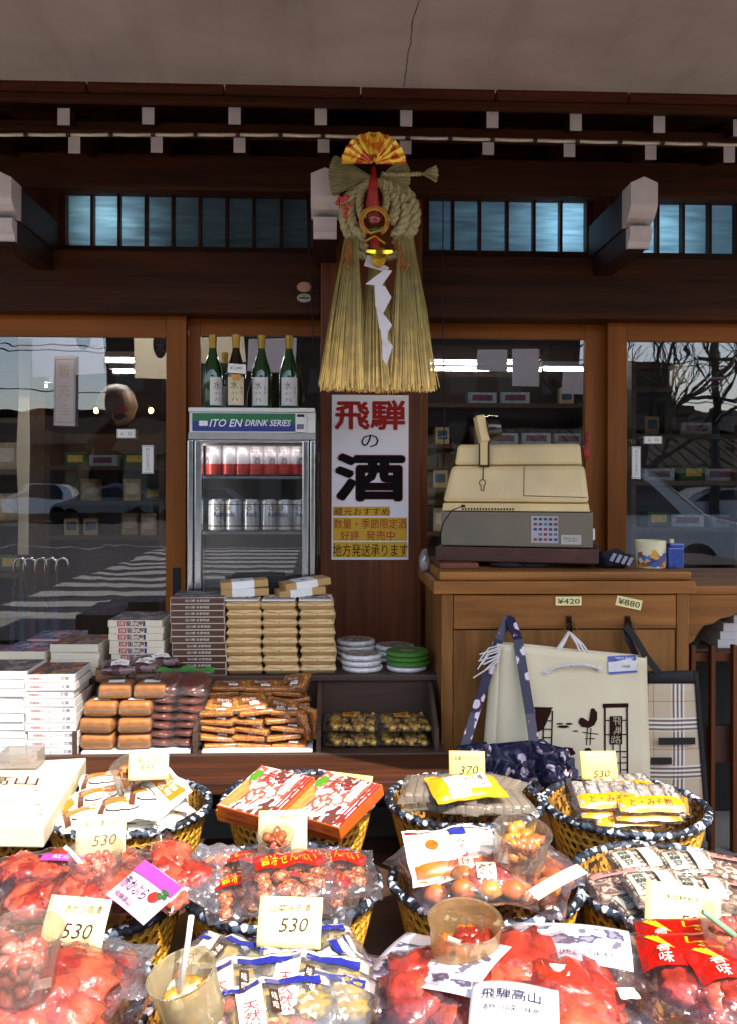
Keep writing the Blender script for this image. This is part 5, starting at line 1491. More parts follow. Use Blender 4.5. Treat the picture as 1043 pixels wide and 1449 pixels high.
# navy floral bag
def floral():
    m, nt, n, l, b = newmat('navy_floral_cloth')
    mp = coords(n, l, 32); vo = n.new('ShaderNodeTexVoronoi'); vo.inputs['Scale'].default_value = 1
    ns = n.new('ShaderNodeTexNoise'); ns.inputs['Scale'].default_value = 3.5; l.new(mp.outputs[0], ns.inputs[0])
    mm = n.new('ShaderNodeMix'); mm.data_type = 'VECTOR'; mm.inputs[0].default_value = .3; l.new(mp.outputs[0], mm.inputs[4]); l.new(ns.outputs[1], mm.inputs[5]); l.new(mm.outputs[1], vo.inputs[0])
    r = ramp(n, [(0, '#c9c3cc'), (.30, '#d5cfd8'), (.35, '#8a4a66'), (.38, '#121236'), (1, '#16173e')]); l.new(vo.outputs['Distance'], r.inputs[0])
    l.new(r.outputs[0], b.inputs['Base Color']); b.inputs['Roughness'].default_value = .38; b.inputs['Sheen Weight'].default_value = .2
    return m
FLO = floral()
nb = thing('floral_cloth_bag', 'navy blue floral cloth bag slumped below its long strap', 'bag', at(735, 1090, 2.74))
hk0 = at(720, 880, Yc - .038)
m = MB()
def strap(pts, w):
    P_ = [at(*p) for p in pts]; q = []
    for i in range(len(P_) - 1):
        for k in range(5): q.append(P_[i].lerp(P_[i + 1], k / 5))
    q.append(P_[-1]); ribbon(m, q, w, V((.15, -1, .1)))
strap([(719, 874, 2.905), (706, 905, 2.87), (690, 955, 2.86), (672, 1010, 2.84), (655, 1065, 2.78)], .030)
m.build('strap', FLO, nb, solidify=.003); m = MB()
strap([(721, 874, 2.905), (733, 905, 2.85), (741, 955, 2.83), (750, 1010, 2.81), (757, 1060, 2.76)], .032)
m.build('strap', FLO, nb, solidify=.003)
def fold(p, s):
    a = noise.noise(V((p[0] * 1.0 + s, p[1] * .5, s))); b = noise.noise(V((p[0] * 2.3 + a * 1.5, p[1] * 1.1, s + 3)))
    return (1 - abs(b) * 2.2) * .6 + a * .6
def crumple(mb, outline, Y, dep, s, nu=46, nv=30, fx=26):
    """cloth heap: outline tl,tr,br,bl pixels, folds run towards the strap ends"""
    tl, tr, br, bl = [at(x, y, Y) for x, y in outline]
    def f(u, v):
        e = (1 - abs(2 * u - 1) ** 3) * (1 - abs(2 * v - 1) ** 3)
        wob = .018 * noise.noise(V((u * 5 + s, v * 5, 1)))
        p = bl.lerp(br, u).lerp(tl.lerp(tr, u), v)
        h = fold(((u - .5) * (4 + 5 * (1 - v)), v * 3), s)
        return p + V((wob, -dep * e * (.55 + .5 * h), wob * .7 + .012 * h * e))
    mb.grid(f, nu, nv); mb.grid(lambda u, v: bl.lerp(br, 1 - u).lerp(tl.lerp(tr, 1 - u), v) + V((0, .02, 0)), 6, 6)
m = MB(); crumple(m, [(668, 1058), (772, 1048), (812, 1116), (650, 1122)], 2.76, .10, 3.3); m.build('bag_body', FLO, nb, smooth=True)
m = MB(); crumple(m, [(752, 1050), (806, 1062), (822, 1108), (770, 1118)], 2.70, .06, 8.1, 26, 20); m.build('folded_flap', FLO, nb, smooth=True)
m = MB(); crumple(m, [(648, 1058), (690, 1052), (712, 1112), (644, 1104)], 2.72, .06, 12.1, 26, 20); m.build('strap_knot', FLO, nb, smooth=True)
# =================================================================== display stand: bench, tray with dividers, upper shelf
zB = .55                                   # bench board, baskets stand in front of and around it
zT = atz(300, 1065, 0).z
Yt = 2.84
zt0 = Z(1067, Yt, 300)                     # tray floor
zS = Z(956, 3.08, 360)                     # upper shelf top
ds = thing('display_stand', 'dark wooden display stand with divided tray, upper shelf and worn front bench', 'display stand', (0, 3.0, SF))
xl_, xr_ = -1.55, X(628, 2.9)
m = MB()
yA = atz(300, 1108, zB).y
m.cbox(xl_, xr_ + .02, yA, Yt - .03, zB - .035, zB, .004); m.build('bench_board', wood('dark_bench_wood', '#2a150c', '#5c3018', 0, .6, 12, bump=.7, spec=.3), ds)
m = MB(); m.cbox(xl_, xr_ + .02, Yt - .028, Yt - .006, zB - .03, zt0 + .006, .003); m.build('front_rail', WTRAY, ds)
m = MB(); m.box(xl_, xr_, Yt - .005, 3.07, zt0 - .02, zt0); m.build('tray_floor', WTRAY, ds)
m = MB(); m.cbox(xl_, xr_ + .01, 3.075, 3.70, zS - .02, zS, .003); m.build('upper_shelf', WTRAY, ds)
m = MB(); m.box(xl_, xr_, 3.09, 3.10, zt0, zS - .021); m.build('back_board', wood('tray_back_wood', '#2a1a10', '#4a2f1e', 0, .6), ds)
for px in (106, 276, 451, 618):
    m = MB(); xx = X(px, Yt, 1040); h_ = .014
    m.prism([(Yt - .004, zt0 + .0005), (3.085, zt0 + .0005), (3.085, zS - .022), (3.04, zS - .022), (Yt - .004, zt0 + .075)], xx - h_ / 2, xx + h_ / 2, 'x')
    m.build('divider', WTRAYy, ds)
m = MB()
for a, b in ((116, 270), (287, 443)):
    m.box(X(a, Yt), X(b, Yt), Yt - .003, Yt + .2, zt0 + .0006, zt0 + .010)
m.build('white_lining', PAPER, ds)
for xx in (xl_ + .02, xr_ - .08):
    for yy in (2.62, 3.6):
        m = MB(); m.cbox(xx, xx + .05, yy, yy + .05, SF, zB - .036 if yy < 3 else zS - .021, .003); m.build('leg', WTRAYy, ds)

# ---- carton builder
def carton(name, w, d, h, mats, fr_fn=None, top_fn=None, label='x', cat='box', part='carton', bev=.0015):
    """local box: front at y=-d/2; mats: side, front, top; fr_fn/top_fn add lettering"""
    t = thing(name, label, cat)
    m = MB(); m.cbox(-w/2, w/2, -d/2, d/2, 0, h, bev, [0, 2, 1, 0, 0, 0])
    m.build(part, mats, t, local=True)
    if fr_fn:
        q = MB(); fr_fn(q, -d/2 - .0006); q.build('front_print', FRM, t, local=True)
    if top_fn:
        q = MB(); top_fn(q, h + .0006); q.build('top_print', TPM, t, local=True)
    return t
FRM = [solid('print_red', '#a83a32', .5), solid('print_green', '#4a7a52', .5), solid('print_navy', '#25285f', .5), solid('print_white', '#e0d8d0', .5), solid('print_dark', '#2b1a14', .5)]
TPM = [FRM[0], FRM[1], FRM[2], FRM[3], FRM[4], solid('print_gold', '#c08a2c', .4)]
CREAMB = mat('cream_carton_side', '#d0c5ae', .65, .04, 12)
WHB = mat('white_carton_side', '#c8c4bf', .6, .03, 12)
PIC1 = patches('village_picture', ['#2b2f45', '#8a4425', '#1d2233', '#a65a2c', '#59503f', '#3a4560'], 22, .6, .0, 'noise', (1, .7, 1))
PIC2 = patches('dark_street_picture', ['#221c22', '#4a3a36', '#2b3040', '#6d5a50', '#8f8782', '#3a2420'], 34, .6, .0, 'noise')
PIC3 = patches('purple_mountain_picture', ['#5b4f70', '#7d7a94', '#3a3350', '#a85a68', '#8f98a8'], 26, .6, 0, 'noise')
PICR = patches('red_festival_picture', ['#8a1d1a', '#5a1414', '#d8cdbd', '#6d6474', '#a86a50', '#7c1c20'], 60, .3, .4, 'noise')

def front_white(m, y):
    m.text('*飛騨高山', lambda a, b: V((a - .042, y, b + .0125)), .040, .0085, 0)
    m.text('ふ', lambda a, b: V((a - .004, y, b + .0125)), .012, .0125, 1)
    m.text('るさとの', lambda a, b: V((a + .018, y, b + .0115)), .022, .004, 4)
    m.text('*文撰', lambda a, b: V((a + .048, y, b + .0125)), .026, .011, 2)
cA = carton('souvenir_box', .158, .20, .0252, [WHB, WHB, PIC1], front_white, lambda m, z: m.text('*白川|郷', lambda a, b: V((a + .02, b + .02, z)), .07, .07, 4))
def stack(proto, px, pyb, Y, n, w_, rz, fmt, group, jit=.003, lean=0, dxs=None, step=None, z0=None, jr=1.5, names=None):
    b = at(px, pyb, Y); z = b.z if z0 is None else z0
    for i in range(n):
        dx = (dxs or {}).get(n - 1 - i, 0)
        place(proto, (b.x + rng.uniform(-jit, jit) + dx + lean * i, Y + w_ / 2 + rng.uniform(-jit, jit), z + i * step), R(rz + rng.uniform(-jr, jr)), fmt % nth(n - 1 - i, n), group)
    return z + n * step
G1 = 'white souvenir boxes stacked at the left'
stack(cA, 74, 1064, 2.84, 10, .20, 1, '%s white box with a printed spine in the front left stack', G1, step=.0257, z0=zt0, lean=-.0012, dxs={2: -.008, 0: 0}, jr=1.2)
cA2 = carton('souvenir_box', .175, .20, .0262, [WHB, WHB, PIC2])
stack(cA2, -4, 1064, 2.84, 10, .20, 0, '%s plain white box in the stack cut by the left picture edge', G1, step=.0267, z0=zt0, jit=.004, jr=1)
cA3 = carton('souvenir_box', .17, .22, .028, [CREAMB, CREAMB, PIC3], None, lambda m, z: m.text('*飛騨の|里', lambda a, b: V((a, b, z)), .09, .09, 3))
stack(cA3, 30, 956, 3.09, 3, .22, -3, '%s cream box with a purple picture behind the two front left stacks', G1, step=.0285, z0=zS, jr=3)
cA4 = carton('souvenir_box', .165, .21, .027, [CREAMB, CREAMB, PIC1])
stack(cA4, 103, 956, 3.09, 4, .21, 0, '%s cream box with an orange picture right behind the front left stack', G1, step=.0275, z0=zS, lean=.003, jr=2)
stack(cA3, 70, 960, 3.33, 3, .22, 4, '%s cream box in the low stack against the left glass door', G1, step=.0285, z0=zS, jr=3)
# cream stack filling behind the front left one, in the tray
# red spine boxes
def front_red(m, y):
    m.add([V((-.062, y, .003)), V((-.034, y, .003)), V((-.034, y, .0205)), V((-.062, y, .0205))], [(0, 1, 2, 3)], 0)
    m.add([V((.028, y, .003)), V((.036, y, .003)), V((.036, y, .0205)), V((.028, y, .0205))], [(0, 1, 2, 3)], 2)
    m.text('*高山祭', lambda a, b: V((a - .002, y, b + .012)), .05, .015, 4)
    m.text('古都', lambda a, b: V((a - .048, y - .0004, b + .012)), .02, .012, 3)
cR = carton('souvenir_box', .190, .22, .0232, [CREAMB, CREAMB, PIC2], front_red)
pr = MB(); pr.add([V((-.033, -.1104, .003)), V((.027, -.1104, .003)), V((.027, -.1104, .0205)), V((-.033, -.1104, .0205))], [(0, 1, 2, 3)]); pr.build('picture_band', PICR, cR, local=True)
stack(cR, 198, 956, 3.11, 8, .22, -1, '%s cream box with a red picture band on its spine', 'red banded boxes left of the brown stack', step=.0236, z0=zS, lean=-.0022, jr=1.5)
# brown 12 stack
def front_brown(m, y): m.text('*白川郷 合掌物語', lambda a, b: V((a, y - .0004, b + .0115)), .082, .0085, 3)
BRN = mat('chocolate_spine', '#4a2718', .4, .08, 12, coat=.3)
cB = carton('souvenir_box', .186, .20, .0222, [CREAMB, BRN, PIC2], front_brown)
zb_top = stack(cB, 283, 956, 3.09, 12, .20, 0, '%s brown spined box in the tall brown stack', 'brown spined boxes in the tall stack', step=.0225, z0=zS, lean=-.0011, jr=1.0)
# kraft paper packages in three columns
KRAFT = mat('kraft_paper', '#d8b884', .75, .08, 10, bump=.2, bscale=120)
kt = thing('kraft_package', 'package', 'package')
m = MB()
def pk(u, v, s=1):
    x = (u - .5) * .1275; y = (v - .5) * .19
    e = (1 - abs(2 * u - 1) ** 16) ** .35 * (1 - abs(2 * v - 1) ** 16) ** .3
    return V((x, y, .0155 + s * .0150 * e + .0012 * noise.noise(V((x * 30, y * 30, 2)))))
m.grid(lambda u, v: pk(u, v), 14, 14); m.grid(lambda u, v: pk(1 - u, v, -1), 14, 14)
m.build('wrapping', KRAFT, kt, local=True, smooth=60)
m = MB(); m.tube([(0, -.0965, .015), (0, -.086, .0268), (0, 0, .0312), (0, .086, .0268)], .0009, 4); m.build('string', solid('thin_string', '#7d5f38', .8), kt, local=True)
m = MB(); m.add([pk(.15, .02) + V((0, -.003, -.001)), pk(.5, .02) + V((0, -.003, -.006)), pk(.85, .02) + V((0, -.003, -.001)), pk(.85, .05) + V((0, 0, .001)), pk(.15, .05) + V((0, 0, .001))], [(0, 1, 2, 3, 4)]); m.build('flap', KRAFT, kt, local=True)
for c, (px, nm) in enumerate(((346, 'left'), (398, 'middle'), (450, 'right'))):
    b = at(px, 956, 3.09)
    for i in range(8):
        place(kt, (b.x + rng.uniform(-.003, .003) - .0012 * i, 3.09 + .095 + rng.uniform(-.005, .005), zS + i * .0322), R(rng.uniform(-2.2, 2.2)), '%s kraft paper package in the %s column of three' % (nth(7 - i, 8), nm), 'kraft paper packages in three columns', (1, 1, 1.04))
# picture sheets on top of the three columns
zk_ = zS + 8 * .0322
for c, (px, nm) in enumerate(((346, 'left'), (398, 'middle'), (450, 'right'))):
    b = at(px, 845, 3.09); t = thing('picture_card', 'white card printed with a thatched village on the %s kraft column' % nm, 'card', (b.x - .009, 3.16, zk_ + .003))
    m = MB(); m.cbox(b.x - .067, b.x + .048, 3.085, 3.25, zk_ + .0005, zk_ + .004, .001, 0)
    m.build('card', PAPER, t)
    m = MB(); z = zk_ + .0045
    x0 = b.x - .067
    r = random.Random(c)
    ridge = [(x0 + .004 + k * .0107, 3.13 + .03 * abs(math.sin(k * 1.3 + c)) + .01) for k in range(11)]
    m.add([V((x, y, z)) for x, y in ridge] + [V((x0 + .111, 3.12, z)), V((x0 + .004, 3.12, z))], [tuple(range(13))[::-1]], 1)
    m.text('*結', lambda a, b_: V((x0 + .055 + a, 3.195 + b_, z + .0005)), .03, .06, 0)
    m.box(x0 + .088, x0 + .100, 3.17, 3.21, z, z + .0002, 2)
    m.build('print', [INK, solid('hill_brown', '#6d5a48', .6), solid('seal_red', '#9c2a22', .5)], t)
# tilted wrapped boxes on top
wbx = thing('wrapped_box', 'box', 'box')
m = MB(); m.cbox(-.085, .085, -.055, .055, 0, .026, .003); m.build('carton', mat('tan_box', '#b89058', .6, .08, 14), wbx, local=True)
m = MB(); m.cbox(-.045, .035, -.0562, .0562, -.0005, .0268, .002); m.build('paper_band', PAPER, wbx, local=True)
m = MB(); m.add([V((-.02, -.02, .0272)), V((.005, -.02, .0272)), V((-.006, .01, .0272))], [(0, 1, 2)]); m.text('*高山ラーメン', lambda a, b: V((a, b + .03, .0272)), .06, .012, 0); m.build('print', solid('brown_mark', '#7a4a2e', .6), wbx, local=True)
for i, (px, py, Y, z, ry, rz) in enumerate(((347, 845, 3.22, .006, -2, 6), (346, 835, 3.24, .033, -4, 8), (425, 845, 3.22, .006, -5, 14), (432, 835, 3.24, .034, -7, 17))):
    place(wbx, (X(px, Y), Y, zk_ + z), (0, R(ry), R(rz)), ['lower', 'upper', 'lower', 'upper'][i] + ' tan box with a white paper band on the ' + ['left', 'left', 'right', 'right'][i] + ' of the kraft packages', 'banded boxes lying on the kraft packages')
m = MB(); b = at(365, 832, 3.27); m.cbox(b.x - .10, b.x + .09, 3.285, 3.33, zk_, zk_ + .07, .003); tag(m.build('black_tray', BLACK, origin=(b.x, 3.3, zk_)), 'black plastic tray standing behind the tan banded boxes', 'tray')

# ---- round plates / wrapped discs
GRNP = mat('green_lacquer', '#3f7a2c', .35, .1, 20, coat=.3)
wd = thing('wrapped_disc_cake', 'disc', 'cake')
m = MB()
def dc(u, v):
    a = 2 * math.pi * u; rr = .074 * (1 + .02 * noise.noise(V((math.cos(a) * 4, math.sin(a) * 4, 0))))
    prof = [(0, .003), (.9, 0), (1, .007), (.97, .017), (.8, .0185), (0, .019)]
    k = v * 5; i = min(4, int(k)); t = k - i; r0 = prof[i][0] * (1 - t) + prof[i + 1][0] * t; z = prof[i][1] * (1 - t) + prof[i + 1][1] * t
    return V((rr * r0 * math.cos(a), rr * r0 * math.sin(a), z + .0012 * noise.noise(V((a * 9, v * 6, 1)))))
m.grid(dc, 40, 10, wrap=True); m.build('white_wrapping', mat('white_wrap', '#d6d4d2', .35, .15, 60, bump=.4, coat=.4), wd, local=True, smooth=True)
m = MB(); m.grid(lambda u, v: V((.062 * math.cos(2 * math.pi * u) * v, .062 * math.sin(2 * math.pi * u) * v, .0198)), 24, 2, wrap=True); m.build('top_print', patches('disc_print', ['#55604a', '#c9c4ba', '#3b3a34', '#a8a496', '#6d4b3a'], 50, .3, .4, 'noise'), wd, local=True)
m = MB()
for q in range(4):
    a = q * math.pi / 4 + .3; m.tube([(.077 * math.cos(a), .077 * math.sin(a), .008), (.06 * math.cos(a), .06 * math.sin(a), .022), (0, 0, .024), (-.06 * math.cos(a), -.06 * math.sin(a), .022), (-.077 * math.cos(a), -.077 * math.sin(a), .008)], .0009, 4)
m.build('raffia_tie', solid('raffia', '#8c7a5a', .8), wd, local=True)
gd = thing('green_disc_case', 'disc', 'box')
m = MB(); m.lathe([(.072, 0), (.078, .004), (.078, .012), (.074, .016), (.070, .0165), (.068, .0145), (0, .0145)], 40, mi=[0, 0, 0, 0, 0, 1], caps=True); m.build('case', [GRNP, mat('green_paper', '#4f6d2c', .5, .15, 30)], gd, local=True, smooth=30)
m = MB(); m.box(-.022, .022, -.016, .016, .0148, .0155); m.text('古都の味', lambda a, b: V((a, b, .016)), .034, .014, 1); m.build('label', [mat('grey_label', '#9a9590', .5), INK], gd, local=True)
for k, (px, Y, n, lab) in enumerate(((513, 3.14, 3, 'front left pile of white wrapped discs'), (578, 3.14, 1, 'pile below the green cases'), (505, 3.31, 4, 'rear left pile of white wrapped discs'), (560, 3.31, 3, 'rear middle pile of white wrapped discs'))):
    for i in range(n):
        place(wd, (X(px, Y) + rng.uniform(-.003, .003), Y + .03, zS + i * .021), rng.uniform(0, 3), '%s white wrapped disc in the %s' % (nth(n - 1 - i, n) if n > 1 else 'single', lab), 'white wrapped disc cakes')
for i in range(3):
    place(gd, (X(579 + i * -.5, 3.14), 3.17, zS + .021 + i * .0168), .25, '%s round green case in the pile beside the cabinet' % ['bottom', 'middle', 'top'][i], 'round green cases')

# ---- food bag shapes
FILM = film('clear_wrap', (.96, .96, .97), gloss=.02, rough=.09, haze=.04, hz=(.85, .84, .86), bscale=20, bump=.45)
FILMP = film('pink_edge_wrap', (.97, .93, .95), gloss=.04, rough=.12, haze=.07, hz=(.8, .62, .68), bscale=20, bump=.45)
def hfun(w, l, t, seed, cr=.006, fr=28, flat=.16):
    def h(x, y):
        u, v = min(1, abs(2 * x / w)), min(1, abs(2 * y / l))
        e = (max(0, 1 - (u / (1 - flat * .3)) ** 3) if u < 1 - flat * .3 else 0) ** .5 * (max(0, 1 - (v / (1 - flat)) ** 3) if v < 1 - flat else 0) ** .5
        return t * .5 * e
    def n(x, y, s=1):
        return cr * (noise.noise(V((x * fr + seed, y * fr, s * 5))) + .5 * noise.noise(V((x * fr * 2.3, y * fr * 2.3 + seed, s * 9))))
    return h, n
def pouch(name, w, l, t, seed, filmm, content=None, label=None, cr=.006, flat=.16, nu=22, nv=22, wob=.006, fr=28, labelname='label', cat='bag of food', extra=None, film_name='film'):
    """a sealed bag lying flat, its two films meeting at flat sealed ends; content(mb) fills it; label = (x0,x1,y0,y1,mats,textlist)"""
    th = thing(name, 'bag', cat)
    h, n = hfun(w, l, t, seed, cr, fr, flat)
    def S(u, v, s):
        x, y = (u - .5) * w, (v - .5) * l
        e = wob * noise.noise(V((x * 18 + seed, y * 18, 7)))
        lift = .010 * abs(2 * v - 1) ** 6 * noise.noise(V((x * 16, seed, math.copysign(2, y))))
        return V((x + e * (abs(2 * u - 1) ** 4), y + e, t * .5 + s * h(x, y) + (n(x, y, s) if s > 0 else .3 * n(x, y, 1)) + lift + s * .0004))
    if content:
        m = MB(); cm = content(m, t * .5); m.build('contents', cm, th, local=True, smooth=True)
    if filmm:
        m = MB(); m.grid(lambda u, v: S(u, v, 1), nu, nv); m.grid(lambda u, v: S(1 - u, v, -1), nu, nv)
        m.build(film_name, filmm, th, local=True, smooth=True)
    def surf(x, y, d=.001): u, v = x / w + .5, y / l + .5; p = S(u, v, 1); return V((x, y, p.z + d))
    for lb in (label if isinstance(label, list) else [label] if label else []):
        x0, x1, y0, y1, mats, tx = lb
        m = MB(); m.grid(lambda u, v: surf(x0 + (x1 - x0) * u, y0 + (y1 - y0) * v, .0012), 10, 8, 0)
        for (s, cx, cy, tw, tH, mi) in tx:
            m.text(s, lambda a, b, cx=cx, cy=cy: surf(cx + a, cy + b, .0022), tw, tH, mi)
        m.build(labelname, mats, th, local=True, smooth=True)
    if extra: extra(th, surf)
    return th
def lumps(n, sx, sy, r0, r1, seed, mats, zk=.9, amp=.45, sub=3, flatz=.7):
    def f(m, zc):
        r = random.Random(seed)
        for k in range(n):
            q = r.uniform(r0, r1)
            m.blob((r.uniform(-sx, sx), r.uniform(-sy, sy), zc + r.uniform(-.004, .004)), (q * r.uniform(.8, 1.3), q * r.uniform(.8, 1.3), min(q * flatz, zc * zk)), k + seed * 7, amp, min(sub, 3 if n < 20 else 2), 3.2, k % len(mats))
        return mats
    return f
# ---- mustard cake packs (block shaped, wrapped in film)
MUST = mat('mustard_cake', '#b8701c', .6, .22, 40, bump=.5, bscale=160)
cp = thing('cake_pack', 'pack', 'food pack')
m = MB(); m.cbox(-.052, .052, -.055, .055, .002, .046, .012); m.build('cake', MUST, cp, local=True, smooth=50)
m = MB()
def wrapf(u, v):
    a = 2 * math.pi * u; x = (v - .5) * .124
    k = max(0, 1 - (abs(2 * v - 1)) ** 9)
    cx, cz = math.cos(a), math.sin(a)
    q = max(abs(cx), abs(cz)) ** -.75
    return V((x, .059 * cx * q * (.55 + .45 * k) + .002 * noise.noise(V((a * 4, v * 14, 2))), .025 + .0255 * cz * q * (.2 + .8 * k) + .0015 * noise.noise(V((a * 4, v * 20, 1)))))
m.grid(wrapf, 24, 16, wrap=True); m.build('film', FILM, cp, local=True, smooth=True)
m = MB(); m.box(-.026, .026, -.03, .006, .0505, .0512); m.build('label', PAPER, cp, local=True)
m = MB(); m.add([V((-.05, -.0565, .012)), V((.05, -.0565, .012)), V((.05, -.0565, .026)), V((-.05, -.0565, .026))], [(0, 1, 2, 3)]); m.build('film_fold', film('hazy_wrap', (.96, .93, .88), gloss=.05, haze=.30, hz=(.8, .65, .42)), cp, local=True)
GC = 'mustard coloured cake packs'
rows = [(1060, 2.85, (136, 187)), (1034, 2.85, (136, 188)), (1009, 2.86, (141, 190)), (984, 2.88, (160, 212)), (966, 2.96, (148, 195))]
for i, (py, Y, pxs) in enumerate(rows):
    for j, px in enumerate(pxs):
        z = zt0 + .011 + i * .0515 if i < 3 else zt0 + .011 + 3 * .0515 + (0 if i == 3 else .0)
        yy = Y + .058 + (.0 if i < 4 else .07)
        place(cp, (X(px, Y, 1010), yy + (.12 if i == 4 else 0) * 0, z if i < 4 else z + .012), (R(0 if i < 4 else -8), 0, R(rng.uniform(-7, 7))), '%s mustard cake pack, %s' % (['left', 'right'][j], ['bottom row', 'second row from the bottom', 'third row from the bottom', 'fourth row from the bottom', 'topmost row at the back'][i]), GC)
# reddish packs on top at the back
REDP = patches('dark_red_print', ['#4a1a20', '#7d3038', '#2a1418', '#8c6a68', '#5a2a24'], 34, .2, .8, 'noise')
rp = pouch('sweet_bag', .13, .12, .03, 3, FILM, lambda m, z: (m.cbox(-.055, .055, -.045, .045, z - .010, z + .011, .006), [REDP])[1], (-.03, .03, -.02, .02, [PAPER, INKR], [('赤かぶ', 0, 0, .04, .02, 1)]), labelname='label')
for i, (px, py, Y, rz, rx) in enumerate(((168, 948, 3.00, 8, 12), (205, 945, 3.02, -12, 10), (225, 938, 3.06, 25, 8))):
    place(rp, (X(px, Y), Y + .03, Z(py, Y, px) - .01), (R(rx), 0, R(rz)), '%s dark red sweet bag lying on the mustard packs' % ['left', 'middle', 'right'][i], 'dark red sweet bags on the mustard packs')
# ---- brown sachets with green tops
BRS = mat('brown_sweet_paste', '#6b2d14', .3, .3, 40, coat=.8)
GRS = solid('bright_green_seal', '#2f8f2a', .3, coat=.5)
def green_edge(th, surf):
    m = MB(); m.grid(lambda u, v: V(((u - .5) * .112, .040 + .028 * v, .026 - .004 * v + .004 * math.sin(u * 9) * v)), 12, 2); m.build('green_seal', GRS, th, local=True)
sc_ = pouch('sweet_bag', .112, .135, .034, 5, FILM, lambda m, z: (m.blob((0, -.003, z), (.050, .055, .0135), 3, .25, 3), [BRS])[1], None, cr=.004, extra=green_edge)
for j, px in enumerate((224, 262)):
    for i in range(8):
        Y = 2.86
        place(sc_, (X(px, Y, 1010) + rng.uniform(-.005, .005) + (j * .002) + i * .0018, Y + .06 + .004 * i, zt0 + .012 + i * .0262), (R(rng.uniform(0, 6) + (22 if i > 6 else 6 if i > 5 else 0)), R(rng.uniform(-4, 4)), R(rng.uniform(-8, 8))), '%s brown sweet bag with a green seal, %s column' % (nth(7 - i, 8), ['left', 'right'][j]), 'brown sweet bags with green seals')
# ---- cracker bags
CRK = patches('roasted_crackers', ['#b5661e', '#cc8836', '#8f4a16', '#c2762c', '#d8a050'], 120, .4, .5, 'noise', bump=.6)
crb = pouch('cracker_bag', .125, .085, .020, 8, FILM, lambda m, z: (m.cbox(-.055, .055, -.034, .034, z - .008, z + .007, .005), [CRK])[1],
            [(-.035, .03, -.012, .024, [mat('cracker_label', '#7a4a24', .4), PAPER, INK], [('*せんべい', 0, .006, .045, .014, 1)]), (.0, .03, -.022, -.004, [PAPER, INK], [('¥350', .015, -.013, .02, .008, 1)])], cr=.003, nu=12, nv=10)
r = random.Random(11)
GK = 'brown rice cracker bags in the tray'
k = 0
for px, py in ():
    pass
lay = []
for row in range(5):            # front heap
    for j in range(3):
        lay.append((311 + j * 47 + r.uniform(-5, 5) - (row % 2) * 6, 1058 - row * 11.5, 2.865, 'front heap, %s layer from the bottom, %s' % (ORDX[row], ['left', 'middle', 'right'][j])))
for row in range(4):
    for j in range(3):
        lay.append((318 + j * 45 + r.uniform(-5, 5) + (row % 2) * 8, 1002 - row * 8.5, 2.98, 'rear heap, %s layer from the bottom, %s' % (ORDX[row], ['left', 'middle', 'right'][j])))
for px, py, Y, nm in lay:
    base = at(px, py, Y)
    place(crb, (base.x, Y + .04, base.z - .004), (R(r.uniform(2, 14)), R(r.uniform(-5, 7)), R(r.uniform(-14, 14))), 'cracker bag, ' + nm, GK)
for i, (px, py, Y, e) in enumerate(((422, 1030, 2.87, (20, 62, 70)), (434, 1026, 2.88, (25, 70, 80)), (418, 970, 3.0, (35, -12, -35)), (395, 1006, 2.9, (30, 8, -22)), (352, 1000, 2.9, (28, -5, 12)), (316, 1002, 2.9, (26, 3, -8)))):
    b = at(px, py, Y); place(crb, (b.x, Y + .02, b.z), tuple(R(a) for a in e), ['cracker bag leaning on edge near the right divider', 'cracker bag standing against the right divider', 'tilted cracker bag at the rear right corner of the heap', 'tilted cracker bag on the front heap, right of centre', 'tilted cracker bag topmost in the middle of the front heap', 'tilted cracker bag topmost at the left of the front heap'][i], GK)
# ---- candy bags
CND = [mat('candy_amber', '#a8791c', .3, .3, 60, coat=.6), mat('candy_yellow', '#c9a23a', .3, .3, 60, coat=.6), mat('candy_brown', '#5a3a1c', .35, .3, 60, coat=.5)]
CNDL = [mat('candy_label', '#d08a2a', .5), INKB]
cnb = pouch('candy_bag', .175, .16, .040, 12, FILM, lumps(90, .072, .06, .008, .012, 4, CND, zk=.9, amp=.2, sub=1, flatz=1.3), [(-.03, .015, .0, .045, CNDL, [('飛騨|の飴', -.008, .022, .035, .03, 1)])], cr=.005)
for i, (px, Y, z, rz, nm) in enumerate(((497, 2.87, 0, 3, 'lower left'), (573, 2.87, 0, -3, 'lower right'), (498, 2.90, .040, -4, 'upper left'), (575, 2.89, .040, 5, 'upper right'))):
    place(cnb, (X(px, Y, 1030), Y + .09, zt0 + .004 + z), (R(4), 0, R(rz)), nm + ' clear bag of amber candy in the right tray compartment', 'amber candy bags', (1.05, 1.15, .85))
# small white things beside the red stack
m = MB(); b = at(165, 905, 3.2)
# =================================================================== low table for the baskets
ZR = .55          # rim height
ZT = .38
fm = MB(); fm.cbox(.95, 2.1, 2.05, 3.0, SF + .0005, SF + .012, .004)
tag(fm.build('floor_mat', mat('dark_red_mat', '#3a0c0c', .9, .3, 80, bump=.5), origin=(1.4, 2.6, SF)), 'dark red mat on the pavement beside the plaid bag', 'mat')
lt = thing('low_table', 'low dark wooden table under the front baskets', 'table', (0, 1.6, SF))
m = MB(); m.prism([(-1.3, .75), (1.5, .75), (1.5, 1.95), (.98, 2.02), (.98, 2.58), (-1.3, 2.58)], ZT - .03, ZT, 'z'); m.build('table_top', WTRAY, lt)
for xx, ys_ in ((-1.25, (.8, 2.48)), (.9, (2.48,)), (1.4, (.8,))):
    for yy in ys_:
        m = MB(); m.cbox(xx, xx + .05, yy, yy + .05, SF, ZT - .031, .003); m.build('leg', WTRAYy, lt)

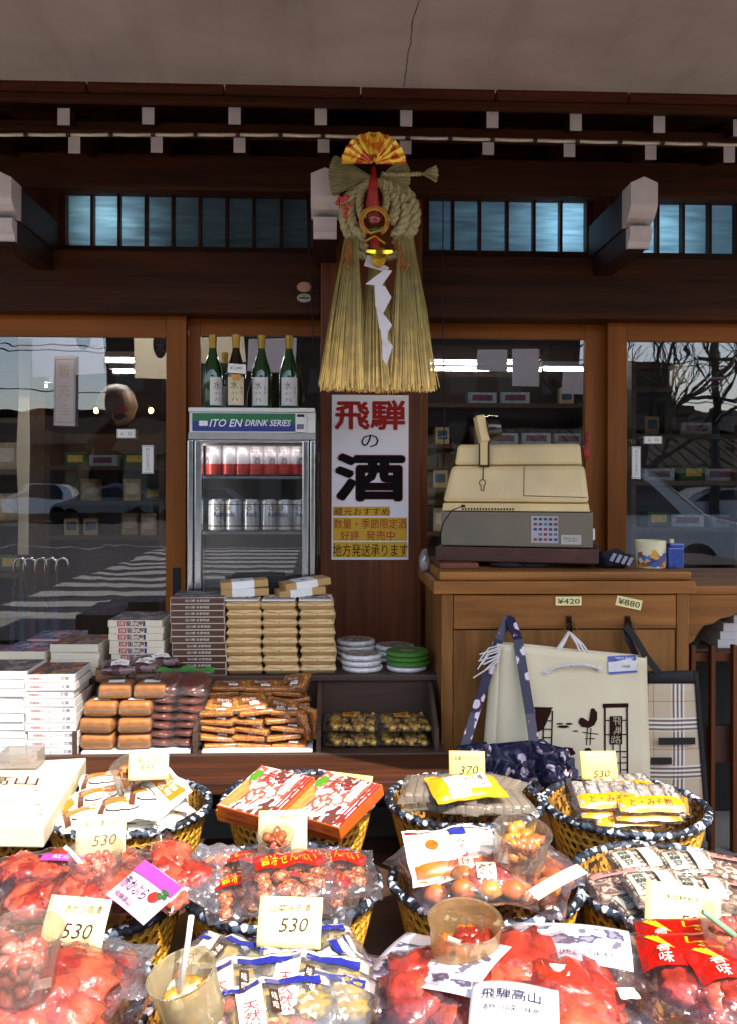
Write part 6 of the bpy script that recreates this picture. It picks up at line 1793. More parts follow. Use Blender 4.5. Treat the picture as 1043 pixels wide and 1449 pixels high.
# =================================================================== basket
def cord_mat():
    m, nt, n, l, b = newmat('wrapped_cord_cloth')
    mp = coords(n, l, 85); vo = n.new('ShaderNodeTexVoronoi'); vo.inputs['Scale'].default_value = 1; l.new(mp.outputs[0], vo.inputs[0])
    sp_ = n.new('ShaderNodeSeparateColor'); l.new(vo.outputs['Color'], sp_.inputs[0])
    r = ramp(n, [(0, '#10131c'), (.42, '#1c2433'), (.60, '#3b4a5c'), (.74, '#8f9aa6'), (.84, '#d5d8da')], 'CONSTANT'); l.new(sp_.outputs[0], r.inputs[0])
    l.new(r.outputs[0], b.inputs['Base Color']); b.inputs['Roughness'].default_value = .55
    ns = n.new('ShaderNodeTexNoise'); ns.inputs['Scale'].default_value = 6; l.new(mp.outputs[0], ns.inputs[0]); add_bump(n, l, b, ns.outputs[0], .5, .002)
    return m
CORDM = cord_mat()
BAMB = mat('golden_bamboo', '#d09a30', .42, .3, 26, bump=.6, bscale=90, coat=.3)
def make_basket(Rt=.208, Rb=.165, h=.155):
    t = thing('wicker_basket', 'basket', 'basket')
    NA, NR = 46, 7
    def S(a, b, d=0):
        r = Rb + (Rt - Rb) * b ** .8 - d
        return V((r * math.cos(2 * math.pi * a), r * math.sin(2 * math.pi * a), b * h - h))
    hexv = [(.5, 1/6), (.5, -1/6), (0, -1/3), (-.5, -1/6), (-.5, 1/6), (0, 1/3)]  # in cell units (row step = .5)
    m = MB()
    row = 1.0 / (NR - .2)
    for j in range(NR + 1):
        for i in range(NA):
            ca, cb = (i + .5 * (j % 2)) / NA, j * row * .98 + .0
            out, inn, back = [], [], []
            for hx, hy in hexv:
                A, B = ca + hx / NA, cb + hy * row * 2 / 1.0 * .5 * 2 * .5 * 2
                out.append((A, min(1, max(0, B))))
                k = .66
                inn.append((ca + hx * k / NA, min(1, max(0, cb + (B - cb) * k))))
            bulge = -.0022
            vs = [S(a, b, 0) for a, b in out] + [S(a, b, bulge) for a, b in [((o[0] + n_[0]) / 2, (o[1] + n_[1]) / 2) for o, n_ in zip(out, inn)]] + [S(a, b, 0) for a, b in inn] + [S(a, b, .004) for a, b in inn]
            fs = []
            for q in range(6):
                q2 = (q + 1) % 6
                for L in range(3): fs.append((L * 6 + q, L * 6 + q2, (L + 1) * 6 + q2, (L + 1) * 6 + q))
            m.add(vs, fs)
    m.build('wicker_side', BAMB, t, local=True, smooth=True)
    m = MB(); m.grid(lambda u, v: S(u, v, .007), 46, 3, wrap=True); m.lathe([(0, -h + .001), (Rb, -h + .001)], 40, caps=False)
    m.build('inner_wall', patches('inner_bamboo', ['#8a6224', '#b8842e', '#2c1c0c', '#a07028', '#50350f'], 150, .5, .1), t, local=True, smooth=True)
    # twisted cloth-wrapped rim
    m = MB(); NS = 288; sg = 9
    def rim(u, v):
        a = 2 * math.pi * u; th_ = 2 * math.pi * v
        tw = abs(math.sin(a * 32 + th_ * .5)) ** .6
        rr = .0085 + .0035 * tw + .0012 * noise.noise(V((math.cos(a) * 9, math.sin(a) * 9, v)))
        R_ = Rt + .003 + .0025 * noise.noise(V((math.cos(a) * 3, math.sin(a) * 3, 5)))
        return V(((R_ + rr * math.cos(th_)) * math.cos(a), (R_ + rr * math.cos(th_)) * math.sin(a), .0 + rr * math.sin(th_) + .003 * noise.noise(V((math.cos(a) * 2, math.sin(a) * 2, 9)))))
    vs = [rim(i / NS, k / sg) for i in range(NS) for k in range(sg)]
    fs = [(i * sg + k, ((i + 1) % NS) * sg + k, ((i + 1) % NS) * sg + (k + 1) % sg, i * sg + (k + 1) % sg) for i in range(NS) for k in range(sg)]
    m.add(vs, fs); m.build('wrapped_rim', CORDM, t, local=True, smooth=True)
    return t
bk = make_basket()
GB = 'round wicker baskets with cloth wrapped rims'
BK = {}
def basket(key, px, py, label, s=1, rz=0, tilt=(0, 0), z=ZR):
    p = atz(px, py, z); BK[key] = p
    place(bk, (p.x, p.y, z), (R(tilt[0]), R(tilt[1]), rz), label, GB, (s, s, 1))
    return p
basket('b1', -48, 1150, 'wicker basket under the large white box at the left edge', rz=.3)
basket('b2', 182, 1140, 'wicker basket of orange and white snack bags, behind the pink tub', rz=1)
basket('b3', 424, 1128, 'wicker basket under the orange boxes', .97, rz=2)
basket('b4', 657, 1131, 'wicker basket with beige packets and the 370 card', .98, rz=.7)
basket('b5', 884, 1139, 'wicker basket with the yellow labelled candy packs beside the plaid bag', rz=1.5)
basket('b6', 950, 1252, 'wicker basket of small clear trays at the right', 1.0, rz=2.3, z=ZR - .01)
basket('b7', 122, 1262, 'wicker basket of red pickles with the pink label card', .97, rz=.2)
basket('b8', 400, 1250, 'wicker basket of red and yellow labelled rice cracker bags in the centre', .97, rz=3)
basket('b9', 688, 1243, 'wicker basket of orange buns under the red striped header bag', .97, rz=1.9)
basket('b10', 366, 1432, 'wicker basket of blue and white bags at the bottom edge', .98, rz=2.6, z=ZR - .01)
basket('b11', 720, 1428, 'wicker basket under the large red pickle bags at the bottom', .98, rz=.9, z=ZR - .02)
basket('b12', 1035, 1400, 'wicker basket of bright red bags cut by the right picture edge', .98, rz=.4, z=ZR - .03)
basket('b13', 40, 1420, 'wicker basket of red pickle bags cut by the bottom left corner', .98, rz=1.2, z=ZR - .03)

# =================================================================== goods in the baskets
def on(px, py, z): return atz(px, py, z)
CURB, CLIM, CSC, CDZ = None, .10, .86, -.016
def put(proto, px, py, z, rot, label, group=None, scale=None, lim=None):
    p = on(px, py, z)
    z += CDZ
    if CURB:
        c = BK[CURB]; d = V((p.x - c.x, p.y - c.y, 0)); L_ = lim or CLIM
        if d.length > L_: d *= L_ / d.length
        p = V((c.x + d.x, c.y + d.y, z))
    scale = scale or CSC
    return place(proto, (p.x, p.y, z), tuple(R(a) for a in rot), label, group, scale)
REDK = [mat('red_pickle', '#ac341e', .3, .45, 28, coat=.7, bump=.9, bscale=70, bdist=.004), mat('pink_red_pickle', '#c05a3c', .3, .45, 28, coat=.7, bump=.9, bscale=70, bdist=.004)]
PINKK = [mat('pink_pickle', '#cf5a4a', .35, .3, 60, coat=.6), mat('pale_pink_pickle', '#d98573', .35, .3, 60, coat=.6)]
ORG = [mat('orange_bun', '#c8641a', .35, .4, 30, coat=.6), mat('golden_bun', '#cf8a35', .35, .35, 30, coat=.6)]
BRNK = [mat('brown_snack', '#8f4a1e', .5, .35, 60), mat('tan_snack', '#b5763a', .5, .3, 60)]
YLK = [mat('olive_pickle', '#a88c3c', .35, .45, 50, coat=.6), mat('ochre_pickle', '#b5852f', .35, .35, 50, coat=.6), mat('white_radish', '#cfc6a0', .35, .2, 50, coat=.6)]
SNK = patches('orange_white_snack_print', ['#d98a1e', '#e9dfc9', '#e8d9b8', '#c8641a', '#efe6d2'], 26, .25, .6, 'noise', (1, 1, 1), .5)
BRC = mat('bag_brown_side', '#6a4030', .4, .3, 40, coat=.5)
CURB, CLIM, CSC = 'b2', .135, .98
# ---- snack bags (b2)
WHT = mat('bag_white_print', '#e6ddcb', .3, .05, 20, coat=.5)
ORP = mat('bag_orange_print', '#d07c1c', .3, .1, 20, coat=.5)
def oval(m, surf, cx, cy, a, b, mi, d=.0022, ang=0, n=20):
    q = []
    for k in range(n):
        t = 2 * math.pi * k / n; x, y = a * math.cos(t), b * math.sin(t)
        q.append(surf(cx + x * math.cos(ang) - y * math.sin(ang), cy + x * math.sin(ang) + y * math.cos(ang), d))
    c = surf(cx, cy, d); o = [c] + q
    m.add(o, [(0, 1 + k, 1 + (k + 1) % n) for k in range(n)], mi)
def snack_extra(ang=0, sx=1):
    def f(th, surf):
        m = MB(); oval(m, surf, -.010, -.024, .042, .012, 0, .0022, ang); oval(m, surf, -.010, -.024, .038, .009, 1, .0028, ang)
        m.text('*こくせん', lambda a, b: surf(-.010 + a, -.024 + b, .0036), .060, .010, 0); m.build('name_oval', [solid('maroon_print', '#2e1216', .4), WHT], th, local=True)
        m = MB(); m.text('飛騨|名物', lambda a, b: surf(.02 + a, .022 + b, .003), .06, .034); m.build('white_lettering', WHT, th, local=True)
    return f
def half_print(m, z):
    return None
def snack_bag(seed):
    def cont(m, zc):
        return [WHT]
    th = pouch('snack_bag', .16, .125, .036, seed, WHT, None, [(-.062, .066, .002, .050, [ORP], []), (-.07, -.055, -.045, .045, [BRC], [])], cr=.004, extra=snack_extra(.05), labelname='orange_band', fr=26, film_name='wrapper')
    return th
sn = snack_bag(21)
GS = 'orange and white snack bags in the rear left basket'
for (px, py, z, rot, lb) in ((128, 1158, .565, (4, -6, 22), 'lower left, half hidden by the rim'), (150, 1130, .575, (8, -4, 14), 'left, in the second row'), (232, 1168, .567, (5, 4, -6), 'front centre, just right of the 530 card'),
                             (182, 1150, .588, (10, -2, 4), 'centre of the basket'), (222, 1130, .60, (12, 4, 10), 'behind the centre, under the rear tub'), (262, 1130, .615, (32, 12, -52), 'standing tilted at the right side'), (258, 1160, .572, (5, 8, -38), 'lying at the right rim'), (150, 1105, .575, (8, -2, 8), 'at the back left of the basket'), (120, 1140, .555, (4, -10, 60), 'at the far left rim'), (210, 1170, .55, (6, 0, 30), 'lowest at the front rim')):
    put(sn, px, py, z, rot, 'orange and white snack bag, ' + lb, GS)

# ---- tubs
TUB = film('clear_tub_plastic', (.97, .96, .94), gloss=.03, rough=.05, haze=.13, hz=(.8, .74, .62), bump=0)
def tub(px, py, z, w, hgt, lbl, mats, n, fill=.55, seed=1, tilt=(0, 0), piece=.012, spoon=None, tint=TUB, smooth_=True):
    p = on(px, py, z); t = thing('sample_tub', lbl, 'tub', p, (R(tilt[0]), R(tilt[1]), 0), 'clear sample tubs')
    r = w / 2
    m = MB(); m.lathe([(r * .86, 0), (r * .90, .004), (r, hgt), (r + .0025, hgt + .001), (r + .001, hgt - .002), (r - .0018, hgt - .001), (r * .885, .006), (0, .005)], 36, caps=False)
    m.lathe([(0, .0), (r * .86, 0)], 36, caps=False); m.build('tub', tint, t, local=True, smooth=40)
    m = MB(); rr = random.Random(seed)
    for k in range(n):
        a = rr.uniform(0, 6.28); q = (r * .80 - piece) * math.sqrt(rr.random()); z_ = .008 + piece * .6 + rr.random() ** .6 * (hgt * fill - piece)
        m.blob((q * math.cos(a), q * math.sin(a), max(piece * .7, z_)), (piece * rr.uniform(.7, 1.3), piece * rr.uniform(.6, 1.1), piece * rr.uniform(.5, .9)), k + seed, .4, 2, 2.2, k % len(mats), Euler((rr.uniform(-1, 1), rr.uniform(-1, 1), rr.uniform(0, 3))).to_matrix().to_4x4())
    m.build('food_pieces', mats, t, local=True, smooth=True)
    if spoon:
        col, pts = spoon
        m = MB(); m.tube([V(q) for q in pts], [.006] + [.0042] * (len(pts) - 1), 8)
        tag(m.build('spoon', col, t, local=True, smooth=True), None)
    return t
tub(195, 1112, .61, .125, .062, 'clear tub of brown snack pieces at the back left basket', BRNK, 46, .8, 3, (14, -4), .012)
tub(137, 1250, .605, .105, .072, 'clear tub of chopped pink pickles below the 530 card', PINKK, 60, .62, 5, (10, 0), .010, (MATS['clear_tub_plastic'] if 0 else PAPER, [(-.02, .0, .03), (-.05, .005, .066), (-.062, .006, .078)]))
tub(733, 1218, .63, .118, .070, 'rounded clear tub of orange pickle slices in the centre right basket', [ORG[1], mat('apricot_slice', '#cf6a3a', .35, .35, 50, coat=.6)], 52, .8, 7, (12, 6), .015)
tub(657, 1366, .62, .118, .080, 'clear tub of tan cookies on the photo leaflet', ORG[:1] + [mat('dark_red_sweet', '#7d1f14', .3, .3, 60, coat=.6)], 26, .55, 9, (8, 0), .018, (PAPER, [(-.030, -.012, .055), (-.012, -.016, .052), (.004, -.016, .048)]), film('amber_tub_plastic', (.94, .82, .62), gloss=.03, rough=.05, haze=.28, hz=(.85, .6, .3), bump=0))
tub(277, 1442, .615, .100, .080, 'tall cloudy tub of yellow pickles with a white spoon at the bottom', [YLK[1], ORG[1], YLK[2]], 50, .55, 11, (10, -14), .013, (PAPER, [(-.01, .0, .05), (.02, .01, .12), (.034, .014, .155)]), film('cloudy_tub_plastic', (.95, .92, .8), gloss=.03, rough=.06, haze=.36, hz=(.85, .74, .46), bump=0))
tub(30, 1400, .64, .108, .095, 'tall clear tub of pink pickles at the bottom left', PINKK, 70, .6, 13, (6, 6), .012)
tub(1042, 1356, .625, .105, .072, 'clear tub with a pale green stick at the right edge', [REDK[1], PINKK[0]], 50, .6, 15, (10, -8), .012, (solid('pale_green_stick', '#7fae8a', .4), [(-.0, -.01, .045), (-.04, .0, .085), (-.05, 0, .095)]))
# box shaped plastic container on the white box
wbz = .60
# ---- large white box lid (front left)
a_, b_, c_, d_ = on(-60, 1168, .60), on(62, 1170, .60), on(122, 1072, .60), on(-10, 1080, .60)
lb = thing('large_white_box', 'large overexposed white gift box with brown brush lettering on the left basket', 'box', (b_ + d_) / 2 - V((0, 0, .045)))
m = MB()
vs = [V((p.x, p.y, .600)) for p in (a_, b_, c_, d_)]; m.add(vs + [v - V((0, 0, .05)) for v in vs], [(0, 1, 2, 3), (7, 6, 5, 4), (0, 4, 5, 1), (1, 5, 6, 2), (2, 6, 7, 3), (3, 7, 4, 0)])
m.build('lid', mat('pale_box_lid', '#dccfae', .6, .03, 8), lb, bevel=.004)
ux, uy = (b_ - a_).normalized(), (d_ - a_).normalized()
bc = (a_ + b_ + c_ + d_) / 4
m = MB()
for i, (s, px, py, w, h_) in enumerate((('*高山', 16, 1104, .15, .075), ('名代せんべい', 20, 1134, .07, .008), ('詰', 52, 1118, .014, .014), ('合', 54, 1138, .014, .014), ('せ', 57, 1152, .014, .014))):
    m = MB(); q = on(px, py, .6012); m.text(s, lambda a, b, q=q: q + ux * a + uy * b, w, h_); m.build('lettering', solid('umber_ink', '#4a2a18', .6), lb)
cp_ = on(32, 1082, .606)
t = thing('plastic_container', 'square clear plastic container on the large white box', 'container', cp_)
m = MB()
for (x0, x1, y0, y1, z0, z1) in ((-.052, .052, -.035, -.0335, .0, .045), (-.052, .052, .0335, .035, .0, .045), (-.052, -.0505, -.033, .033, .0, .045), (.0505, .052, -.033, .033, .0, .045), (-.05, .05, -.033, .033, .0005, .002)):
    m.box(x0, x1, y0, y1, z0, z1)
m.build('container', film('hazy_tub_plastic', (.93, .92, .9), gloss=.1, haze=.3, hz=(.8, .75, .68), bscale=60, bump=.4), t, local=True)
m = MB(); 
for k in range(8): m.blob((rng.uniform(-.04, .04), rng.uniform(-.025, .025), .010), (.012, .01, .007), k, .3)
m.build('food_pieces', BRNK, t, local=True, smooth=True)

# ---- orange boxes (b3)
PRAWN = patches('seafood_picture', ['#d8cfca', '#c4b0a6', '#9c5a48', '#ddd6d2', '#6d3a34', '#cdb8ac'], 24, .3, .4, 'noise')
ORB = mat('orange_carton', '#c9551a', .35, .08, 10, coat=.5)
ob = thing('orange_box', 'box', 'box')
m = MB(); m.cbox(-.10, .10, -.068, .068, 0, .030, .0015); m.build('carton', ORB, ob, local=True)
m = MB(); m.add([V((-.098, -.066, .0306)), V((.098, -.066, .0306)), V((.098, .066, .0306)), V((-.098, .066, .0306))], [(0, 1, 2, 3)], 0)
m.add([V((-.06, -.064, .031)), V((-.095, -.064, .031)), V((-.095, .02, .031)), V((-.06, .0, .031))], [(3, 2, 1, 0)], 1)
for q in range(3):
    x = .072 + q * .011; m.add([V((x, -.064, .031)), V((x + .006, -.064, .031)), V((x + .006, .064, .031)), V((x, .064, .031))], [(0, 1, 2, 3)], 2)
m.add([V((.038, .0, .0314)), V((.062, .0, .0314)), V((.062, .058, .0314)), V((.038, .058, .0314))], [(0, 1, 2, 3)], 3)
m.text('*味|之', lambda a, b: V((.05 + b * 0 + a, .03 + b, .0318)), .020, .05, 3)
m.text('*海老せん', lambda a, b: V((-.01 + a, .038 + b, .0316)), .085, .034, 2)
m.blob((-.08, .035, .0305), (.016, .02, .001), 2, .4, 2, mi=4)
m.add([V((-.092, -.05, .0316)), V((-.05, -.05, .0316)), V((-.05, -.008, .0316)), V((-.092, -.008, .0316))], [(0, 1, 2, 3)], 1)
m.add([V((-.03, -.062, .032)), V((0, -.062, .032)), V((0, -.048, .032)), V((-.03, -.048, .032))], [(0, 1, 2, 3)], 3)
m.build('top_print', [PRAWN, mat('orange_photo', '#c98a4a', .3, .3, 60, coat=.6), INKR, PAPER, solid('salad_green', '#4f8a1c', .5)], ob, local=True)
m = MB(); m.text('*えびせんべい', lambda a, b: V((a - .03, -.0692, b + .016)), .07, .012, 0); m.text('ENJOY', lambda a, b: V((a + .06, -.0692, b + .014)), .03, .008, 0)
m.build('front_print', INKB, ob, local=True)
GO = 'orange boxes in the centre rear basket'
for px, py, z, rx_, rz, lb_ in ((376, 1142, .575, 16, -34, 'lower orange box on the left pile'), (380, 1134, .612, 18, -36, 'upper orange box on the left pile'), (468, 1152, .575, 16, -36, 'lower orange box on the right pile'), (474, 1144, .614, 18, -39, 'upper orange box on the right pile')):
    p = on(px, py, z); o_ = place(ob, (p.x, p.y, z), (R(rx_), R(0), R(rz)), lb_ + ' in the centre rear basket', GO, (.88, 1.32, 1))
# tilt cards etc
def card(px, py, z, w, h, rot, texts, label, back=CREAM, curl=.004, border=False, name='price_card', stand=75, cat='price card', group=None):
    """card leaning back; base centre at pixel"""
    p = on(px, py, z); t = thing(name, label, cat, p, (R(stand), 0, R(rot)), group)
    m = MB(); f = lambda x, y: V((x, y + h / 2, curl * math.sin(math.pi * (y / h + .5)) + .002 * noise.noise(V((x * 20, y * 20, px)))))
    m.grid(lambda u, v: f((u - .5) * w, (v - .5) * h), 8, 8)
    m.build('card', back, t, local=True, smooth=True, solidify=.0008)
    m = MB()
    for (s, cx, cy, tw, tH) in texts: m.text(s.lstrip('*'), lambda a, b: f(cx + a + .22 * b, cy + b + .04 * a) + V((0, 0, .0012)), tw * .88, tH * .85)
    m.build('handwriting', INKB, t, local=True)
    return t
YCARD = mat('pale_yellow_card', '#ead57a', .5, .08, 8)
card(142, 1212, .605, .105, .085, 8, [('*530', .008, -.010, .055, .026), ('赤かぶ漬のみそ', 0, .024, .08, .014)], 'cream price card reading 530 above the tub of pink pickles', CREAM, stand=68)
card(98, 1348, .62, .112, .085, -12, [('*530', .008, -.010, .060, .028), ('赤かぶ塩漬', .01, .024, .075, .015)], 'cream price card reading 530 in the lower left basket', CREAM, stand=60)
card(408, 1342, .615, .110, .080, -6, [('*530', .008, -.004, .055, .026), ('山菜みそ漬', 0, .022, .08, .014)], 'cream price card reading 530 standing in the blue and white bags', CREAM, stand=62)
card(661, 1104, .585, .100, .078, -6, [('*370', .006, -.012, .058, .026), ('駄菓子みそせん', 0, .020, .08, .014)], 'yellow price card reading 370 at the back of the beige packet basket', YCARD, stand=72)
card(849, 1104, .585, .102, .078, 0, [('*530', .006, -.022, .052, .020)], 'yellow price card reading 530 in front of the canvas bag', YCARD, stand=72)
card(210, 1104, .655, .10, .075, 6, [('焼しいたけ|辛みそ', 0, .004, .07, .045)], 'cream card with brown writing behind the tub of snack pieces', CREAM, stand=70)
card(492, 1112, .64, .13, .030, -22, [('ひだ高山えびせん', 0, 0, .11, .016)], 'narrow yellow sign standing behind the orange boxes', YCARD, stand=70)
card(965, 1322, .60, .13, .085, -24, [('*530', .022, -.020, .055, .024), ('きな粉もち', 0, .018, .07, .012)], 'pale yellow price card reading 530 at the right, behind the bright red bags', CREAM, stand=50)
card(400, 1206, .615, .105, .085, 2, [('ころ柿せん', 0, .028, .06, .010)], 'cream card behind a clear cup of rice crackers in the centre basket', CREAM, stand=70)
tub(390, 1205, .625, .075, .045, 'small clear cup of red brown crackers on the centre basket', [BRNK[0], REDK[1]], 26, .85, 17, (22, 0), .011)

CURB, CLIM, CSC = 'b4', .10, 1.02
# ---- b4 beige packets
BEG = mat('beige_wrapped_sweets', '#8f7f6a', .45, .12, 40, coat=.4)
def beige(m, zc):
    for i in range(7):
        m.cbox(-.085 + i * .0245, -.063 + i * .0245, -.055, .055, zc - .013, zc + .012, .005)
    return [BEG]
bgp = pouch('beige_packet', .20, .145, .040, 31, film('beige_wrap', (.9, .87, .82), gloss=.06, haze=.30, hz=(.66, .60, .52), rough=.15), beige, None, cr=.003)
for px, py, z, rot, lb_ in ((612, 1122, .60, (10, -4, -14), 'upper beige packet of wrapped sweets in the 370 basket'), (600, 1155, .575, (6, -3, -22), 'lower beige packet of wrapped sweets at the left of the 370 basket'), (722, 1146, .565, (4, 2, 8), 'beige packet of wrapped sweets at the right of the 370 basket'), (690, 1112, .56, (4, 2, -30), 'beige packet of wrapped sweets at the back of the 370 basket')):
    put(bgp, px, py, z, rot, lb_, 'beige packets of wrapped sweets')
YB = mat('yellow_bag_print', '#e0a21c', .3, .06, 20, coat=.5)
yb = pouch('yellow_snack_bag', .19, .115, .036, 33, YB, None, [(-.055, .06, -.030, .030, [WHT, INKB, INKR], [('棒|ー', .042, .0, .014, .04, 1), ('らく', .015, .008, .03, .03, 2)]), (-.06, .0, -.048, -.030, [WHT], [])], cr=.004, labelname='white_panel', film_name='wrapper')
put(yb, 660, 1158, .615, (12, 0, 14), 'bright yellow snack bag with white panels in the 370 basket')

CURB, CLIM, CSC = 'b5', .10, 1.06
# ---- b5 candy packs with yellow label
PKW = patches('wrapped_candy', ['#d9cfc4', '#a89a90', '#ded6cc', '#7d6f68', '#c9bfb4'], 70, .3, .6, 'noise', (1, .5, 1))
def cand(m, zc):
    for i in range(5): m.cbox(-.078 + i * .032, -.050 + i * .032, -.048, .050, zc - .012, zc + .010, .007)
    return [PKW]
YL = mat('yellow_orange_label', '#e09a16', .35, .06, 20, coat=.4)
cpk = pouch('candy_pack', .175, .125, .036, 41, FILM, cand, [(-.078, .078, -.056, -.018, [YL, INKB], [('*と・みそ飴', 0, -.037, .10, .020, 1)])], cr=.003)
GP = 'candy packs with yellow labels'
for px, py, z, rot, lb_ in ((838, 1158, .565, (4, 0, 0), 'lower candy pack with a yellow label at the left'), (925, 1162, .565, (3, 0, -2), 'lower candy pack with a yellow label at the right'), (836, 1137, .60, (14, 0, -2), 'upper candy pack with a yellow label at the left'), (926, 1138, .60, (14, 0, -2), 'upper candy pack with a yellow label at the right'), (880, 1112, .575, (6, 0, 4), 'candy pack with a yellow label hidden behind the upper pair'), (960, 1140, .563, (6, 4, 70), 'candy pack with a yellow label turned along the right rim'), (880, 1172, .55, (2, 0, 0), 'lowest candy pack with a yellow label at the front rim')):
    put(cpk, px, py, z, rot, lb_, GP)
CURB, CLIM, CSC = 'b6', .145, 1.04
# ---- b6 trays of small sweets
TRY = patches('tray_sweets', ['#b5a48e', '#8a7460', '#cfc3ae', '#6d5546', '#a8917a', '#d8cdb8'], 42, .3, .6, 'noise')
def trc(m, zc): m.cbox(-.055, .055, -.042, .042, zc - .014, zc + .011, .004); return [TRY]
trp = pouch('sweet_tray', .125, .10, .034, 43, FILM, trc, [(-.05, -.012, -.034, .036, [mat('greenish_label', '#b9bfae', .4), INKB], [('*飛|騨|豆', -.031, 0, .022, .05, 1)]), (.006, .036, -.034, .036, [WHT], [])], cr=.0025, nu=14, nv=14)
trp2 = pouch('sweet_tray', .125, .10, .034, 44, FILMP, trc, [(-.05, .05, .010, .040, [mat('pink_label', '#c98a80', .4), INKB], [('豆菓子', 0, .025, .05, .016, 1)])], cr=.0025, nu=14, nv=14)
GT = 'clear trays of small sweets'
for i, (px, py, z, rot, pr_, lb_) in enumerate(((905, 1222, .575, (8, -3, 6), trp, 'rear left'), (975, 1225, .578, (8, 0, 0), trp, 'rear middle'), (1030, 1232, .57, (8, 4, -24), trp2, 'rear right, turned'), (872, 1255, .565, (6, -6, 4), trp2, 'middle left'),
                                                (925, 1262, .59, (9, -2, 4), trp, 'middle'), (995, 1265, .585, (8, 2, -6), trp, 'middle right'), (1045, 1275, .575, (8, 4, -28), trp2, 'front right, cut by the picture edge'), (935, 1295, .575, (10, -2, 8), trp2, 'front, beside the pale yellow card'), (880, 1285, .55, (6, -2, 20), trp, 'front left, lowest'), (1000, 1300, .56, (6, -2, -10), trp, 'front right, behind the pale yellow card'))):
    put(pr_, px, py, z, rot, 'clear tray of small brown and cream sweets, ' + lb_, GT)

CURB, CLIM, CSC = 'b7', .12, .96
# ---- b7 red pickles
FRED = film('reddish_wrap', (.98, .92, .92), gloss=.03, rough=.08, haze=.03, hz=(.85, .55, .58), bscale=18, bump=.5)
rpk = pouch('red_pickle_bag', .19, .15, .055, 51, FRED, lumps(9, .055, .04, .028, .038, 6, REDK, flatz=.6), None, cr=.008)
rpk2 = pouch('red_pickle_bag', .175, .16, .055, 57, FRED, lumps(6, .045, .035, .034, .044, 9, REDK, flatz=.55), None, cr=.010)
def pinkl(th, surf):
    pass
GR = 'vacuum packed red pickles in the left basket'
for px, py, z, rot, pr_, lb_ in ((48, 1240, .575, (10, -6, 10), rpk, 'at the back left'), (52, 1283, .58, (10, -6, -6), rpk2, 'at the front left'), (152, 1290, .60, (14, 2, 4), rpk2, 'in the centre, below the tub'), (225, 1288, .572, (8, 12, 28), rpk, 'at the front right under the pink card'), (170, 1240, .58, (6, 2, 60), rpk, 'behind the tub'), (262, 1238, .60, (14, 16, -38), rpk, 'hanging over the right rim')):
    put(pr_, px, py, z, rot, 'red pickle bag ' + lb_ + ' of the pink card basket', GR, lim=.18 if 'hanging' in lb_ else None)
MAG = mat('magenta_print', '#b5439c', .4, .08, 10, coat=.3)
p = on(205, 1262, .635); t = thing('label_card', 'pink and white card with a red turnip picture lying on red pickle bags', 'card', p, (R(24), R(10), R(-42)))
m = MB(); m.grid(lambda u, v: V(((u - .5) * .12, (v - .5) * .095, .004 * math.sin(3 * u))), 8, 4, 0); m.build('card', mat('pale_pink_card', '#dcaecb', .4, .05), t, local=True, solidify=.001)
m = MB(); z_ = .0052
m.add([V((-.058, .018, z_)), V((.058, .018, z_)), V((.058, .046, z_)), V((-.058, .046, z_))], [(0, 1, 2, 3)], 0)
m.text('*赤かぶら', lambda a, b: V((a - .02, b - .006, z_ + .001)), .07, .028, 1); m.text('飛騨高山', lambda a, b: V((a - .02, b - .034, z_ + .001)), .05, .012, 1)
m.blob((.030, .0, z_), (.013, .012, .0015), 2, .2, mi=2)
for k in range(5): m.blob((.042 + .006 * math.cos(k), .012 + .008 * math.sin(k * 2), z_ + .001), (.007, .004, .001), k, .3, mi=3)
m.build('print', [MAG, INK, INKR, solid('leaf_green_print', '#2c5a2a', .5)], t, local=True)
p = on(95, 1215, .612); t = thing('label_card', 'narrow magenta label strip on the rear red pickle bags', 'card', p, (R(12), R(2), R(-4)))
m = MB(); m.grid(lambda u, v: V(((u - .5) * .11, (v - .5) * .022, .003 * math.sin(4 * u))), 6, 2); m.text('紅かぶ', lambda a, b: V((a, b, .0045)), .06, .012, 1); m.build('card', [MAG, WHT], t, local=True)

CURB, CLIM, CSC = 'b8', .115, .96
# ---- b8 crackers with red/yellow headers
RHD = mat('red_header', '#a81c12', .35, .06, 10, coat=.4); YT = solid('yellow_lettering', '#e8b41c', .4)
CRP = patches('peanut_crackers', ['#a84a1c', '#c8743a', '#8a3214', '#d08c50', '#b55a2a'], 100, .4, .6, 'noise', bump=.6)
def crc(m, zc):
    r = random.Random(5)
    for k in range(26): m.blob((r.uniform(-.062, .062), r.uniform(-.05, .05), zc + r.uniform(-.006, .006)), (.017, .014, .011), k, .35)
    return [CRP]
hb = pouch('rice_cracker_bag', .20, .16, .046, 61, film('grey_wrap', (.95, .94, .96), gloss=.03, haze=.06, hz=(.8, .76, .80), bscale=16, bump=.5), crc, [(-.072, .072, .002, .058, [RHD, YT, WHT], [('*醤油せんべい', 0, .026, .118, .032, 1), ('飛騨高山', 0, .050, .05, .008, 2)])], cr=.009, labelname='header')
GH = 'rice cracker bags with red headers'
for px, py, z, rot, lb_ in ((330, 1238, .58, (12, -8, -12), 'at the back left'), (478, 1238, .592, (14, 6, 8), 'at the back right'), (322, 1290, .575, (10, -6, 14), 'at the front left'), (490, 1290, .575, (10, 6, -14), 'at the front right'), (402, 1305, .585, (10, 0, 2), 'at the front centre'), (415, 1262, .612, (16, 0, 12), 'topmost in the centre')):
    put(hb, px, py, z, rot, 'rice cracker bag with a red and yellow header, ' + lb_, GH)

CURB, CLIM, CSC = 'b9', .105, .98
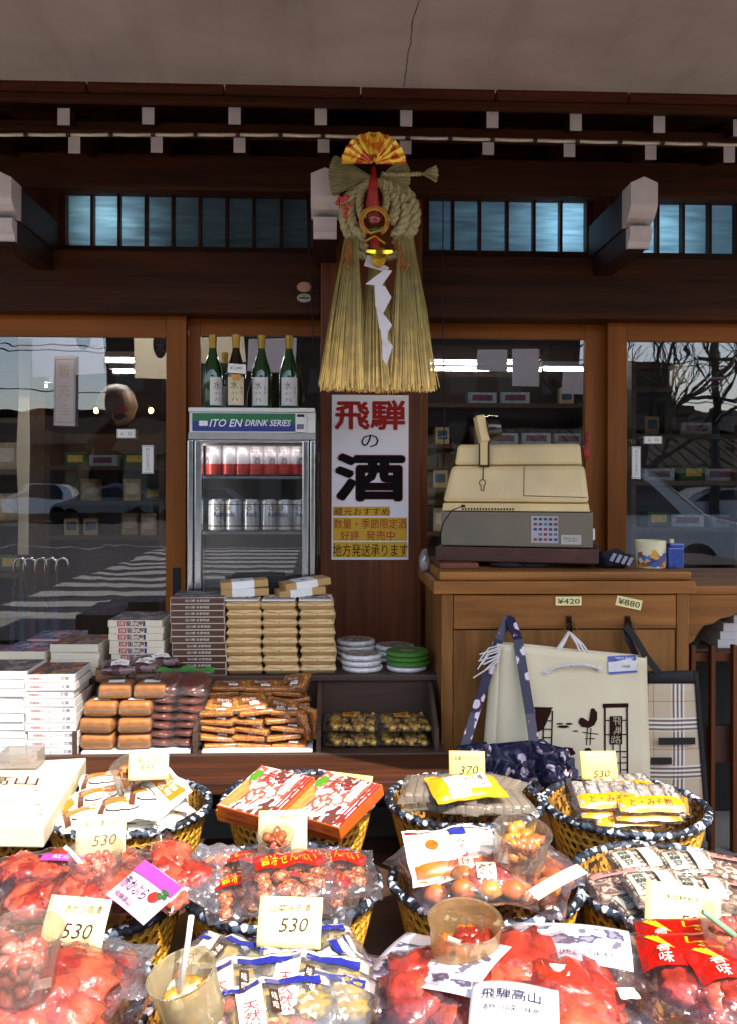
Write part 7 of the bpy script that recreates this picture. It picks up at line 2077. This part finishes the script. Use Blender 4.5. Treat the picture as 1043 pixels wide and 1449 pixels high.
# ---- b9 buns with red striped header
def buns(seed):
    def f(m, zc):
        r = random.Random(seed)
        for i in range(3):
            for j in range(3): m.blob((-.052 + i * .052 + r.uniform(-.004, .004), -.050 + j * .042, zc), (.025, .021, .020), i + j * 3 + seed, .15, 3, 1.6, (i + j) % 2)
        return ORG
    return f
WPR = mat('white_header', '#e3dcd6', .35, .04, 20, coat=.5); RPR = mat('red_stripe', '#a5161a', .35, .05, coat=.5); BPR = mat('blue_square', '#28308c', .4)
bun = pouch('bun_bag', .19, .20, .052, 71, FILM, buns(3), [(-.025, .015, -.045, .0, [WHT, INK], [('*みそ|こく', -.005, -.022, .03, .03, 1)])], cr=.006)
bun2 = pouch('bun_bag', .19, .20, .052, 72, FILMP, buns(5), [(-.045, .0, -.05, -.01, [WHT, INK], [('*飛騨|みそ', -.022, -.03, .036, .03, 1)]), (-.05, -.02, .012, .028, [WHT, INKBL], [('530', -.035, .02, .02, .01, 1)])], cr=.006)
GU = 'bags of orange buns'
for px, py, z, rot, pr_, lb_ in ((610, 1252, .585, (12, -8, 10), bun2, 'at the left of its basket'), (690, 1262, .60, (14, 0, -4), bun, 'in the middle of its basket'), (775, 1262, .580, (10, 10, -20), bun2, 'at the right beneath the white stick'), (735, 1225, .575, (6, 4, 30), bun, 'under the rounded tub'), (800, 1235, .56, (6, 8, -60), bun2, 'at the far right rim'), (600, 1215, .56, (6, -8, 50), bun, 'at the far left rim')):
    put(pr_, px, py, z, rot, 'bag of shiny orange buns ' + lb_, GU)
def hdr(th, surf):
    m = MB(); m.grid(lambda u, v: surf(-.095 + .19 * u, .058 + .008 * v, .002), 12, 1, 0); m.grid(lambda u, v: surf(.0 + .036 * u, .035 + .032 * v, .003), 6, 4, 1); m.build('stripe', [RPR, BPR], th, local=True)
    m = MB(); m.grid(lambda u, v: surf(.002 + .032 * u, -.055 + .088 * v, .003), 6, 8, 0); m.text('*み|そ|づ|け', lambda a, b: surf(.018 + a, -.012 + b, .0042), .02, .066, 1); m.build('vertical_label', [WHT, INKR], th, local=True)
    m = MB(); oval(m, surf, -.045, .012, .014, .014, 0, .0032, 0, 20); m.build('crest', ORG[0], th, local=True)
hd_ = pouch('miso_pickle_bag', .20, .145, .040, 77, None, None, None, extra=None)
bpy.data.objects.remove(hd_)
hd_ = pouch('miso_pickle_bag', .20, .145, .040, 77, WPR, None, [(-.09, .09, -.066, -.030, [ORG[0]], [])], cr=.005, extra=hdr, film_name='wrapper', labelname='lower_window')
put(hd_, 640, 1208, .625, (26, -2, 6), 'white bag with a red stripe and a blue square above the orange buns')
p = on(790, 1248, .64); t = thing('white_paper_strip', 'plain white paper strip lying across the orange buns', 'paper strip', p, (R(14), R(-12), R(26)))
m = MB(); m.grid(lambda u, v: V(((u - .5) * .125, (v - .5) * .030, .004 * math.sin(3 * u))), 8, 2); m.build('strip', mat('cream_paper', '#e0d2b8', .6, .04), t, local=True, solidify=.001)
rs_ = pouch('red_pickle_bag', .16, .13, .055, 79, FRED, lumps(5, .04, .03, .03, .042, 19, REDK, flatz=.6), None, cr=.009)
put(rs_, 700, 1312, .60, (12, 0, 10), 'red pickle bag behind the cookie tub, below the orange buns')

CURB, CLIM, CSC = 'b10', .12, .98
# ---- b10 blue and white bags
BLP = mat('navy_blue_print', '#232a86', .35, .05, coat=.4)
def blab(th, surf):
    m = MB(); m.grid(lambda u, v: surf(-.08 + .055 * u, .030 + .016 * v, .003), 8, 2, 0); m.grid(lambda u, v: surf(-.015 + .09 * u, .030 + .016 * v, .003), 8, 2, 0); m.build('blue_band', BLP, th, local=True)
    m = MB(); m.grid(lambda u, v: surf(-.062 + .04 * u, -.05 + .075 * v, .0035), 6, 6, 0); m.text('*天|然', lambda a, b: surf(-.042 + a, -.022 + b, .0048), .024, .044, 1); m.build('label', [WHT, solid('crimson_ink', '#a01838', .5)], th, local=True)
    m = MB(); m.grid(lambda u, v: surf(-.012 + .015 * u, -.03 + .045 * v, .0035), 4, 4, 0); m.text('*味|噌', lambda a, b: surf(-.0045 + a, -.008 + b, .0045), .009, .034, 1); m.build('side_label', [INKB, WHT], th, local=True)
    m = MB(); m.grid(lambda u, v: surf(-.095 + .19 * u, .062 + .0035 * v, .003), 12, 1); m.build('blue_line', BLP, th, local=True)
whw = film('white_printed_wrap', (.95, .95, .97), gloss=.03, haze=.12, hz=(.85, .85, .88), bscale=16, bump=.5)
mxp = pouch('mixed_pickle_bag', .19, .16, .048, 81, whw, lumps(13, .06, .045, .02, .028, 23, YLK + [REDK[1]], flatz=.6), [(-.09, .09, .032, .074, [WHT], [])], cr=.008, extra=blab, labelname='white_header')
GM_ = 'blue and white bags of mixed pickles'
for px, py, z, rot, lb_ in ((352, 1408, .60, (14, -3, 6), 'at the centre left'), (440, 1402, .60, (14, 4, -6), 'at the centre right'), (318, 1372, .575, (6, -4, -32), 'at the back left, blue band turned'), (455, 1350, .58, (8, 4, 24), 'at the back right, under the 530 card'), (486, 1400, .575, (8, 10, -66), 'turned sideways at the right rim'), (395, 1446, .60, (10, 0, 12), 'lowest, cut by the picture edge'), (490, 1448, .59, (10, 4, -10), 'at the lower right beside the dark rim')):
    put(mxp, px, py, z, rot, 'bag of mixed pickles with blue bands, ' + lb_, GM_)

CURB, CLIM, CSC = 'b11', .15, 1.05
# ---- b11 large red bags, leaflets
big = pouch('red_pickle_bag', .20, .19, .072, 91, FRED, lumps(6, .05, .048, .040, .050, 29, REDK, flatz=.62), None, cr=.010)
big2 = pouch('red_pickle_bag', .20, .20, .072, 95, FRED, lumps(5, .05, .05, .046, .055, 37, REDK, flatz=.6), [(.02, .05, -.035, -.015, [WHT], [])], cr=.010)
GG = 'large red pickle bags at the bottom'
for px, py, z, rot, pr_, lb_ in ((608, 1418, .585, (12, -6, 8), big, 'left, under the photo leaflet'), (752, 1392, .60, (14, 2, -8), big2, 'centre, between the cookie tub and the right leaflet'), (832, 1432, .585, (12, 8, 12), big2, 'right, below the right leaflet'), (770, 1462, .58, (10, 0, 30), big, 'lowest, beside the white leaflet'), (560, 1455, .57, (8, -6, -20), big, 'lower left corner of its basket')):
    put(pr_, px, py, z, rot, 'large red pickle bag, ' + lb_, GG)
LFT = patches('leaflet_picture', ['#3a3648', '#8a8696', '#5a5568', '#cfcad0', '#e6e2e4', '#706a7c'], 28, .3, .5, 'noise', (1, 2, 1))
def leaflet(px, py, z, w, h, rot, label, pic, seed=0, extra=None):
    p = on(px, py, z); t = thing('leaflet', label, 'leaflet', p, tuple(R(a) for a in rot))
    f = lambda x, y, d=0: V((x, y, d + .010 * math.sin(x / w * 3 + seed) + .006 * math.cos(y / h * 3)))
    m = MB(); m.grid(lambda u, v: f((u - .5) * w, (v - .5) * h), 12, 10); m.build('paper', mat('leaflet_paper', '#e2dce0', .35, .03, coat=.5), t, local=True, smooth=True, solidify=.0008)
    m = MB()
    for (x0, x1, y0, y1) in pic: m.grid(lambda u, v: f(x0 + (x1 - x0) * u, y0 + (y1 - y0) * v, .0012), 8, 8, 0)
    for (s, cx, cy, tw, tH) in (extra or []): m.text(s, lambda a, b: f(cx + a, cy + b, .0022), tw, tH, 1)
    m.build('print', [LFT, solid('indigo_ink', '#2a2440', .5)], t, local=True)
leaflet(618, 1362, .635, .21, .13, (10, -6, -40), 'glossy leaflet with a snowy village photo under the cookie tub', [(-.095, .095, -.055, .030)], 0, [('*飛騨の漬物', .02, .046, .10, .020)])
leaflet(808, 1340, .645, .19, .080, (20, 2, -12), 'long leaflet with a dark village photo on the red pickle bags at the right', [(-.085, .085, -.008, .032)], 1, [('*ひだ高山の味 赤かぶ', .03, -.022, .10, .010)])
leaflet(728, 1440, .650, .125, .11, (14, -4, -14), 'white leaflet with brush lettering between the red bags at the bottom', [], 2, [('*飛騨高山', -.005, .026, .085, .022), ('漬物・山菜・味噌', -.005, .0, .08, .010)])
pw = pouch('crumpled_bag', .15, .12, .05, 99, film('shiny_wrap', (.95, .95, .97), gloss=.10, haze=.2, hz=(.85, .85, .9), bscale=26, bump=1), None, None, cr=.016, fr=30)
CURB = None
for px, py, z, rot, lb_ in ((790, 1395, .61, (20, 10, 30), 'crumpled clear plastic between the large red bags'), (868, 1368, .60, (24, -10, -20), 'crumpled clear plastic below the right leaflet'), (150, 1392, .60, (10, 10, 30), 'crumpled clear plastic at the lower left basket rim'), (292, 1255, .585, (18, 16, -20), 'crumpled clear plastic between the left and centre baskets'), (300, 1215, .60, (16, -10, -30), 'crumpled clear plastic at the back left of the centre basket')):
    put(pw, px, py, z, rot, lb_, 'crumpled clear plastic bags', .72)

CURB, CLIM, CSC = 'b12', .16, 1.02
# ---- b12 bright red bags right
def rye(th, surf):
    m = MB()
    m.text('*しな|漬', lambda a, b: surf(.03 + a, .028 + b, .0028), .085, .044, 0)
    for k in range(3): m.add([surf(-.075 + k * .006, .052 - k * .004, .003), surf(-.068 + k * .006, .054 - k * .004, .003), surf(-.040 + k * .004, .018, .003)], [(0, 1, 2)], 0)
    m.build('print', YT, th, local=True)
    m = MB(); m.text('*昔|味', lambda a, b: surf(-.05 + a, .010 + b, .0028), .022, .036, 0); m.build('print', WHT, th, local=True)
BRD = mat('bright_red_print', '#c01408', .3, .12, 20, coat=.6)
brr = pouch('bright_red_bag', .20, .18, .060, 101, FRED, lumps(8, .055, .045, .03, .04, 41, REDK, flatz=.6), [(-.088, .09, -.012, .076, [BRD], [])], cr=.008, extra=rye, labelname='red_header')
GBR = 'bright red bags with yellow lettering'
for px, py, z, rot, lb_ in ((985, 1362, .60, (14, -4, -10), 'rear bag beside the right tub'), (970, 1412, .605, (14, -4, -10), 'front bag with its lettering turned to the viewer'), (1060, 1425, .60, (12, 6, 8), 'cut by the right picture edge'), (1020, 1470, .58, (10, 0, 4), 'lowest, cut by the bottom edge')):
    put(brr, px, py, z, rot, 'bright red bag with yellow lettering, ' + lb_, GBR)
CURB, CLIM, CSC = 'b13', .16, 1.02
# ---- b13 bottom left
GL = 'red pickle bags at the bottom left'
for px, py, z, rot, pr_, lb_ in ((30, 1425, .60, (12, -4, 14), big2, 'under the tall pink tub'), (95, 1428, .60, (14, 6, -12), big, 'right of the tall pink tub'), (5, 1465, .59, (10, 0, 4), big, 'in the very corner'), (140, 1440, .575, (8, 12, -30), big2, 'at the right rim'), (20, 1370, .585, (14, -8, 10), rpk, 'behind the tall pink tub')):
    put(pr_, px, py, z, rot, 'red pickle bag at the bottom left, ' + lb_, GL)
snb = pouch('brown_snack_bag', .17, .14, .040, 105, MATS['white_printed_wrap'], lumps(10, .05, .04, .018, .026, 3, BRNK, flatz=.6), None, cr=.008)
put(snb, 130, 1372, .60, (14, 4, -16), 'clear bag of brown snacks right of the lower left 530 card')
